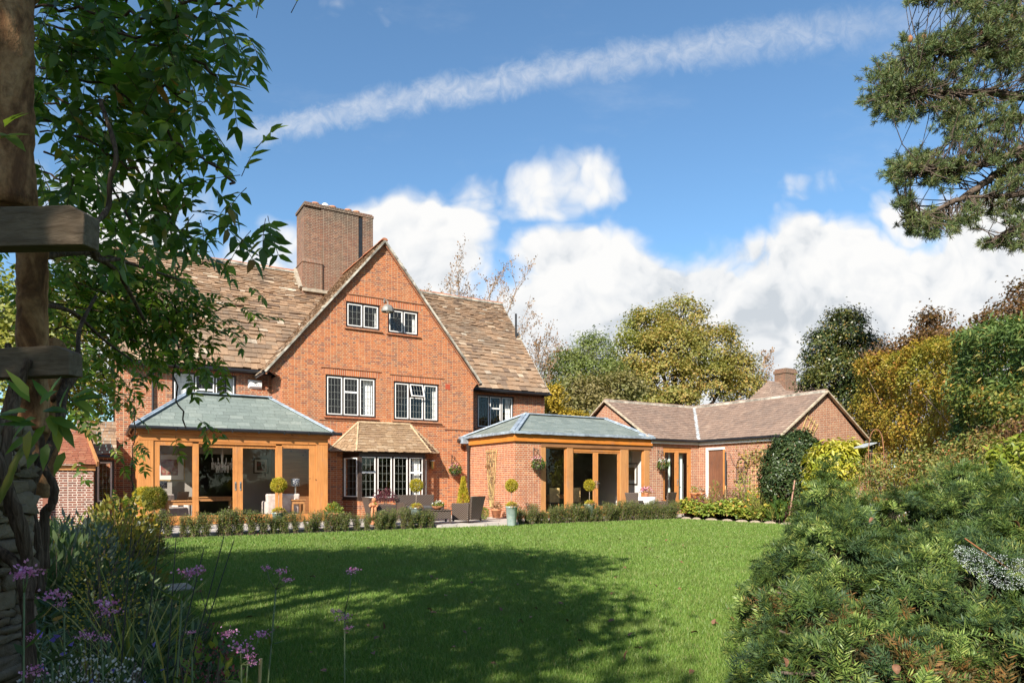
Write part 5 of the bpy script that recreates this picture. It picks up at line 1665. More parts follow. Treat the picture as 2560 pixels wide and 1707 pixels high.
topiary(gnd(386, 18.9, .05), 1.04, .30, .30, .18, 'olive_needle', 'olive ball topiary nearest the left corner post of the conservatory', 315, under='olive_needle')
topiary(gnd(360, 19.9, .05), 1.07, .27, .35, .18, 'gold_needle', 'yellow green ball topiary half hidden behind the olive one', 316)

# wicker furniture
def armchair(name, loc, rz, w, d, label, cat, h=.86, arm=.62, seat=.40, group=None, cush=True):
    """front looks along -y"""
    o = empty(name, loc, rz, label, cat, group)
    t = .11
    MB().box(-w / 2 + t, w / 2 - t, -d / 2 + .02, d / 2 - t, .10, seat).build('seat', M['wicker'], o, bevel=.015)
    for s in (-1, 1):
        x0, x1 = (-w / 2, -w / 2 + t) if s < 0 else (w / 2 - t, w / 2)
        MB().hexa([(x0, -d / 2, .04), (x1, -d / 2, .04), (x1, d / 2 - .04, .04), (x0, d / 2 - .04, .04), (x0, -d / 2 - .02, arm), (x1, -d / 2 - .02, arm), (x1, d / 2, arm), (x0, d / 2, arm)]).build('arm', M['wicker'], o, bevel=.03)
    MB().hexa([(-w / 2 + t + .004, d / 2 - t, .06), (w / 2 - t - .004, d / 2 - t, .06), (w / 2 - t - .004, d / 2, .06), (-w / 2 + t + .004, d / 2, .06),
               (-w / 2 - .0, d / 2 + .08, h), (w / 2 + .0, d / 2 + .08, h), (w / 2 + .0, d / 2 + .16, h), (-w / 2 - .0, d / 2 + .16, h)]).build('backrest', M['wicker'], o, bevel=.02)
    for sx in (-1, 1):
        for sy in (-1, 1):
            MB().box(sx * (w / 2 - .03) - .028, sx * (w / 2 - .03) + .028, sy * (d / 2 - .05) - .028, sy * (d / 2 - .05) + .028, 0, .10).build('leg', M['wicker'], o)
    if cush:
        MB().box(-w / 2 + t + .01, w / 2 - t - .01, -d / 2 + .02, d / 2 - t - .01, seat + .004, seat + .09).build('cushion', M['cushion'], o, bevel=.02)
    return o
TT = TZ + .05
armchair('wicker_armchair', (-1.55, 23.45, TT), math.atan2(-.8, -.6) + R(0), .74, .76, 'dark wicker armchair right of the coffee table with its back to the brown downpipe', 'armchair', group='wicker seats before the bay window')
bpy.data.objects['wicker_armchair'].rotation_euler = (0, 0, math.atan2(.6, -.8) + R(90))
c2 = armchair('wicker_armchair', (-4.25, 22.1, TT), 0, .74, .78, 'dark wicker armchair left of the coffee table beside the orange pot figure', 'armchair', group='wicker seats before the bay window')
c2.rotation_euler = (0, 0, math.atan2(.45, .89) + R(90))
armchair('wicker_sofa', (-3.30, 24.35, TT), TH, 1.55, .80, 'dark wicker two seat sofa under the bay window', 'sofa', h=.88)
o = empty('coffee_table', (-2.62, 22.75, TT), R(20), 'low wicker coffee table with a bowl of pansies', 'coffee table')
MB().box(-.52, .52, -.32, .32, .13, .385).build('body', M['wicker'], o, bevel=.01)
MB().box(-.55, .55, -.35, .35, .388, .425).build('top', M['wicker'], o, bevel=.01)
for sx in (-1, 1):
    for sy in (-1, 1):
        MB().box(sx * .49 - .03, sx * .49 + .03, sy * .29 - .03, sy * .29 + .03, 0, .13).build('leg', M['wicker'], o)
r = np.random.RandomState(21)
tp = Vector((-2.48, 22.6, TT + .427))
o = empty('flower_bowl', tp, 0, 'low terracotta bowl of pansies standing on the wicker coffee table', 'flower bowl')
MB().lathe([(.09, 0), (.17, .08), (.19, .12), (.17, .12), (.01, .10)], 16).build('bowl', M['terracotta'], o, True)
V, F = spray_foliage(r, (0, 0, .10), .24, .16, 170, .07, .035); np_mesh('leaves', V, F, M['fresh_leaf'], o)
V, F = spray_foliage(r, (0, 0, .14), .22, .16, 26, .06, .055); np_mesh('blossom', V, F, M['white_petal'], o)
V, F = spray_foliage(r, (.05, 0, .14), .2, .16, 16, .06, .055); np_mesh('dark_blossom', V, F, M['purple_leaf'], o)

def potted(name, loc, label, cat, pr, ph, parts, pot='terracotta', z0=0.0):
    o = empty(name, loc, 0, label, cat)
    MB().lathe([(pr * .66, 0), (pr * .9, ph * .8), (pr, ph * .82), (pr * 1.02, ph), (pr * .9, ph), (pr * .86, ph * .9), (.01, ph * .9)], 18).build('pot', M[pot], o, True)
    for nm, mt, (V, F) in parts:
        np_mesh(nm, V, F, M[mt], o)
    return o
r = np.random.RandomState(22)
def cone_foliage(r, c, rad, h, n, L, Wd):
    t = r.rand(n) ** .8
    ang = r.uniform(0, 6.28, n)
    rr = rad * (1 - t) ** .8 * r.uniform(.5, 1.05, n)
    P = np.array(c) + np.stack([np.cos(ang) * rr, np.sin(ang) * rr, t * h], 1)
    A = unit(np.stack([np.cos(ang) * .45, np.sin(ang) * .45, np.full(n, .9)], 1) + rand_unit(r, n) * .3)
    Nn = unit(np.cross(A, rand_unit(r, n)))
    return leaf_quads(P, A, Nn, L * r.uniform(.7, 1.3, n), Wd)
potted('potted_plant', gnd(1158, 26.2), 'narrow golden conifer cone in a pot between the armchair and the downpipe', 'conifer', .19, .32, [('foliage', 'gold_needle', cone_foliage(r, (0, 0, .28), .27, 1.18, 1500, .12, .03))])
o = potted('potted_plant', gnd(835, 21.1), 'terracotta pot of yellow green leaves at the right post of the conservatory', 'potted plant', .20, .40, [('leaves', 'fresh_leaf', spray_foliage(r, (0, 0, .36), .27, .34, 330, .08, .05)), ('blossom', 'orange_petal', spray_foliage(r, (0, 0, .5), .2, .16, 16, .06, .05))])
potted('potted_plant', gnd(962, 24.2), 'purple leaved acer in a pot behind the left wicker armchair', 'potted acer', .2, .42, [('foliage', 'purple_leaf', spray_foliage(r, (0, 0, .62), .44, .52, 420, .085, .04, .1)), ('stems', 'twig', sticks(np.zeros((14, 3)) + np.array([0, 0, .35]), np.array([[r.normal(0, .2), r.normal(0, .2), r.uniform(.8, 1.1)] for _ in range(14)]), .008, .003))])
potted('potted_plant', gnd(1241, 25.6), 'terracotta pot with withered stems at the foot of the bamboo fan', 'potted plant', .21, .33, [('leaves', 'dry_leaf', spray_foliage(r, (0, 0, .30), .22, .30, 170, .07, .04))])
o = empty('clipped_ball_bush', gnd(1208, 24.9), 0, 'small round clipped green bush beside the withered terracotta pot', 'bush')
V, F = ball_foliage(r, (0, 0, .20), .215, 1300, .045, .018); np_mesh('foliage', V, F, M['fresh_leaf'], o)
MB().tube([(0, 0, 0), (0, 0, .2)], .02, 6).build('stem', M['twig'], o)
# little figure made of pots and gourds
o = empty('pot_figure', gnd(935, 21.6, TZ + .2), 0, 'small orange figure of stacked terracotta pots beside the left armchair', 'garden ornament')
MB().ball((0, 0, .80), .095, 14, 10).build('head', M['terracotta'], o, True)
MB().lathe([(.05, .52), (.12, .56), (.14, .62), (.08, .71)], 14).build('body', M['terracotta'], o, True)
for s in (-1, 1):
    MB().tube([(s * .10, -.02, .66), (s * .16, -.05, .58), (s * .12, -.10, .52)], [.045, .05, .04], 8).build('arm', M['terracotta'], o, True)
    MB().tube([(s * .06, 0, .52), (s * .07, -.05, .26), (s * .07, -.04, .0)], [.05, .055, .06], 8).build('leg', M['terracotta'], o, True)
V, F = spray_foliage(r, (.08, -.1, .60), .09, .1, 40, .05, .03); np_mesh('leaves', V, F, M['fresh_leaf'], o)

o.scale = (.78, .78, .78)
MB().box(-.2, .2, -.2, .2, -.19, -.001).build('plinth', M['terracotta'], o)
# hanging baskets
def basket(loc, rz, label, seed, fl='pink_petal'):
    r = np.random.RandomState(seed)
    o = empty('hanging_basket', loc, rz, label, 'hanging basket', 'hanging baskets on the walls')
    y = -.34
    MB().tube([(0, -.005, .62), (0, -.20, .60), (0, y, .56), (0, y, .52)], .012, 6).tube([(0, -.005, .25), (0, -.2, .42), (0, -.30, .58)], .010, 6).tube([(0, -.008, .15), (0, -.008, .68)], .014, 6).build('bracket', M['black_metal'], o)
    for k in range(3):
        a = 2.1 * k + .5
        MB().tube([(0, y, .54), (.2 * math.cos(a), y + .2 * math.sin(a), .02)], .005, 4).build('chain', M['black_metal'], o)
    MB().lathe([(.02, -.24), (.10, -.21), (.17, -.12), (.20, 0.0), (.18, 0.0), (.02, -.03)], 16, (0, y, 0)).build('basket', M['wicker'], o, True)
    V, F = ball_foliage(r, (0, y, .03), .24, 300, .09, .045, .75, .25); np_mesh('leaves', V, F, M['green_leaf'], o)
    V, F = ball_foliage(r, (0, y, .06), .25, 90, .08, .04, .75, .1); np_mesh('pale_leaves', V, F, M['fresh_leaf'], o)
    V, F = spray_foliage(r, (-.05, y, .10), .24, .24, 60, .05, .045); np_mesh('blossom', V, F, M[fl], o)
    return o
basket(H(6.95, 0, 1.96), TH, 'hanging basket on the old brick wall between bay window and downpipe', 331)
basket(H(8.42, GB, 2.14), TH, 'hanging basket on the corner wall of the garden room beside the glazing', 332)
basket(H(14.78, AB, 2.20), TH, 'hanging basket on the bungalow wall left of its oak double doors', 333, 'white_petal')

# fan of canes on the side wall of the garden room
o = empty('bamboo_fan', H(7.59, -2.35, .5), TH, 'tall bamboo fan trellis with bare stems on the side wall of the garden room', 'trellis')
mb = MB()
for k in range(6):
    t = (k - 2.5) / 2.5
    pieces(MB().bar((-.035, t * .13, 0), (-.035, t * .42, 2.30 - .02 * abs(t)), .030, .018, up=(1, 0, 0)), 'cane', M['bamboo'], o)
for z in (.5, 1.2, 1.85, 2.2):
    w = .13 + .29 * z / 2.3
    pieces(MB().bar((-.055, -w, z), (-.055, w, z), .02, .02), 'cross_bar', M['bamboo'], o)
r = np.random.RandomState(23)
A, Bq = [], []
for k in range(70):
    z = r.uniform(0, 2.1); y = r.normal(0, .13 + .06 * z)
    A.append((-.07, y, z)); Bq.append((-.07 + r.normal(0, .02) - .02, y + r.normal(0, .12), z + r.uniform(.05, .4)))
V, F = sticks(A, Bq, .006, .003); np_mesh('stems', V, F, M['twig'], o)
V, F = leaf_quads(np.array(Bq) + r.normal(0, .03, (70, 3)), rand_unit(r, 70), rand_unit(r, 70), .05, .03); np_mesh('leaves', V, F, M['dry_leaf'], o)
V, F = spray_foliage(r, (-.08, .18, 1.55), .13, .18, 110, .05, .03); np_mesh('nest_of_twigs', V, F, M['dry_leaf'], o)

# fan trellis on the bungalow gable
o = empty('fan_trellis', H(18.75, KB, 3.0), TH, 'pale wooden fan trellis on the gable wall of the bungalow', 'trellis')
for (p, q) in (((-.60, 0), (.18, 1.38)), ((-.34, 0), (.38, 1.16)), ((-.10, 0), (.58, 1.02)), ((.14, 0), (.76, .88))):
    MB().bar((p[0], -.04, p[1]), (q[0], -.04, q[1]), .035, .02, up=(0, 1, 0)).build('slat', M['bamboo'], o)
for t in (.25, .55, .85):
    MB().bar((-.60 + .78 * t - .03, -.062, 1.38 * t), (.14 + .62 * t + .03, -.062, .88 * t), .03, .018, up=(0, 1, 0)).build('cross_slat', M['bamboo'], o)

# wall of the right wing: wire panel, lattice and climber, leaning pole
wp = lambda b, z, d=.03: H(a2 - d, b, z)
o = empty('wire_panel', wp(-6.55, 1.9), TH, 'small arched dark wire panel on the bungalow wall right of the plank door', 'wall ornament')
mb = MB()
mb.tube([(0, .28, -.42), (0, .28, .30), (0, .2, .50), (0, 0, .60), (0, -.2, .50), (0, -.28, .30), (0, -.28, -.42), (0, .28, -.42)], .012, 5)
mb.build('frame', M['black_metal'], o)
A, Bq = [], []
for k in range(9):
    y = -.28 + .07 * k
    A.append((0, y, -.42)); Bq.append((0, y, .25))
for k in range(9):
    z = -.42 + .08 * k
    A.append((-.003, -.28, z)); Bq.append((-.003, .28, z))
V, F = sticks(A, Bq, .005, .005); np_mesh('mesh', V, F, M['black_metal'], o)
o = empty('wooden_lattice', wp(-7.6, .6), TH, 'square wooden lattice on the bungalow wall beside the round dark bush', 'trellis')
A, Bq = [], []
for k in range(7):
    A.append((0, -.55 + .18 * k, 0)); Bq.append((0, -.55 + .18 * k, 2.2))
for k in range(12):
    A.append((-.02, -.58, .05 + .19 * k)); Bq.append((-.02, .56, .05 + .19 * k))
V, F = sticks(A, Bq, .012, .012); np_mesh('slats', V, F, M['bamboo'], o)
r = np.random.RandomState(24)
o = empty('wall_climber', wp(-6.9, .3), TH, 'straggling climber with yellow and brown leaves on the bungalow wall', 'climber')
pts = [(-.05, .3, 0), (-.06, .1, .9), (-.08, .35, 1.6), (-.08, .0, 2.2), (-.1, -.5, 2.3), (-.1, -.9, 2.1)]
MB().tube(pts, [.02, .018, .014, .01, .008, .006], 6).tube([pts[2], (-.1, .75, 2.1), (-.12, .9, 2.5)], [.012, .008, .005], 5).build('stems', M['twig'], o, True)
P = np.array([pts[i] for i in r.choice([2, 3, 3, 4, 4, 5], 170)]) + r.normal(0, .22, (170, 3)) * np.array([.4, 1, 1])
V, F = leaf_quads(P, unit(rand_unit(r, 170) - np.array([[0, 0, .6]])), rand_unit(r, 170), .15 * r.uniform(.6, 1.2, 170), .08); np_mesh('leaves', V, F, M['maple_leaf'], o)
o = empty('garden_cane', H(16.75, -6.1, 0), 0, 'tall dark and pale pole standing in the border before the plank door', 'pole')
MB().tube([(0, 0, 0), (0, .02, 1.35)], .018, 6).build('pale_end', M['bamboo'], o)
MB().tube([(0, .02, 1.35), (0, .03, 2.75)], .035, 6).build('dark_end', M['black_metal'], o)

# tiered terracotta pots in the corner of the bungalow
o = empty('pot_stand', H(16.85, -4.75, TZ + .05), TH, 'low stepped stand in the bungalow corner carrying terracotta pots', 'plant stand')
MB().box(-.75, .35, -.25, .25, 0, .22).build('lower_step', M['terracotta'], o)
MB().box(-.65, .25, .0, .25, .222, .52).build('upper_step', M['terracotta'], o)
r = np.random.RandomState(25)
for k, (dx_, dy_, z, lab) in enumerate(((-.60, -.12, .223, 'terracotta pot at the left end of the lower step in the bungalow corner'), (-.22, -.13, .223, 'terracotta pot in the middle of the lower step in the bungalow corner'), (.17, -.12, .223, 'terracotta pot at the right end of the lower step in the bungalow corner'), (-.42, .12, .523, 'taller terracotta urn with flowers at the left of the upper step'), (-.02, .12, .523, 'terracotta urn with grey leaves at the right of the upper step'))):
    big = z > .5
    p = o.matrix_basis @ Vector((dx_, dy_, z)) if False else (Matrix.Translation(o.location) @ Matrix.Rotation(TH, 4, 'Z')) @ Vector((dx_, dy_, z))
    potted('terracotta_pot', p, lab, 'flower pot', .15 if not big else .17, .27 if not big else .36,
           [('leaves', 'fresh_leaf' if k % 2 else 'dry_leaf', spray_foliage(r, (0, 0, .24 if not big else .33), .2, .3, 110, .07, .035)), ('blossom', ('orange_petal', 'white_petal', 'pink_petal', 'orange_petal', 'white_petal')[k], spray_foliage(r, (0, 0, .36), .16, .24, 14, .05, .05))])
# seats in front of the bungalow
armchair('rattan_chair', H(12.75, -4.95, TT), TH + R(120), .56, .56, 'grey rattan chair turned sideways at the right post of the garden room', 'chair', h=.92, arm=.60, cush=False)
armchair('rattan_chair', H(14.3, -5.0, TT), TH + R(190), .60, .56, 'grey rattan chair with its back to the lawn before the bungalow doors', 'chair', h=.92, arm=.55, cush=False)
bt_ = H(13.55, -4.75, TT)
o = empty('bistro_table', bt_, 0, 'small round table with a white cloth between the two rattan chairs', 'table')
MB().lathe([(.36, .70), (.37, .72), (.02, .725)], 20).build('top', M['white_paint'], o)
MB().tube([(0, 0, 0), (0, 0, .70)], .03, 8).lathe([(.2, 0), (.2, .02), (.03, .03)], 14).build('pedestal', M['black_metal'], o)
MB().lathe([(.385, .42), (.37, .60), (.375, .728), (.02, .732)], 20).build('cloth', M['white_paint'], o, True)
r = np.random.RandomState(26)
potted('potted_plant', bt_ + Vector((0, 0, .733)), 'pot of pink flowers on the white clothed bistro table', 'potted plant', .13, .16,
       [('leaves', 'dry_leaf', spray_foliage(r, (0, 0, .14), .25, .26, 120, .08, .045)), ('blossom', 'pink_petal', spray_foliage(r, (0, 0, .18), .27, .25, 90, .07, .06))])
potted('potted_plant', H(15.15, -4.5, .60), 'white pot with a small cutting on the sill of the bungalow doors', 'potted plant', .17, .28, [('leaves', 'dry_leaf', spray_foliage(r, (0, 0, .25), .06, .28, 24, .06, .03))], 'white_plastic')

# ================================================================ INSIDE THE CONSERVATORY
def picture(loc, w, h, rz, label, frame, mount, artcols, seed):
    o = empty('framed_picture', loc, rz, label, 'picture')
    MB().wall(rect(-w / 2, w / 2, -h / 2, h / 2), [rect(-w / 2 + .05, w / 2 - .05, -h / 2 + .05, h / 2 - .05)], 'b', -.04, .038).build('frame', M[frame], o)
    MB().box(-w / 2 + .051, w / 2 - .051, -.02, -.012, -h / 2 + .051, h / 2 - .051).build('mount', M[mount], o)
    g = newmat('art_' + str(seed))
    tc = g.n('ShaderNodeTexCoord').outputs['Object']
    cc = g.ramp(g.noise(tc, 3.5 + seed % 3, 4.0, .6), artcols)
    finish(g, g.n('ShaderNodeBsdfPrincipled', {'Base Color': cc, 'Roughness': .5}).outputs[0])
    MB().box(-w * .27, w * .27, -.026, -.0215, -h * .29, h * .29).build('art', M['art_' + str(seed)], o)
pm('gilt', (.34, .22, .08), .5, .3, 10.0)
pm('dark_frame', (.06, .045, .035), .5, .3, 10.0)
picture(H(-3.62, RS - .095, 2.03), 1.05, 1.0, TH, 'large gilt framed picture on the grey wall at the left of the conservatory', 'gilt', 'interior_white', [(.35, (.03, .04, .02)), (.5, (.25, .05, .04)), (.65, (.32, .28, .18))], 1)
picture(H(-.42, RS - .095, 2.12), .56, .60, TH, 'small pale framed picture on the grey wall right of the dark doorway', 'dark_frame', 'interior_white', [(.4, (.22, .05, .03)), (.55, (.06, .04, .03)), (.65, (.15, .16, .08))], 2)
# chandelier
o = empty('chandelier', H(-2.10, -.2, 2.15), 0, 'crystal chandelier hanging in the conservatory', 'chandelier')
pm('crystal', (.72, .72, .72), .12, .2, 30.0, metal=.3)
MB().tube([(0, 0, .50), (0, 0, .89)], .010, 6).lathe([(.03, -.15), (.06, -.05), (.03, .1), (.05, .25), (.02, .50)], 10).build('stem', M['crystal'], o, True)
r = np.random.RandomState(27)
for k in range(8):
    a = 2 * math.pi * k / 8
    ca, sa_ = math.cos(a), math.sin(a)
    f = MB().tube([(0, 0, .0), (.15 * ca, .15 * sa_, -.10), (.30 * ca, .30 * sa_, -.02), (.34 * ca, .34 * sa_, .08)], .011, 6).build('arm', M['crystal'], o, True)
    MB().tube([(.34 * ca, .34 * sa_, .09), (.34 * ca, .34 * sa_, .19)], .012, 6).build('candle', M['white_paint'], f)
A, Bq = [], []
for k in range(64):
    a = 2 * math.pi * k / 64
    rr = .34 if k % 2 else .2
    A.append((rr * math.cos(a), rr * math.sin(a), .03 - (0 if k % 2 else .12))); Bq.append((rr * math.cos(a), rr * math.sin(a), -.16 - (.06 if k % 3 else 0) - (0 if k % 2 else .1)))
V, F = sticks(A, Bq, .009, .006); np_mesh('drops', V, F, M['crystal'], o)
# lamps
def lamp(loc, label, shade_r, shade_h, base_h, seed):
    o = empty('table_lamp', loc, 0, label, 'table lamp')
    g = newmat('shade_%d' % seed)
    tc = g.n('ShaderNodeTexCoord').outputs['Object']
    vo = g.n('ShaderNodeTexVoronoi', {'Vector': tc, 'Scale': 13.0}, feature='DISTANCE_TO_EDGE')
    cc = g.mix(g.mrange(vo.outputs[0], .03, .07), (.45, .44, .40), (.028, .032, .07))
    finish(g, g.n('ShaderNodeBsdfPrincipled', {'Base Color': cc, 'Roughness': .6}).outputs[0])
    MB().lathe([(shade_r * .98, base_h), (shade_r, base_h + shade_h), (shade_r * .96, base_h + shade_h), (shade_r * .94, base_h + .01)], 22).build('lamp_shade', M['shade_%d' % seed], o, True)
    prof = [(.09, 0), (.09, .02)]
    n = 14
    for k in range(n):
        z = .03 + (base_h - .02) * k / n
        prof += [(.022, z), (.045, z + (base_h - .02) / n * .5)]
    prof.append((.02, base_h))
    MB().lathe(prof, 12).build('base', M['steel'], o, True)
def table(name, loc, rz, w, d, h, label, cat='table', mat='oak_post'):
    o = empty(name, loc, rz, label, cat)
    MB().box(-w / 2, w / 2, -d / 2, d / 2, h - .04, h).build('top', M[mat], o)
    MB().box(-w / 2 + .04, w / 2 - .04, -d / 2 + .04, d / 2 - .04, h - .16, h - .042).build('drawer_case', M[mat], o)
    for sx in (-1, 1):
        for sy in (-1, 1):
            MB().box(sx * (w / 2 - .05) - .03, sx * (w / 2 - .05) + .03, sy * (d / 2 - .05) - .03, sy * (d / 2 - .05) + .03, 0, h - .162).build('leg', M[mat], o)
    return o
FZ = .162
pm('sofa_cloth', (.66, .60, .54), .95, .25, 7.0, col2=(.50, .40, .36))
def club(loc, rz, w, d, label, h=.92, cat='armchair'):
    o = empty('upholstered_armchair' if cat == 'armchair' else 'upholstered_sofa', loc, rz, label, cat)
    MB().box(-w / 2 + .16, w / 2 - .16, -d / 2 + .02, d / 2 - .2, .1, .46).build('seat', M['sofa_cloth'], o, bevel=.04)
    for s in (-1, 1):
        MB().box(s * (w / 2 - .085) - .085, s * (w / 2 - .085) + .085, -d / 2, d / 2 - .02, .05, .66).build('arm', M['sofa_cloth'], o, bevel=.06)
    MB().hexa([(-w / 2 + .05, d / 2 - .2, .05), (w / 2 - .05, d / 2 - .2, .05), (w / 2 - .05, d / 2, .05), (-w / 2 + .05, d / 2, .05), (-w / 2, d / 2 - .14, h), (w / 2, d / 2 - .14, h), (w / 2, d / 2 + .06, h), (-w / 2, d / 2 + .06, h)]).build('backrest', M['sofa_cloth'], o, bevel=.05)
    return o
club(H(-.28, -.98, FZ), TH + R(180), 1.15, .80, 'pale patterned armchair with its back to the glass beside the right hand lamp')
table('side_table', H(.22, -1.36, FZ), TH, .50, .36, .72, 'small oak side table under the silver stemmed lamp by the right conservatory pane', 'side table')
lamp(H(.15, -1.36, FZ + .722), 'silver twisted table lamp with dark blue patterned shade at the right pane', .155, .27, .46, 1)
table('writing_desk', H(-3.45, -1.25, FZ), TH, 1.0, .5, .74, 'oak writing desk behind the left conservatory pane', 'desk')
o = empty('laptop', H(-3.50, -1.22, FZ + .742), TH + R(195), 'dark open laptop standing on the oak writing desk', 'laptop')
MB().box(-.18, .18, -.13, .12, 0, .018).build('keyboard', M['black_metal'], o)
MB().hexa([(-.18, .12, .02), (.18, .12, .02), (.18, .135, .02), (-.18, .135, .02), (-.18, .22, .28), (.18, .22, .28), (.18, .232, .28), (-.18, .232, .28)]).build('screen', M['brown_paint'], o)
club(H(-3.9, .35, FZ), TH + R(40), 1.6, .9, 'long pale sofa along the left side of the conservatory', .9, 'sofa')
table('side_table', H(-4.05, -.95, FZ), TH, .45, .4, .62, 'oak side table at the left glazed side of the conservatory under a lamp', 'side table')
lamp(H(-4.05, -.95, FZ + .622), 'table lamp with black patterned drum shade behind the left pane', .17, .25, .50, 2)
table('sideboard', H(-2.35, 1.0, FZ), TH, 1.5, .45, .80, 'oak sideboard before the dark doorway of the conservatory', 'sideboard')
# garden room inside
table('dining_table', H(10.9, -2.2, .202), TH, 1.7, .9, .76, 'wooden dining table inside the garden room', 'dining table')
for k, (a, b, rz, lab) in enumerate(((10.05, -3.0, 170, 'woven dining chair inside the garden room left of the doors'), (11.0, -3.05, 185, 'woven dining chair behind the left garden room door'), (12.1, -2.2, 90, 'woven dining chair at the right end of the dining table'))):
    o = empty('dining_chair', H(a, b, .202), TH + R(rz), lab, 'chair', 'woven chairs round the dining table')
    MB().box(-.22, .22, -.22, .22, .42, .47).build('seat', M['wicker'], o)
    MB().box(-.22, .22, .18, .22, .471, 1.05).build('backrest', M['bamboo'], o)
    for sx in (-1, 1):
        for sy in (-1, 1):
            MB().box(sx * .19 - .02, sx * .19 + .02, sy * .19 - .02, sy * .19 + .02, 0, .419).build('leg', M['oak_post'], o)
picture(H(14.195, GB + 1.0, 1.85), .75, .95, TH - R(90), 'dark framed picture on the white wall inside the right end of the garden room', 'dark_frame', 'interior_white', [(.4, (.35, .22, .10)), (.55, (.25, .16, .08)), (.65, (.4, .36, .30))], 3)
# ================================================================ RIGHT BORDER
leaf_mat('gloss_leaf', [(0, (.026, .048, .018)), (.6, (.05, .082, .024)), (.95, (.10, .125, .04)), (1, (.25, .10, .04))], rough=.38, trans=.12, spec=.4, clump=(.045, .07, .02), cscale=1.5)
leaf_mat('lemon_leaf', [(0, (.30, .32, .03)), (.4, (.46, .42, .045)), (.8, (.62, .53, .09)), (1, (.70, .62, .25))], rough=.4, trans=.3, clump=(.28, .34, .04), cscale=1.5)
leaf_mat('laurel_leaf', [(0, (.12, .17, .02)), (.5, (.24, .28, .03)), (1, (.42, .40, .08))], rough=.35, trans=.25, clump=(.10, .16, .02), cscale=1.5)
leaf_mat('fuchsia_leaf', [(0, (.13, .16, .035)), (.5, (.24, .24, .06)), (.85, (.34, .22, .075)), (1, (.42, .13, .05))], trans=.3, clump=(.21, .27, .07), cscale=1.2)
leaf_mat('geranium_leaf', [(0, (.14, .20, .025)), (.5, (.24, .29, .04)), (.85, (.36, .34, .05)), (1, (.42, .22, .05))], trans=.25, clump=(.13, .21, .03), cscale=1.1)
leaf_mat('heather_leaf', [(0, (.10, .045, .035)), (.5, (.18, .085, .06)), (1, (.26, .15, .08))], trans=.2, clump=(.14, .10, .04), cscale=2.0)
leaf_mat('strap_leaf', [(0, (.13, .16, .035)), (.6, (.26, .26, .06)), (1, (.46, .36, .12))], trans=.3)
leaf_mat('yew_needle', [(0, (0.029, 0.056, 0.014)), (.4, (0.059, 0.103, 0.023)), (.8, (0.119, 0.167, 0.037)), (1, (0.236, 0.243, 0.054))], rough=.5, trans=.18, clump=(.075, .13, .03), cscale=2.4, spec=.25)
leaf_mat('yew_tip', [(0, (0.125, 0.196, 0.041)), (.6, (0.195, 0.272, 0.060)), (1, (0.301, 0.337, 0.083))], rough=.45, trans=.2)
leaf_mat('yew_brown', [(0, (.06, .055, .016)), (.5, (.13, .085, .025)), (1, (.26, .12, .035))], rough=.6, trans=.2)
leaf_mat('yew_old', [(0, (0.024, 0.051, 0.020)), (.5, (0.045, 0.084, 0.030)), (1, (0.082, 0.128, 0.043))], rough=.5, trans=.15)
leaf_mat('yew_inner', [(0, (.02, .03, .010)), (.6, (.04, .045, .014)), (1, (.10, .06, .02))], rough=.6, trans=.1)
leaf_mat('pine_needle', [(0, (.06, .10, .038)), (.5, (.105, .155, .055)), (.9, (.17, .20, .07)), (1, (.30, .23, .08))], rough=.5, trans=.15, clump=(.13, .14, .045), cscale=1.0)
pm('rust', (.26, .115, .055), .85, .4, 12.0)
pm('edging_stone', (.42, .33, .24), .9, .35, 4.0, bump=.5)

def dome_bush(name, label, c, rad, n_cl, per, Rc, leaf, L, Wd, seed, cat='bush', kind='oval', up=.2, rnd=.7, hang=0.0, inner=.8, group=None, stems=6, lobes=None):
    r = np.random.RandomState(seed)
    base = np.array([c[0], c[1], 0.0])
    o = empty(name, tuple(base), 0, label, cat, group)
    lb = lobes or [(c, rad)]
    lb = [(np.array(a, float) - base, np.array(b, float)) for a, b in lb]
    C, Dn = lobe_clumps(r, lb, n_cl, inner)
    C[:, 2] = np.maximum(C[:, 2], .06)
    V, F = clump_leaves(r, C, Rc, per, L, Wd, Dn, up, rnd, .8, kind, hang=hang)
    np_mesh('foliage', V, F, M[leaf], o)
    A, Bq = [], []
    for k in range(60):
        q = C[r.randint(len(C))]
        A.append((r.normal(0, .05), r.normal(0, .05), 0)); Bq.append(q * .92)
    V, F = sticks(A, Bq, .018, .006, 4)
    np_mesh('stems', V, F, M['bark'], o)
    return o
p = at(1985, 1190, 25.0)
dome_bush('camellia_bush', 'big round dark glossy evergreen bush in front of the bungalow wall', (p.x, p.y, 1.62), (1.15, 1.05, 1.66), 820, 20, .20, 'gloss_leaf', .11, .06, 401, inner=.86)
dome_bush('spotted_laurel', 'yellow leaved shrub between the round dark bush and the rusty obelisk', None or (at(2095, 1170, 23.25).x, 23.25, 1.5), (.8, .7, 1.0), 230, 18, .24, 'lemon_leaf', .22, .085, 402, hang=.55, up=.5, inner=.7,
          lobes=[((at(2090, 1150, 23.25).x, 23.25, 2.12), (.9, .7, .68)), ((at(2120, 1125, 23.25).x, 23.38, 2.45), (.62, .6, .38)), ((at(2075, 1200, 23.00).x, 23.00, 1.45), (.68, .6, .62)), ((at(2145, 1150, 23.50).x, 23.50, 2.0), (.5, .6, .62))])
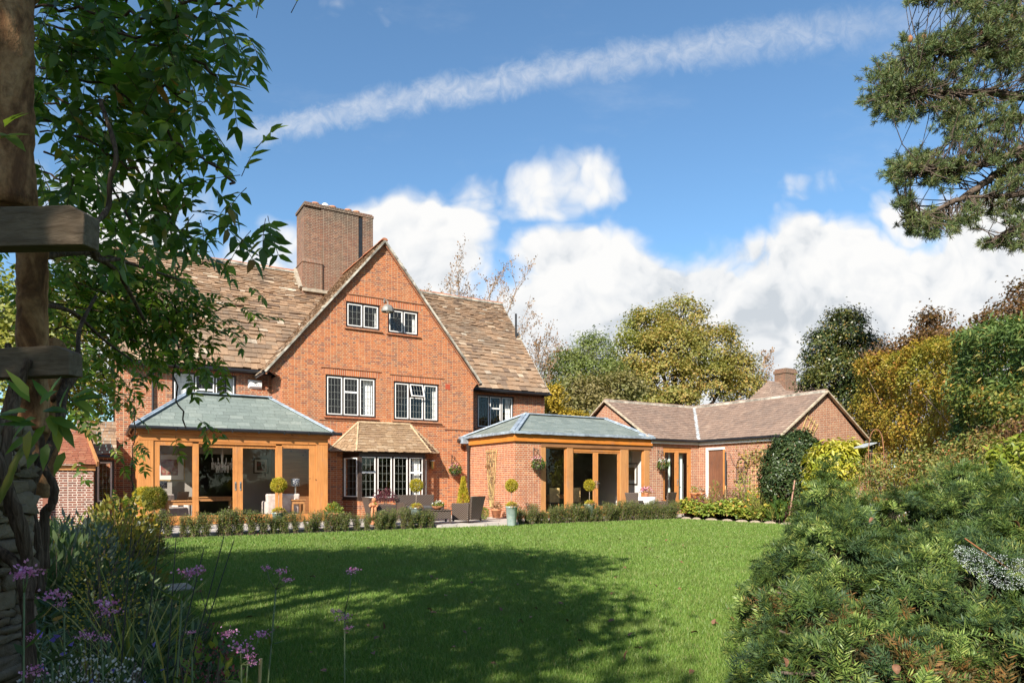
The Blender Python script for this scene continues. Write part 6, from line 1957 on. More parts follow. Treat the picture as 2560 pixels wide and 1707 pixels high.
# rusty obelisk and bird table
def ring_obelisk():
    loc = B(2190, 21.4)
    o = empty('garden_obelisk', tuple(loc), .3, 'rusty metal garden obelisk with arched top right of the yellow shrub', 'obelisk')
    w = .295
    for k in range(2):
        an = k * math.pi / 2
        pts = []
        for i in range(13):
            t = -1 + 2 * i / 12
            pts.append((math.cos(an) * w * t, math.sin(an) * w * t, 2.55 + .60 * math.sqrt(max(0, 1 - t * t)) ))
        pts = [(math.cos(an) * -w, math.sin(an) * -w, 0)] + pts + [(math.cos(an) * w, math.sin(an) * w, 0)]
        MB().tube(pts, .013, 6).build('hoop', M['rust'], o, True)
    for k in range(12):
        an = 2 * math.pi * k / 12 + .26
        MB().tube([(w * math.cos(an), w * math.sin(an), 0), (w * math.cos(an), w * math.sin(an), 2.4)], .010, 5).build('rod', M['rust'], o)
    for z in (.5, 1.1, 1.7, 2.4):
        MB().tube([(w * math.cos(2 * math.pi * i / 16), w * math.sin(2 * math.pi * i / 16), z) for i in range(17)], .008, 5).build('ring', M['rust'], o)
ring_obelisk()
o = empty('bird_table', tuple(B(2172, 22.6)), R(20), 'bird table with pale sloping metal roof in front of the dark trees', 'bird table')
MB().tube([(.1, 0, 0), (.1, 0, 2.75)], .05, 8).build('post', M['black_metal'], o)
MB().hexa([(-.42, -.22, 2.62), (.12, -.22, 2.78), (.12, .22, 2.78), (-.42, .22, 2.62), (-.42, -.22, 2.645), (.12, -.22, 2.805), (.12, .22, 2.805), (-.42, .22, 2.645)]).build('roof', M['valley_lead'], o)
MB().box(-.2, .4, -.25, .25, 1.5, 1.54).build('tray', M['oak_weathered'], o)
# low ground cover along the bed
r = np.random.RandomState(41)
def patch(name, label, pts, hgt, n, leaf, L, Wd, seed, kind='stuff', hang=.2):
    """ground cover over a polygon: leaves on a bumpy skin"""
    r = np.random.RandomState(seed)
    pts = [tuple(p) for p in pts]
    xs = [p[0] for p in pts]; ys = [p[1] for p in pts]
    X = r.uniform(min(xs), max(xs), n * 4); Y = r.uniform(min(ys), max(ys), n * 4)
    ok = inside(pts, X, Y)
    X, Y = X[ok][:n], Y[ok][:n]
    m = len(X)
    bump = .55 + .3 * np.sin(X * 2.3 + 1.1) * np.cos(Y * 1.9) + .15 * np.sin(X * 6.1 + Y * 4.7)
    Z = hgt * bump * r.uniform(.35, 1.05, m) + .03
    P = np.stack([X, Y, Z], 1)
    Nn = unit(rand_unit(r, m) * .7 + np.array([[0, -.25, .9]]))
    A = rand_unit(r, m) - np.array([[0, 0, hang]])
    A = unit(A - Nn * np.sum(A * Nn, 1, keepdims=True))
    l = L * r.uniform(.6, 1.3, m)
    V, F = leaf_oval(P, A, Nn, l, l * Wd / L)
    o = np_mesh(name, V, F, M[leaf])
    tag(o, label, 'ground cover', kind=kind)
    return o
patch('ground_cover', 'bright yellow green geranium leaves edging the lawn before the bungalow', [hp(14.35, -5.75), (8.15, 26.05), (9.6, 24.2), (11.6, 25.6), (12.0, 27.5), hp(17.0, -5.3), hp(15.4, -5.1)], .85, 16000, 'geranium_leaf', .12, .10, 411)
patch('ground_cover', 'low yellowing leaves along the stone edge near the conifer', [(9.7, 23.9), (9.35, 21.2), (8.5, 18), (10.2, 18), (11.6, 22.5), (11.0, 24.2)], .6, 11000, 'geranium_leaf', .11, .085, 412)
def clump(name, label, px, D, rad, h, n, L, Wd, leaf, seed, cat='border plant', up=.8, flowers=None, z0=0.05):
    r = np.random.RandomState(seed)
    b = B(px, D)
    o = empty(name, tuple(b), 0, label, cat)
    V, F = spray_foliage(r, (0, 0, z0), rad, h, n, L, Wd, up)
    np_mesh('leaves', V, F, M[leaf], o)
    k = max(10, n // 18)
    V, F = sticks(r.normal(0, rad * .12, (k, 3)) * np.array([1, 1, 0]), np.stack([r.normal(0, rad * .5, k), r.normal(0, rad * .5, k), r.uniform(.4, .95, k) * h], 1), .006, .003)
    np_mesh('stems', V, F, M['twig'], o)
    if flowers:
        V, F = spray_foliage(r, (0, 0, h * .45), rad * .95, h * .6, flowers[1], flowers[2], flowers[2] * .8, .2)
        np_mesh('blossom', V, F, M[flowers[0]], o)
    return o
clump('heather', 'brown red twiggy plant in the middle of the border', 1830, 27.4, .75, 1.2, 1500, .11, .03, 'heather_leaf', 421)
clump('heather', 'tall russet seed heads beside the plank door', 1790, 28.0, .45, 1.5, 500, .13, .04, 'fuchsia_leaf', 422)
clump('tall_weed', 'tall green leafy stems under the wire panel', 1860, 27.0, .5, 1.85, 600, .12, .045, 'geranium_leaf', 423)
clump('border_rose', 'green bush with a few red flowers left of the dark round bush', 1890, 25.6, .55, 1.3, 700, .10, .05, 'geranium_leaf', 424, flowers=('orange_petal', 26, .08))
clump('heuchera', 'purple brown low plant at the near end of the geranium bed', 1738, 29.0, .5, .8, 420, .10, .07, 'purple_leaf', 425)
clump('heuchera', 'purple brown low plant at the foot of the leaning stake', 1985, 24.0, .30, .62, 360, .10, .07, 'purple_leaf', 426)
clump('leafy_plant', 'broad leaved pale green plant below the round dark bush', 1945, 24.4, .40, .85, 130, .24, .12, 'green_leaf', 427)
clump('michaelmas_daisy', 'pink flowering plant beside the strap leaved plant', 2070, 22.6, .4, .85, 300, .08, .03, 'green_leaf', 428, flowers=('pink_petal', 90, .06))
clump('grass_tuft', 'yellow grassy tuft in the border behind the geranium leaves', 1905, 25.2, .45, .9, 420, .32, .02, 'strap_leaf', 429)
# strap leaves
def strap(px, D, n, h, seed, label, name='strap_plant', w=.03):
    r = np.random.RandomState(seed)
    o = empty(name, tuple(B(px, D)), 0, label, 'strap plant')
    Vs = []
    for k in range(n):
        an = r.uniform(0, 6.28); ln = h * r.uniform(.7, 1.1); sp_ = r.uniform(.15, .75)
        d = np.array([math.cos(an), math.sin(an), 0]); s = np.array([-d[1], d[0], 0])
        m = 6
        V = []
        for i in range(m + 1):
            t = i / m
            c = d * ln * sp_ * t ** 1.5 + np.array([0, 0, ln * (t - .35 * sp_ * t ** 3)])
            ww = w * (1 - t) ** .6 * .5 + .001
            V += [c - s * ww, c + s * ww]
        Vs.append((np.array(V), np.array([[2 * i, 2 * i + 1, 2 * i + 3, 2 * i + 2] for i in range(m)])))
    V, F = merge(*Vs)
    np_mesh('leaves', V, F, M['strap_leaf'], o)
    MB().tube([(0, 0, 0), (0, 0, .14)], .05, 8).build('crown', M['twig'], o)
strap(2030, 23.6, 24, 1.6, 431, 'upright plant of long yellow green strap leaves before the round dark bush', w=.06)
strap(1930, 24.4, 40, .85, 432, 'arching grassy strap leaves left of the leaning stake', w=.025)
o = empty('garden_stake', tuple(B(1974, 23.9)), 0, 'pale red wooden stake leaning before the round dark bush', 'stake')
MB().tube([(-.05, 0, 0), (.2, .05, 1.55)], .026, 6).build('stake', pm('stake_wood', (.40, .22, .16), .8, .3, 6.0), o)
# airy red tipped shrubs on the right
dome_bush('fuchsia_bush', 'airy olive and red tipped shrub below the golden hedge', (at(2250, 1170, 15.5).x, 15.5, 1.2), (1.5, 1.0, 1.0), 300, 20, .25, 'fuchsia_leaf', .075, .035, 441, inner=.5, rnd=1.0, kind='quad',
          lobes=[((at(2230, 1200, 16).x, 16, 1.2), (1.0, .8, .9)), ((at(2330, 1170, 15).x, 15, 1.4), (1.0, .8, .9)), ((at(2410, 1160, 14.5).x, 14.5, 1.5), (.9, .8, .7)), ((at(2180, 1190, 17).x, 17, 1.2), (.6, .6, .9))])
dome_bush('fuchsia_bush', 'red tinged airy shrub beneath the green conifer hedge', (at(2470, 1130, 13.5).x, 13.5, 1.6), (1.0, .8, .7), 160, 20, .22, 'fuchsia_leaf', .07, .032, 442, inner=.5, rnd=1.0, kind='quad',
          lobes=[((at(2460, 1120, 13.5).x, 13.5, 1.9), (.8, .7, .55)), ((at(2400, 1200, 13.8).x, 13.8, 1.2), (.8, .7, .8))])
dome_bush('brown_shrub', 'brown leaved shrub along the foot of the green conifer hedge', (at(2540, 1080, 14).x, 14, 2.0), (.8, .6, .4), 120, 18, .22, 'copper_leaf', .08, .05, 443, inner=.5, kind='quad', lobes=[((at(2520, 1080, 14).x, 14, 2.3), (.9, .6, .25)), ((at(2600, 1060, 13.6).x, 13.6, 2.4), (.8, .6, .3))])
dome_bush('laurel_bush', 'yellow green laurel bush at the right edge above the conifer', (at(2560, 1150, 10.5).x, 10.5, 1.4), (.7, .6, .7), 150, 16, .16, 'laurel_leaf', .13, .045, 444, hang=.3, inner=.75,
          lobes=[((at(2540, 1140, 10.5).x, 10.5, 1.75), (.42, .5, .42)), ((at(2600, 1130, 10.7).x, 10.7, 1.8), (.6, .5, .5)), ((at(2500, 1190, 10.6).x, 10.6, 1.45), (.3, .4, .4)), ((at(2580, 1190, 10.4).x, 10.4, 1.2), (.6, .4, .7))])
clump('sage_flower', 'pale whitish flowering plant behind the conifer crest', 2330, 11.5, .55, 1.42, 700, .08, .025, 'fuchsia_leaf', 445, flowers=('white_petal', 420, .035))
clump('sage_flower', 'pale green grassy plant between yellow shrub and conifer', 2140, 13.5, .5, 1.30, 800, .16, .02, 'strap_leaf', 446, flowers=('white_petal', 160, .03))
# edging stones
r = np.random.RandomState(42)
edge = [hp(14.3, -5.98), (8.0, 25.9), (9.6, 23.7), (9.22, 21.0), (8.3, 17.6)]
k = 0
for (p, q) in zip(edge[:-1], edge[1:]):
    ln = math.dist(p, q); s = 0.0
    while s < ln - .2:
        w = r.uniform(.35, .75)
        t = (s + w / 2) / ln
        c = (p[0] + (q[0] - p[0]) * t, p[1] + (q[1] - p[1]) * t)
        o = MB().ball((0, 0, .02), .5, 9, 6, (w * .95, .34, .16)).build('edging_stone', M['edging_stone'], None)
        o.location = (c[0], c[1], 0); o.rotation_euler = (0, 0, math.atan2(q[1] - p[1], q[0] - p[0]) + r.normal(0, .1))
        tag(o, 'pale flat stone edging the lawn along the right border', 'edging stone', 'stones edging the border')
        s += w + r.uniform(.03, .25); k += 1

# ================================================================ PROSTRATE CONIFER IN THE FOREGROUND
YL = [((3.10, 6.3), (1.02, .95), .95), ((4.25, 8.0), (1.25, 1.10), 1.36), ((5.7, 7.6), (1.5, 1.3), 1.48), ((3.55, 5.55), (.95, .75), .98), ((2.32, 4.55), (.78, .62), .50),
      ((3.55, 4.5), (1.0, .75), .62), ((4.8, 5.9), (1.25, 1.0), 1.25), ((4.9, 4.6), (1.2, .9), .85), ((3.4, 7.1), (.9, .8), 1.15), ((6.4, 5.8), (1.3, 1.2), 1.35), ((2.55, 5.55), (.62, .5), .42),
      ((3.75, 8.0), (.42, .40), 1.56), ((5.2, 8.0), (.55, .45), 1.68), ((3.35, 6.9), (.38, .36), 1.30), ((2.85, 6.1), (.36, .34), 1.15), ((4.55, 6.1), (.45, .42), 1.52), ((2.30, 5.2), (.32, .30), .66), ((6.3, 7.0), (.5, .5), 1.62)]
r = np.random.RandomState(43)
def spray_set(r, P, A, Nn, ln, nl, nw, pairs):
    """two ranked needle sprays"""
    m = len(P)
    t = (np.arange(pairs) + .5) / pairs
    Sd = unit(np.cross(A, Nn)); U = np.cross(Sd, A)
    bend = -.25
    PP, AA, NN, LL = [], [], [], []
    for s in (-1, 1):
        for tt in t:
            c = P + A * (ln * tt)[:, None] + U * (ln * bend * tt * tt)[:, None]
            ax = unit(A * (.60 + .4 * tt) + Sd * s * .85 + U * (.35 - .25 * tt + r.normal(0, .42, m))[:, None] + r.normal(0, .12, (m, 3)))
            PP.append(c); AA.append(ax); NN.append(unit(U + A * .2 + r.normal(0, .12, (m, 3))))
            LL.append(nl * (1.0 - .55 * abs(tt - .42)) * r.uniform(.85, 1.15, m))
    return leaf_quads(np.concatenate(PP), np.concatenate(AA), np.concatenate(NN), np.concatenate(LL), nw, .12)
def yew(label):
    base = np.array([3.6, 6.0, 0])
    o = empty('plum_yew', tuple(base), 0, label, 'conifer bush')
    sets = {'g': [], 't': [], 'b': [], 'd': []}
    for li, ((cx, cy), (rx, ry), hz) in enumerate(YL):
        nc = int(96 * rx * (ry + hz))
        d = rand_unit(r, nc); d[:, 2] = np.abs(d[:, 2]) * 1.05 - .10
        d = unit(d)
        t = r.uniform(.82, 1.02, nc) * (1 + .17 * np.sin(d[:, 0] * 6.5 + li) * np.cos(d[:, 1] * 6 + 2 * li))
        C = np.array([cx, cy, 0]) + d * np.array([rx, ry, hz]) * t[:, None]
        keep = C[:, 2] > .03
        for lj, ((ox, oy), (qx, qy), qz) in enumerate(YL):
            if lj == li: continue
            v = ((C[:, 0] - ox) / qx) ** 2 + ((C[:, 1] - oy) / qy) ** 2 + (C[:, 2] / qz) ** 2
            keep &= v > .66
        C, d = C[keep], d[keep]
        if not len(C): continue
        per = 11
        tone = r.rand(len(C))
        idx = np.repeat(np.arange(len(C)), per)
        d = d[idx]
        nrm = unit(d / np.array([rx, ry, hz]))
        m = len(idx)
        ring = rand_unit(r, m)
        ring = unit(ring - nrm * np.sum(ring * nrm, 1, keepdims=True))
        A = unit(ring * .95 + nrm * r.uniform(.15, 1.0, m)[:, None] + np.array([[0, 0, -.06]]))
        Nn = unit(nrm + np.array([[0, -.1, .4]]) + r.normal(0, .2, (m, 3)))
        Nn = unit(Nn - A * np.sum(A * Nn, 1, keepdims=True))
        P = C[idx] + r.normal(0, .03, (m, 3))
        csz = r.uniform(.62, 1.35, len(C))[idx]
        ln = r.uniform(.15, .27, m) * csz
        P = P - A * ln[:, None] * .25
        u = tone[idx] * .75 + r.rand(m) * .25
        low = (P[:, 2] < .42) & (P[:, 1] < 6.3) & (P[:, 0] > 2.3)
        kind = np.where(low & (u < .50), 2, np.where(u > .80, 1, np.where(u < .33, 3, 0)))
        for kk, key in ((0, 'g'), (1, 't'), (2, 'b'), (3, 'd')):
            sel = kind == kk
            if sel.sum():
                sets[key].append(spray_set(r, P[sel] - base, A[sel], Nn[sel], ln[sel], .072, .0095, 13))
        # woody axis of each spray
        sets.setdefault('w', []).append(sticks(P - base, P - base + A * ln[:, None] * .9, .0022, .001, 3))
    for key, nm, mt in (('g', 'foliage', 'yew_needle'), ('t', 'young_shoots', 'yew_tip'), ('b', 'dead_foliage', 'yew_brown'), ('d', 'old_foliage', 'yew_old'), ('w', 'twigs', 'yew_needle')):
        V, F = merge(*sets[key])
        np_mesh(nm, V, F, M[mt], o)
    mb = MB()
    for (cx, cy), (rx, ry), hz in YL:
        for k in range(5):
            an = r.uniform(0, 6.28)
            mb.tube([(0, 0, .02), ((cx - base[0]) * .5, (cy - base[1]) * .5, .15), (cx - base[0], cy - base[1], hz * .4), (cx - base[0] + math.cos(an) * rx * .8, cy - base[1] + math.sin(an) * ry * .8, hz * .55)], [.05, .035, .022, .008], 5)
    mb.build('branches', M['bark'], o, True)
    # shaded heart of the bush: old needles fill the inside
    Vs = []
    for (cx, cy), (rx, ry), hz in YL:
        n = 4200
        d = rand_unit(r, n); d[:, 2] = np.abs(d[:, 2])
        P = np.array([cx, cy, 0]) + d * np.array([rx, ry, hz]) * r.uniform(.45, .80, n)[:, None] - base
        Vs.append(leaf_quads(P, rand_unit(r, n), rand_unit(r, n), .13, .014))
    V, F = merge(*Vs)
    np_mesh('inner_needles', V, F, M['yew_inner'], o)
yew('large spreading dark green conifer with drooping needle sprays in the lower right corner')
# fallen leaves caught on it, a dewy web, a copper coloured shoot
pm('dead_leaf', (.17, .075, .035), .7, .4, 30.0)
def big_leaf(loc, L, Wd, rot, label):
    rr_ = np.random.RandomState(int(L * 1000))
    n = 9
    V = []
    for i in range(n):
        t = i / (n - 1)
        w = Wd * math.sin(math.pi * min(1, t * .94 + .05)) ** .7 * .5
        z = .25 * L * math.sin(t * 2.6)
        V += [(-w, L * (t - .5), z + w * .5), (0, L * (t - .5), z), (w, L * (t - .5), z + w * .6)]
    F = []
    for i in range(n - 1):
        for j in range(2):
            a = i * 3 + j
            F.append((a, a + 1, a + 4, a + 3))
    o = np_mesh('fallen_leaf', np.array(V), np.array(F), M['dead_leaf'], None, True)
    o.location = loc; o.rotation_euler = rot
    tag(o, label, 'fallen leaf')
big_leaf(at(1958, 1655, 4.0), .065, .04, (.7, .3, .5), 'brown dead leaf caught low on the left of the conifer')
big_leaf(at(2240, 1672, 3.75), .055, .042, (.9, -.2, -.3), 'curled brown dead leaf at the bottom middle of the conifer')
big_leaf(at(2535, 1312, 5.6), .085, .055, (.5, .2, 1.4), 'large pale brown leaf on the conifer at the right edge')
big_leaf(at(2178, 1300, 6.3), .06, .03, (.8, .4, -.8), 'pale dry leaf standing in the upper conifer sprays')
r = np.random.RandomState(44)
n = 1500
u, v = r.rand(n), r.rand(n)
px = 2385 + 230 * u; py = 1358 + 50 * u + (18 + 70 * np.sin(np.pi * np.clip(u * .8 + .1, 0, 1))) * v
Dd = 4.62 + .35 * np.sin(3 * v) - .1 * u + r.normal(0, .02, n)
P = np.stack([(px - 1280) / 1700 * Dd, Dd, EYE + (1204 - py) / 1700 * Dd], 1)
c0 = P.mean(0)
A = rand_unit(r, n)
g = newmat('dew_web')
finish(g, g.n('ShaderNodeBsdfPrincipled', {'Base Color': (.75, .80, .80, 1), 'Roughness': .15}).outputs[0])
V1, F1 = leaf_quads(P - c0, A, unit(np.cross(A, rand_unit(r, n))), .0060 * r.uniform(.4, 1.3, n), .0045)
i0, i1 = r.randint(0, n, 300), r.randint(0, n, 300)
V2, F2 = sticks(P[i0] - c0, P[i0] * .88 + P[i1] * .12 - c0, .0003, .0003, 3)
V, F = merge((V1, F1), (V2, F2))
o = np_mesh('cobweb', V, F, M['dew_web']); o.location = tuple(c0)
tag(o, 'dewy white cobweb sheet spread over the conifer at the right edge', 'cobweb')
o = MB().tube([at(2412, 1345, 4.75), at(2455, 1375, 4.72), at(2520, 1420, 4.75)], [.0045, .004, .0015], 6).build('dead_shoot', pm('copper_wood', (.26, .10, .04), .7, .3, 20.0))
tag(o, 'copper coloured dead shoot lying across the cobweb', 'dead branch')

# ================================================================ PINE AT THE TOP RIGHT
def pine():
    r = np.random.RandomState(45)
    D0 = 11.0
    KP = 2.5      # the tree stands farther off than the first survey of it
    base = np.array([(2900 - 1280) / 1700 * D0, D0 + 1.0, 0]) * KP
    o = empty('pine_tree', tuple(base), 0, 'pine tree reaching in from the right with tufted needle branches against the sky', 'pine tree')
    mb = MB()
    tr = [base + np.array([0, 0, -.1]), base + np.array([.2, 0, 9]), base + np.array([-.2, .3, 19]), base + np.array([0, .4, 30])]
    mb.tube([tuple(p - base) for p in tr], [.65, .55, .4, .18], 10)
    mb.build('trunk', M['bark'], o, True)
    limbs = [[(2900, 330, 11.6), (2620, 245, 11.2), (2460, 232, 11), (2330, 230, 10.9), (2230, 240, 10.8)],
             [(2900, 180, 11.6), (2650, 150, 11.3), (2480, 140, 11.1), (2360, 130, 11), (2290, 140, 10.9)],
             [(2900, 420, 11.6), (2640, 330, 11), (2500, 400, 10.8), (2400, 425, 10.7), (2290, 420, 10.6)],
             [(2900, 520, 11.8), (2620, 372, 11.2), (2500, 430, 11), (2415, 490, 10.9), (2330, 530, 10.8), (2270, 540, 10.8)],
             [(2900, 600, 11.6), (2640, 470, 10.8), (2520, 490, 10.6), (2420, 492, 10.6)],
             [(2900, 40, 11.6), (2650, -20, 11.2), (2450, -15, 11), (2300, -8, 11)],
             [(2900, 640, 11.6), (2650, 520, 10.9), (2560, 560, 10.7), (2480, 600, 10.6)],
             [(2900, 300, 12.2), (2650, 280, 12), (2500, 300, 11.8), (2400, 330, 11.7)]]
    mb = MB()
    allp = []
    for L_ in limbs:
        pts = [np.array(at(p[0], p[1], p[2] * KP)) - base for p in L_]
        fine = []
        for a, b in zip(pts[:-1], pts[1:]):
            for i in range(6):
                fine.append(a + (b - a) * i / 6 + r.normal(0, .02, 3))
        fine.append(pts[-1])
        n = len(fine)
        mb.tube([tuple(p) for p in fine], [.21 * (1 - i / n) + .03 for i in range(n)], 7)
        allp += fine
    mb.build('limbs', M['bark'], o, True)
    allp = np.array(allp)
    CL = [(2215, 190, 45, 38, 26), (2200, 250, 40, 40, 24), (2260, 230, 55, 50, 30), (2240, 285, 45, 22, 16), (2290, 130, 36, 50, 26), (2330, 110, 24, 30, 14), (2300, 190, 50, 40, 22), (2350, 260, 60, 40, 22),
          (2390, 100, 40, 30, 20), (2450, 80, 70, 30, 30), (2520, 60, 60, 40, 28), (2480, 150, 90, 60, 42), (2400, 180, 60, 40, 24), (2550, 160, 60, 60, 26),
          (2440, 280, 60, 40, 22), (2520, 290, 60, 50, 22), (2380, 320, 50, 30, 16), (2440, 360, 60, 40, 28), (2520, 380, 60, 40, 22), (2370, 300, 40, 20, 8),
          (2250, 420, 40, 34, 26), (2310, 410, 50, 28, 30), (2380, 420, 50, 28, 26), (2240, 440, 25, 30, 12), (2340, 450, 50, 20, 16), (2300, 395, 30, 18, 10),
          (2260, 505, 28, 28, 16), (2280, 560, 36, 30, 16), (2330, 560, 50, 30, 18), (2320, 590, 26, 14, 7), (2400, 560, 50, 26, 16), (2450, 520, 60, 30, 20), (2530, 520, 60, 34, 20), (2520, 460, 60, 30, 20), (2550, 570, 40, 40, 14),
          (2500, 605, 30, 14, 8), (2540, 610, 30, 16, 9), (2470, 615, 22, 10, 5), (2560, 420, 40, 30, 14),
          (2300, 2, 50, 8, 8), (2400, 8, 50, 14, 14), (2440, 25, 30, 12, 10), (2520, 18, 50, 18, 18), (2490, 35, 20, 10, 6), (2350, -30, 80, 20, 16), (2500, -30, 80, 20, 16),
          (2650, 100, 90, 80, 50), (2650, 260, 90, 80, 50), (2650, 420, 90, 80, 50), (2680, 560, 90, 70, 40), (2760, 200, 100, 160, 60), (2780, 450, 100, 120, 50), (2900, -100, 160, 100, 60), (2980, 200, 120, 160, 60), (2980, 450, 120, 120, 50)]
    T = []
    for cx, cy, rx, ry, n in CL:
        for k in range(int(n * 2.4)):
            T.append(np.array(at(cx + r.normal(0, rx * .55), cy + r.normal(0, ry * .55), (10.9 + r.normal(0, .35)) * KP)) - base)
    T = np.array(T)
    # twigs to the nearest limb point, bent
    A, Bq, ra, rb = [], [], [], []
    dirs = []
    for p in T:
        dd = np.linalg.norm(allp - p, axis=1)
        q = allp[np.argsort(dd)[r.randint(0, 4)]]
        mid = (p + q) / 2 + r.normal(0, .12, 3) + np.array([0, 0, -.1])
        A += [q, mid]; Bq += [mid, p]; ra += [.025, .018]; rb += [.018, .011]
        dirs.append(unit((p - mid)[None])[0])
    V, F = sticks(A, Bq, np.array(ra), np.array(rb), 4)
    np_mesh('twigs', V, F, M['bark'], o)
    # needle tufts
    m = 56
    N = len(T)
    P = np.repeat(T, m, 0); dr = np.repeat(np.array(dirs), m, 0)
    Ax = unit(rand_unit(r, N * m) + dr * .75 + np.array([[0, 0, .25]]))
    P = P - dr * r.uniform(-.02, .25, N * m)[:, None]
    V, F = leaf_quads(P, Ax, unit(np.cross(Ax, rand_unit(r, N * m))), .225 * r.uniform(.7, 1.2, N * m), .022, .1)
    np_mesh('needles', V, F, M['pine_needle'], o)
    # bare dangling twiglets
    k = 120
    q = allp[r.randint(0, len(allp), k)]
    a2_ = q + r.normal(0, .36, (k, 3)) + np.array([[0, 0, -.14]])
    b2 = a2_ + r.normal(0, .2, (k, 3)) + np.array([[0, 0, -.16]])
    V, F = sticks(np.concatenate([q, a2_]), np.concatenate([a2_, b2]), .013, .008, 3)
    np_mesh('twig_sprays', V, F, M['twig'], o)
    for c in ((2310, 95, 10.8), (2275, 98, 10.7), (2275, 417, 10.4), (2455, 80, 10.7), (2530, 45, 10.7)):
        q = at(c[0], c[1], c[2] * KP)
        MB().ball(tuple(np.array(q) - base), .10, 8, 6, (1, 1, 1.5)).build('pine_cone', M['rust'], o, True)
pine()
# ================================================================ LEFT: WALL, PERGOLA, CLIMBER
island_mat('rubble_stone', [(0, (.22, .155, .095)), (.4, (.30, .22, .135)), (.75, (.15, .105, .065)), (1, (.37, .28, .18))], big=.3, bigcol=(.13, .11, .08), bump=.9, nscale=18.0, bigscale=2.0)
g = newmat('log_bark')
tc = g.n('ShaderNodeTexCoord').outputs['Object']
nz = g.noise(g.n('ShaderNodeVectorMath', {0: tc, 1: (9.0, 9.0, 4.0)}, operation='MULTIPLY').outputs[0], 1.0, 6.0, .65, .6)
n2_ = g.noise(tc, 40.0, 4.0, .7)
cc = g.ramp(nz, [(.30, (.06, .026, .012)), (.42, (.19, .085, .038)), (.50, (.36, .18, .08)), (.60, (.47, .26, .125)), (.72, (.14, .062, .028))])
cc = g.mix(g.m('MULTIPLY', g.mrange(n2_, .4, .7), .4), cc, (.06, .035, .02))
bp = g.n('ShaderNodeBump', {'Height': g.m('ADD', nz, g.m('MULTIPLY', n2_, .3)), 'Strength': .9, 'Distance': .02})
finish(g, g.n('ShaderNodeBsdfPrincipled', {'Base Color': cc, 'Roughness': .85, 'Normal': bp.outputs[0], 'Specular IOR Level': .2}).outputs[0])
wood_mat('grey_timber', (.23, .17, .115), (.13, .092, .06), axis=0, scale=5.0, rough=.9, bump=.8, spec=.2)
g = newmat('vine_bark')
tc = g.n('ShaderNodeTexCoord').outputs['Object']
nz = g.noise(g.n('ShaderNodeVectorMath', {0: tc, 1: (60.0, 60.0, 6.0)}, operation='MULTIPLY').outputs[0], 1.0, 5.0, .65, .8)
cc = g.ramp(nz, [(.3, (.035, .022, .015)), (.5, (.11, .07, .046)), (.7, (.22, .155, .105))])
bp = g.n('ShaderNodeBump', {'Height': nz, 'Strength': .9, 'Distance': .012})
finish(g, g.n('ShaderNodeBsdfPrincipled', {'Base Color': cc, 'Roughness': .95, 'Normal': bp.outputs[0], 'Specular IOR Level': .15}).outputs[0])
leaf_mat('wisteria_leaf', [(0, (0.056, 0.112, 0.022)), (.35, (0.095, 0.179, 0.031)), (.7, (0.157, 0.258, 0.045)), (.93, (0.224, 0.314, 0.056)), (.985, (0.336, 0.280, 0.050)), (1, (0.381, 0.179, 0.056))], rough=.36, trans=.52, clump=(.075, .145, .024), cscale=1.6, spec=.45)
leaf_mat('wisteria_light', [(0, (0.078, 0.156, 0.026)), (.4, (0.137, 0.240, 0.039)), (.75, (0.221, 0.312, 0.058)), (.95, (0.390, 0.390, 0.078)), (1, (0.468, 0.221, 0.078))], rough=.42, trans=.50, clump=(.20, .24, .04), cscale=1.3)  # paler copy of wisteria_leaf: sunlight on the lower shoots put into the colour

# rubble wall
r = np.random.RandomState(51)
o = empty('stone_wall', (-1.92, 1.0, 0), 0, 'rough rubble stone garden wall at the left edge under the pergola', 'garden wall')
MB().box(-.50, -.05, -2.0, 1.70, 0, 1.66).build('core', pm('wall_mortar', (.22, .18, .13), .95, .3, 6.0, bump=.6), o)
Vs = []
def stones(u0, u1, z1, P):
    z = .0
    while z < z1:
        h = r.uniform(.028, .075)
        u = u0 + r.uniform(-.1, 0)
        while u < u1:
            w = r.uniform(.09, .30)
            a, b = max(u, u0), min(u + w, u1)
            if b - a > .03:
                mb_ = MB().ball((0, 0, 0), .5, 9, 6)
                v = np.array(mb_.v)
                v = np.sign(v) * np.abs(v * 2) ** .30 * .5
                v = v * np.array([r.uniform(.07, .15), (b - a) * .97, h * .95]) + r.normal(0, .006, v.shape)
                v = v + np.array([0, (a + b) / 2, z + h / 2])
                Vs.append((P(v), np.array(mb_.f)))
            u += w
        z += h
stones(-2.0, 1.72, 1.70, lambda v: v + np.array([-.045, 0, 0]))
stones(-.5, .02, 1.70, lambda v: np.stack([v[:, 1] - .02, v[:, 0] + 1.70, v[:, 2]], 1))
V, F = merge(*Vs)
np_mesh('stones', V, F, M['rubble_stone'], o, True)
# pergola of logs and sawn timbers
o = empty('log_pergola', tuple(B(40, 2.4)), 0, 'rustic pergola of peeled logs and weathered sawn timbers at the left edge', 'pergola')
OF = B(40, 2.4)
def rel(*p): return tuple(np.array(at(*p)) - OF)
def log(pts, rad, name='log_post', n=14):
    P = [np.array(p) for p in pts]
    fine, rr = [], []
    m = 14
    for a, b in zip(P[:-1], P[1:]):
        for i in range(m):
            fine.append(a + (b - a) * i / m); rr.append(rad * (1 + r.normal(0, .035)))
    fine.append(P[-1]); rr.append(rad)
    ob = MB().tube([tuple(p + r.normal(0, rad * .03, 3)) for p in fine], rr, n).build(name, M['log_bark'], o, True)
    return ob
log([rel(14, -420, 2.35), rel(18, 100, 2.35), rel(30, 520, 2.38)], .076)
log([rel(84, 545, 2.75), rel(80, 640, 2.75), rel(82, 900, 2.8), rel(82, 1075, 2.8)], .056)
log([rel(120, 880, 3.0), rel(128, 1010, 3.05), rel(100, 1240, 3.1)], .05)
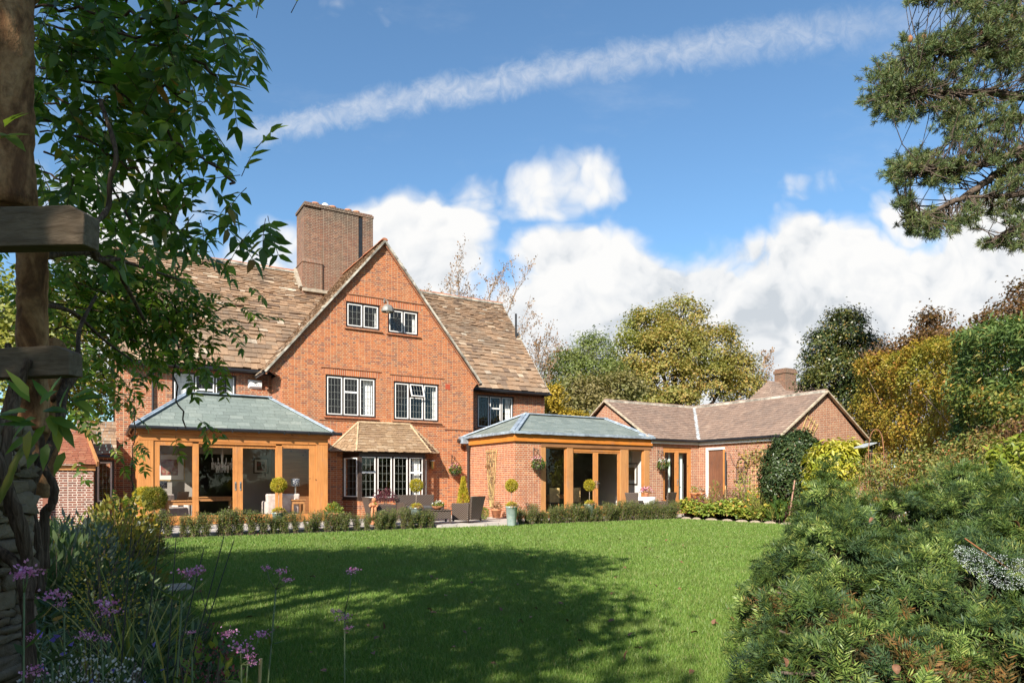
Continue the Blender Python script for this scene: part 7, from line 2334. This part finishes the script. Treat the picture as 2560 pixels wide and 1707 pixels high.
log([rel(136, 868, 2.9), rel(150, 872, 4.4)], .040, 'log_rail')
log([rel(-420, 180, 2.3), rel(-50, 20, 2.35), rel(180, -120, 2.45)], .07, 'log_rail')
log([rel(40, -330, 2.4), rel(130, -60, 5.0)], .07, 'log_rail')
def timber(p, q, w, h, name='sawn_timber'):
    p, q = Vector(p), Vector(q)
    d = (q - p).normalized()
    s = Vector((0, 0, 1)).cross(d).normalized() * (w / 2)
    u = d.cross(s).normalized() * (h / 2)
    n = 16
    mb = MB()
    for i in range(n + 1):
        c = p.lerp(q, i / n)
        k = 1.0 + r.normal(0, .012)
        top = u * k
        if i == n: top = u * .55
        mb.v += [tuple(c - s - u), tuple(c + s - u), tuple(c + s + top), tuple(c - s + top)]
    for i in range(n):
        b = i * 4
        for k in range(4):
            mb.f.append((b + k, b + (k + 1) % 4, b + 4 + (k + 1) % 4, b + 4 + k))
    mb.f += [(0, 3, 2, 1), (n * 4, n * 4 + 1, n * 4 + 2, n * 4 + 3)]
    ob = mb.build(name, M['grey_timber'], o, bevel=.004)
    return ob
timber(rel(-330, 585, 2.36), rel(230, 570, 2.22), .07, .130)
timber(rel(-330, 925, 2.75), rel(190, 903, 2.62), .07, .115)

# old vine stems
W_ = empty('wisteria', tuple(B(70, 2.7)), 0, 'large wisteria with twisted grey trunks and dark green compound leaves covering the pergola', 'climber')
WO = B(70, 2.7)
def rw(*p): return tuple(np.array(at(*p)) - WO)
def vine(pts, rad, name='trunk', mt='vine_bark'):
    P = [np.array(rw(*p)) for p in pts]
    fine = []
    n = len(P)
    for i in range(n - 1):
        p0, p1, p2, p3 = P[max(i - 1, 0)], P[i], P[i + 1], P[min(i + 2, n - 1)]
        for k in range(7):
            t = k / 7
            fine.append(.5 * ((2 * p1) + (-p0 + p2) * t + (2 * p0 - 5 * p1 + 4 * p2 - p3) * t * t + (-p0 + 3 * p1 - 3 * p2 + p3) * t ** 3))
    fine.append(P[-1])
    m = len(fine)
    rad = (rad[0] * .66, rad[1] * .66) if rad[0] > .018 else rad
    rr = [(rad[0] + (rad[1] - rad[0]) * i / (m - 1)) * (1 + .10 * math.sin(i * 1.7)) for i in range(m)]
    return MB().tube([tuple(p) for p in fine], rr, 9).build(name, M[mt], W_, True)
vine([(70, 1760, 2.5), (74, 1600, 2.5), (62, 1480, 2.5), (40, 1410, 2.5), (-30, 1360, 2.5)], (.034, .030))
vine([(66, 1500, 2.5), (74, 1430, 2.52), (50, 1330, 2.5), (22, 1250, 2.5), (15, 1120, 2.5), (40, 1000, 2.55), (70, 900, 2.6)], (.036, .022))
vine([(70, 1440, 2.52), (60, 1330, 2.48), (30, 1240, 2.46), (-10, 1130, 2.45)], (.03, .022))
vine([(110, 1420, 3.0), (112, 1290, 3.0), (130, 1260, 3.0), (136, 1215, 3.0), (112, 1170, 3.0), (104, 1100, 3.0), (90, 1000, 3.0)], (.034, .016))
vine([(48, 1290, 2.8), (80, 1210, 2.8), (120, 1130, 2.85), (150, 1050, 2.9), (158, 980, 3.0), (190, 930, 3.1)], (.022, .034))
vine([(100, 1480, 2.9), (92, 1340, 2.9), (78, 1250, 2.9), (95, 1130, 2.9)], (.03, .02))
vine([(-40, 1300, 2.3), (14, 1215, 2.3), (40, 1150, 2.3), (76, 1098, 2.35)], (.014, .008), 'green_shoot', 'strap_leaf')
vine([(180, 560, 2.6), (245, 640, 3.0), (300, 690, 3.3), (360, 800, 3.5)], (.016, .008))
vine([(90, 760, 3.0), (180, 780, 3.4), (260, 850, 3.8), (330, 900, 4.0)], (.02, .008))
vine([(110, 640, 2.8), (220, 632, 3.2), (330, 660, 3.6), (450, 700, 4.0)], (.016, .006))
vine([(235, 560, 2.4), (270, 520, 2.5), (275, 450, 2.5), (290, 380, 2.5), (250, 250, 2.6)], (.010, .008))
vine([(232, 625, 2.4), (245, 650, 2.5), (300, 648, 2.6)], (.012, .006))
vine([(130, 1000, 3.0), (190, 900, 3.2), (200, 820, 3.4), (240, 740, 3.6)], (.02, .012))
vine([(40, 1180, 2.6), (10, 1060, 2.6), (30, 960, 2.65), (20, 860, 2.7)], (.016, .012))

r = np.random.RandomState(52)
def compound(P, A, Nn, ln, L, Wd, pairs=5):
    """pinnate leaves: rachis from P along A, leaflets in pairs plus an end leaflet"""
    m = len(P)
    Sd = unit(np.cross(A, Nn)); U = np.cross(Sd, A)
    PP, AA, NN, LL = [], [], [], []
    rp = [P]
    for k in range(pairs):
        t = .22 + .74 * k / (pairs - 1)
        c = P + A * (ln * t)[:, None] - U * (ln * .18 * t * t)[:, None]
        rp.append(c)
        for s in (-1, 1):
            ax = unit(A * .50 + Sd * s * .85 - U * (.10 + .22 * t) + r.normal(0, .16, (m, 3)))
            PP.append(c); AA.append(ax); NN.append(unit(U + r.normal(0, .22, (m, 3)))); LL.append(L * (1.05 - .25 * abs(t - .55)) * r.uniform(.8, 1.15, m))
    c = rp[-1]
    PP.append(c); AA.append(unit(A - U * .6 + r.normal(0, .12, (m, 3)))); NN.append(unit(U + r.normal(0, .2, (m, 3)))); LL.append(L * 1.15 * np.ones(m))
    PP, AA, NN, LL = map(np.concatenate, (PP, AA, NN, LL))
    NN = unit(NN - AA * np.sum(AA * NN, 1, keepdims=True))
    keep = r.rand(len(PP)) < .93
    PP, AA, NN, LL = PP[keep], AA[keep], NN[keep], LL[keep]
    leaf = leaf_oval(PP, AA, NN, LL, LL * (Wd / L), .10, .16)
    st = [sticks(rp[i], rp[i + 1], .0018, .0015, 3) for i in range(len(rp) - 1)]
    return leaf, merge(*st)
def streamer(pts, per, jit, ln, L, Wd, leaves, stems, pairs=5, hang=.12, rad=.006):
    P = [np.array(rw(*p)) for p in pts]
    fine = []
    for a, b in zip(P[:-1], P[1:]):
        n = max(3, int(np.linalg.norm(b - a) / .05))
        for i in range(n):
            fine.append(a + (b - a) * i / n)
    fine.append(P[-1])
    fine = np.array(fine)
    fine[1:-1] += r.normal(0, .010, (len(fine) - 2, 3))
    stems.append(sticks(fine[:-1], fine[1:], rad, rad * .8, 5))
    T = unit(np.gradient(fine, axis=0))
    k = np.concatenate([r.choice(len(fine), per), np.full(max(2, per // 9), len(fine) - 1)])
    m = len(k)
    base = fine[k] + r.normal(0, jit, (m, 3))
    A = unit(T[k] * .55 + rand_unit(r, m) * .75 - np.array([[0, 0, hang]]))
    Nn = unit(np.array([[0, -.25, 1.0]]) + rand_unit(r, m) * .45)
    Nn = unit(Nn - A * np.sum(A * Nn, 1, keepdims=True))
    lf, st = compound(base, A, Nn, ln * r.uniform(.7, 1.2, m), L, Wd, pairs)
    leaves.append(lf); stems.append(st)
up_l, up_s, lo_l, lo_s = [], [], [], []
# high shoots, close to the viewer
HI = [([(60, -120, 2.9), (330, -40, 2.8), (480, 0, 2.7), (580, 16, 2.6)], 26), ([(80, 20, 2.9), (300, 40, 2.8), (430, 45, 2.7), (500, 52, 2.6)], 26),
      ([(100, 60, 3.0), (300, 80, 2.9), (440, 130, 2.8), (500, 160, 2.7), (540, 190, 2.65)], 34), ([(100, 110, 3.1), (280, 150, 3.0), (400, 210, 2.9), (470, 255, 2.8)], 34),
      ([(100, 170, 3.0), (280, 220, 2.9), (400, 310, 2.8), (480, 380, 2.75), (550, 430, 2.7), (575, 460, 2.7)], 44), ([(110, 230, 3.2), (250, 300, 3.1), (380, 380, 3.0), (450, 440, 2.9), (490, 490, 2.85)], 38),
      ([(110, 300, 3.0), (220, 350, 2.9), (320, 410, 2.85), (390, 480, 2.8), (430, 560, 2.8)], 34), ([(110, 380, 3.4), (230, 430, 3.3), (300, 500, 3.2), (330, 560, 3.2)], 26),
      ([(100, 100, 3.6), (260, 110, 3.6), (400, 100, 3.5), (460, 115, 3.4)], 34), ([(100, 260, 3.8), (280, 270, 3.7), (400, 290, 3.6)], 30), ([(110, 430, 3.8), (200, 470, 3.7), (280, 540, 3.6)], 20),
      ([(80, -20, 3.4), (250, -10, 3.3), (400, 20, 3.2), (480, 100, 3.1)], 30), ([(100, 180, 4.2), (250, 200, 4.2), (360, 230, 4.1)], 30), ([(100, 330, 4.4), (220, 340, 4.3), (330, 400, 4.2)], 24), ([(100, 30, 4.2), (250, 60, 4.2), (380, 110, 4.1)], 30)]
for pts, per in HI:
    streamer(pts, int(per * .70), .09, .20, .082, .034, up_l, up_s)
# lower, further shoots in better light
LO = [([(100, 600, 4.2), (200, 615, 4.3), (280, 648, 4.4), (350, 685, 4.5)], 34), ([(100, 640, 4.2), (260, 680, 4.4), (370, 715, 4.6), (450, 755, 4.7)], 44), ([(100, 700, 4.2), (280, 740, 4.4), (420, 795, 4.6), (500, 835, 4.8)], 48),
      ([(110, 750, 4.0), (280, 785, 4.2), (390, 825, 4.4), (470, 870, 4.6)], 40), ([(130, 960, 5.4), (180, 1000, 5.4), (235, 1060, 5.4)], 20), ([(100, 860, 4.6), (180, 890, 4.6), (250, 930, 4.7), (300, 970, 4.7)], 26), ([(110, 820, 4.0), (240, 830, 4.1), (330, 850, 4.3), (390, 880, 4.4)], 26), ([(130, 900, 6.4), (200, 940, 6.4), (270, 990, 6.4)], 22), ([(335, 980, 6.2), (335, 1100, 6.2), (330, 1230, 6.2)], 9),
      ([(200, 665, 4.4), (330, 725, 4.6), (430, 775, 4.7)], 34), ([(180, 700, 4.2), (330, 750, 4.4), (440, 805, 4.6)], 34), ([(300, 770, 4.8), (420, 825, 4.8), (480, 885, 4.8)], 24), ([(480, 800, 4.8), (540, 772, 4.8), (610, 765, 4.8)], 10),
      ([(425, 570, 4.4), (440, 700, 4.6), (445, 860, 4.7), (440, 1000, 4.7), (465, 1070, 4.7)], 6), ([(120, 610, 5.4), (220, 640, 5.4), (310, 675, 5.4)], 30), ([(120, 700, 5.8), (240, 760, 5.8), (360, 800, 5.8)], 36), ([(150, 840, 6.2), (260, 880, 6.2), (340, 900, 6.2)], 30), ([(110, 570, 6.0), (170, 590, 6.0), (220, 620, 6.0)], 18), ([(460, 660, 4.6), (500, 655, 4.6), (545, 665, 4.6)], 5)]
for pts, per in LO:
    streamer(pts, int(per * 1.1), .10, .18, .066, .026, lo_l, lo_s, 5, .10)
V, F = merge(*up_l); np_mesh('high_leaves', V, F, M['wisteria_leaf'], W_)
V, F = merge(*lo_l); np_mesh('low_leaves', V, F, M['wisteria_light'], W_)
V, F = merge(*(up_s + lo_s)); np_mesh('shoots', V, F, M['vine_bark'], W_)
# big near leaves beside the post
lfs, sts = [], []
for (px, py, D, ax, ay, s) in ((15, 330, 1.9, .9, -.3, .085), (-10, 345, 1.9, .9, .1, .08), (110, 1030, 2.25, 1, -.1, .10), (100, 1045, 2.25, -.9, .0, .10), (120, 1060, 2.25, .6, .7, .09), (90, 1080, 2.25, -.4, .8, .09), (135, 1010, 2.25, .5, -.8, .09), (160, 990, 2.3, 1, -.3, .10), (85, 1000, 2.25, -.7, -.5, .09), (112, 1105, 2.25, .1, 1, .08), (190, 985, 2.4, .9, .5, .08), (70, 1065, 2.25, -1, .4, .08), (205, 960, 2.4, .8, -.6, .08)):
    p = np.array([rw(px, py, D)])
    A = unit(np.array([[ax, -.35, -ay]]))
    Nn = np.array([[.1, -.6, .8]]); Nn = unit(Nn - A * np.sum(A * Nn, 1, keepdims=True))
    for k in range(3):
        lfs.append(leaf_oval(p + r.normal(0, .02, (1, 3)), unit(A + r.normal(0, .3, (1, 3))), Nn, np.array([s * 1.15]), np.array([s * .42]), .08, .2))
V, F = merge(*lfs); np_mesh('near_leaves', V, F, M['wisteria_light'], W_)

# ================================================================ LEFT FLOWER BED
leaf_mat('bed_leaf', [(0, (0.039, 0.072, 0.023)), (.4, (0.072, 0.117, 0.039)), (.75, (0.117, 0.163, 0.065)), (.95, (0.195, 0.221, 0.091)), (1, (0.312, 0.195, 0.065))], rough=.5, trans=.25, clump=(.04, .07, .035), cscale=1.5)
leaf_mat('grey_leaf', [(0, (.12, .15, .11)), (.6, (.19, .22, .17)), (1, (.28, .29, .22))], trans=.25)
leaf_mat('shrub_gold', [(0, (.12, .12, .02)), (.5, (.26, .22, .035)), (.85, (.40, .30, .05)), (1, (.34, .14, .04))], trans=.3, clump=(.14, .17, .03), cscale=2.0)
leaf_mat('verbena_petal', [(0, (.62, .17, .40)), (.6, (.80, .32, .56)), (1, (.88, .52, .70))], trans=.25, tmul=(1, 1, 1))
leaf_mat('blue_petal', [(0, (.16, .12, .55)), (1, (.28, .22, .72))], trans=.25, tmul=(1, 1, 1))
leaf_mat('yellow_petal', [(0, (.55, .40, .03)), (1, (.70, .52, .06))], trans=.25, tmul=(1, 1, 1))
leaf_mat('sedum_petal', [(0, (.12, .03, .035)), (.6, (.20, .05, .05)), (1, (.28, .10, .08))], trans=.15, tmul=(1, 1, 1))
leaf_mat('cream_petal', [(0, (.55, .48, .40)), (.5, (.72, .66, .58)), (1, (.80, .76, .70))], trans=.25, tmul=(1, 1, 1))
pm('green_stem', (.13, .17, .06), .6, .3, 20.0)
pm('dark_stem', (.035, .04, .03), .6, .3, 20.0)
r = np.random.RandomState(53)
# mixed undergrowth, one mass
n = 30000
D = 2.6 * (15.5 / 2.6) ** r.rand(n)
edge_x = np.interp(D, [2.4, 5.2, 7.0, 9.6, 13, 15.7], [-1.25, -2.35, -3.6, -5.4, -7.6, -9.3])
X = edge_x + .15 - np.abs(r.normal(0, 1, n)) * (.25 + .10 * D)
ok = (X > -.80 * D - .6) & ~((X < -1.86) & (D < 2.85))
X, D = X[ok], D[ok]
n = len(X)
top = np.interp(D, [2.4, 3.2, 4.5, 6, 9, 12, 15.7], [.55, .54, .50, .60, .72, .70, .68]) * np.clip((edge_x[ok] + .35 - X) / .6, .22, 1)
top = top * (.75 + .35 * np.sin(X * 3.1 + D) * np.cos(D * 1.7 + X * 2))
Z = top * r.rand(n) ** .7 + .02
P = np.stack([X, D, Z], 1)
A = unit(rand_unit(r, n) + np.array([[0, 0, .55]]))
Nn = unit(np.cross(A, rand_unit(r, n)))
l = (.055 + .010 * D) * r.uniform(.6, 1.4, n)
V, F = leaf_oval(P, A, Nn, l, l * .26, .1, .25)
o = np_mesh('undergrowth', V, F, M['bed_leaf']); tag(o, 'tangled dark green mixed leaves filling the shaded left flower bed', 'undergrowth', kind='stuff')
def cl2(name, label, px, py, D, rad, h, n, L, Wd, leaf, seed, fl=None, cat='border plant'):
    """clump whose top is seen at pixel row py"""
    topz = zz(py, D)
    return clump(name, label, px, D, rad, max(.15, topz), n, L, Wd, leaf, seed, cat, .7, fl, .0)
cl2('shrub', 'yellow green leafed shrub below the lean-to window at the left', 300, 1235, 13.5, .75, 0, 1100, .13, .075, 'shrub_gold', 501)
cl2('shrub', 'russet brown low shrub left of the conservatory corner', 240, 1270, 12.5, .6, 0, 600, .10, .06, 'fuchsia_leaf', 502)
cl2('lavender_bush', 'dark grey green low mound at the end of the box row', 330, 1340, 13.5, .75, 0, 1400, .10, .02, 'bed_leaf', 503)
cl2('leafy_plant', 'grey leaved tall plant beside the vine trunk', 190, 1290, 7.5, .5, 0, 900, .13, .035, 'grey_leaf', 504)
cl2('leafy_plant', 'dark green tall plant in front of the brick outbuilding', 130, 1330, 6.5, .55, 0, 900, .14, .045, 'bed_leaf', 505)
cl2('leafy_plant', 'olive feathery plant in the middle of the left bed', 300, 1290, 9.5, .6, 0, 1000, .12, .025, 'shrub_gold', 506)
cl2('yellow_daisies', 'low mound of small yellow daisies in the left bed', 255, 1335, 4.6, .26, 0, 420, .08, .022, 'bed_leaf', 507, ('yellow_petal', 520, .020))
cl2('white_asters', 'mound of cream white small asters at the bottom left corner', 180, 1640, 2.55, .30, 0, 420, .05, .014, 'bed_leaf', 508, ('cream_petal', 1500, .013))
cl2('white_asters', 'second cream white aster mound at the very bottom', 275, 1655, 2.5, .20, 0, 260, .05, .014, 'bed_leaf', 509, ('cream_petal', 800, .013))
cl2('sedum', 'dark red flat headed sedum near the bamboo cane', 520, 1585, 2.75, .16, 0, 200, .06, .03, 'fresh_leaf', 510, ('sedum_petal', 520, .014))
cl2('sedum', 'second dark red sedum lower beside the grass edge', 560, 1640, 2.6, .14, 0, 130, .06, .03, 'fresh_leaf', 511, ('sedum_petal', 360, .014))
cl2('blue_geranium', 'violet blue cranesbill flowers low in the left bed', 110, 1580, 2.65, .22, 0, 240, .06, .03, 'bed_leaf', 512, ('blue_petal', 26, .034))
cl2('blue_geranium', 'scattered violet blue flowers in the middle of the left bed', 300, 1590, 2.8, .25, 0, 200, .07, .02, 'bed_leaf', 513, ('blue_petal', 22, .030))
strap(330, 4.2, 30, 1.05, 514, 'arching green grassy leaves in the middle of the left bed', 'day_lily', .018)
strap(430, 3.6, 26, .95, 515, 'thin arching grass leaves beside the lawn edge', 'day_lily', .010)
strap(230, 3.4, 24, .85, 516, 'narrow grey green leaves behind the pink flower heads', 'day_lily', .014)
# verbena: tall wiry stems with flat purple heads
def head(rr_, c, s, n=60):
    d = rr_.normal(size=(n, 3)) * np.array([.5, .5, .22]) * s
    P = c + d
    out = [leaf_quads(P, unit(rand_unit(rr_, n) + np.array([[0, 0, .4]])), rand_unit(rr_, n), s * .30, s * .24, .1)]
    return merge(*out)
def verbena(label, foot, fork, heads, seed, rad=.0032, leafy=True):
    rr_ = np.random.RandomState(seed)
    b = B(foot[0], foot[1])
    o = empty('verbena', tuple(b), 0, label, 'verbena', 'tall verbena stems')
    fk = np.array(at(*fork)) - b
    mb = MB()
    mid = fk * .5 + rr_.normal(0, .015, 3)
    mb.tube([(0, 0, 0), tuple(mid), tuple(fk)], [rad * 1.2, rad * 1.1, rad], 5)
    for (px, py, D, s) in heads:
        h = np.array(at(px, py, D)) - b
        m_ = (fk + h) / 2 + np.array([(h - fk)[0] * .18, 0, -abs((h - fk)[0]) * .12])
        mb.tube([tuple(fk), tuple(m_), tuple(h)], [rad * .9, rad * .7, rad * .6], 5)
        V, F = head(rr_, h, s)
        np_mesh('blossom', V, F, M['verbena_petal'], o)
    mb.build('stem', M['green_stem'], o, True)
    if leafy:
        k = 8
        t = rr_.uniform(.2, 1, k)[:, None]
        P = fk * t
        A = unit(rand_unit(rr_, k) * np.array([1, 1, .3]) + np.array([[0, 0, .35]]))
        V, F = leaf_oval(P, A, unit(np.cross(A, rand_unit(rr_, k))), .10 * rr_.uniform(.6, 1.3, k), .014)
        np_mesh('leaves', V, F, M['green_leaf'], o)
    return o
verbena('single wide purple verbena head before the stone wall at the far left', (48, 2.2), (60, 1480, 2.2), [(70, 1428, 2.2, .042), (58, 1436, 2.2, .03)], 601)
verbena('pink purple verbena head on a stem above the yellow daisies', (190, 2.5), (160, 1540, 2.5), [(142, 1490, 2.5, .046), (152, 1510, 2.5, .02)], 602)
verbena('pink purple verbena head right of the yellow daisies', (240, 2.5), (252, 1580, 2.5), [(262, 1510, 2.5, .042), (270, 1530, 2.5, .034)], 603)
verbena('wide purple verbena head standing out against the lawn', (430, 2.6), (455, 1500, 2.6), [(470, 1432, 2.6, .036), (492, 1426, 2.6, .034)], 604)
verbena('three small verbena heads on one forked stem over the lawn', (650, 2.7), (690, 1472, 2.7), [(666, 1420, 2.7, .022), (703, 1428, 2.7, .026), (718, 1448, 2.7, .022)], 605)
verbena('tall slender verbena stem furthest right over the lawn', (850, 2.8), (862, 1530, 2.8), [(879, 1426, 2.8, .028), (838, 1526, 2.8, .022), (862, 1541, 2.8, .026), (872, 1568, 2.8, .02)], 606)
verbena('verbena with two heads low over the grass edge', (600, 2.6), (620, 1640, 2.6), [(572, 1581, 2.6, .034), (650, 1585, 2.6, .032)], 607)
verbena('dense purple verbena head beside the bamboo cane', (610, 2.5), (604, 1660, 2.5), [(601, 1618, 2.5, .040), (625, 1640, 2.5, .022), (635, 1655, 2.5, .02)], 608)
verbena('single small pink verbena bud before the dark red sedum', (490, 2.5), (480, 1640, 2.5), [(476, 1580, 2.5, .016)], 609)
verbena('faded verbena heads low before the white asters', (160, 2.3), (130, 1650, 2.3), [(82, 1593, 2.3, .022), (84, 1676, 2.3, .036), (256, 1595, 2.3, .022), (210, 1588, 2.3, .03)], 610)
# dark wiry seed stems
for k, (foot, top, lab) in enumerate((((330, 3.0), (405, 1300, 3.0), 'thick dark seed stem leaning right across the conservatory'), ((390, 3.0), (585, 1350, 3.0), 'dark seed stem leaning far right over the lawn'), ((300, 3.1), (330, 1310, 3.1), 'upright thin dark seed stem in the left bed'), ((420, 3.1), (440, 1345, 3.1), 'straight dark seed stem before the box row'), ((400, 2.9), (560, 1340, 2.9), 'dark forked seed stem with brown seed heads'), ((370, 2.9), (510, 1370, 2.9), 'slanting dark seed stem behind the wide verbena head'))):
    b = B(*foot)
    t_ = np.array(at(*top)) - b
    o = empty('seed_stem', tuple(b), 0, lab, 'seed stem', 'dark seed stems')
    rr_ = np.random.RandomState(620 + k)
    mb = MB().tube([(0, 0, 0), tuple(t_ * .5 + np.array([-.02, 0, .03])), tuple(t_)], [.0045, .0035, .002], 5)
    for j in range(3):
        s = rr_.uniform(.55, .9)
        q = t_ * s
        e_ = q + np.array([rr_.uniform(-.12, .16), rr_.normal(0, .03), rr_.uniform(.02, .10)])
        mb.tube([tuple(q), tuple(e_)], [.002, .0012], 4)
        V, F = head(rr_, e_, .016, 30)
        np_mesh('seed_blossom', V, F, M['sedum_petal'], o)
    mb.build('stem', M['dark_stem'], o)
o = MB().tube([at(648, 1720, 2.9), at(652, 1645, 2.9)], .0075, 8).build('bamboo_cane', M['bamboo'])
tag(o, 'short cut bamboo cane standing upright at the lawn edge at the bottom', 'cane')
o.data.transform(Matrix.Identity(4))
for (px, py, lab) in ((395, 1468, 'pale paving stone at the lawn edge beside the yellow daisies'), (268, 1361, 'pale paving stone at the far end of the left bed')):
    D_ = 1.45 * 1700 / (py - 1204)
    o = MB().box(-.42, .42, -.3, .3, 0, .05).build('stepping_stone', M['edging_stone'], None, bevel=.02)
    o.location = ((px - 1280) / 1700 * D_, D_, 0.0)
    o.rotation_euler = (0, 0, .6)
    tag(o, lab, 'paving stone')
# autumn leaves lying on the grass
r = np.random.RandomState(54)
n = 120
D = 5.2 * (23 / 5.2) ** r.rand(n); X = r.uniform(-.4, .5, n) * D
ok = inside(LAWN, X, D); X, D = X[ok], D[ok]; n = len(X)
for i in range(n):
    pass
P = np.stack([X, D, np.full(n, .045)], 1)
A = unit(rand_unit(r, n) * np.array([1, 1, .3])); Nn = unit(np.array([[0, 0, 1.]]) + rand_unit(r, n) * .5); Nn = unit(Nn - A * np.sum(A * Nn, 1, keepdims=True))
V, F = leaf_oval(P, A, Nn, .075 * r.uniform(.7, 1.3, n), .05)
o = np_mesh('leaf_litter', V, F, M['dead_leaf']); tag(o, 'brown autumn leaves strewn thinly over the lawn', 'leaf litter', kind='stuff')
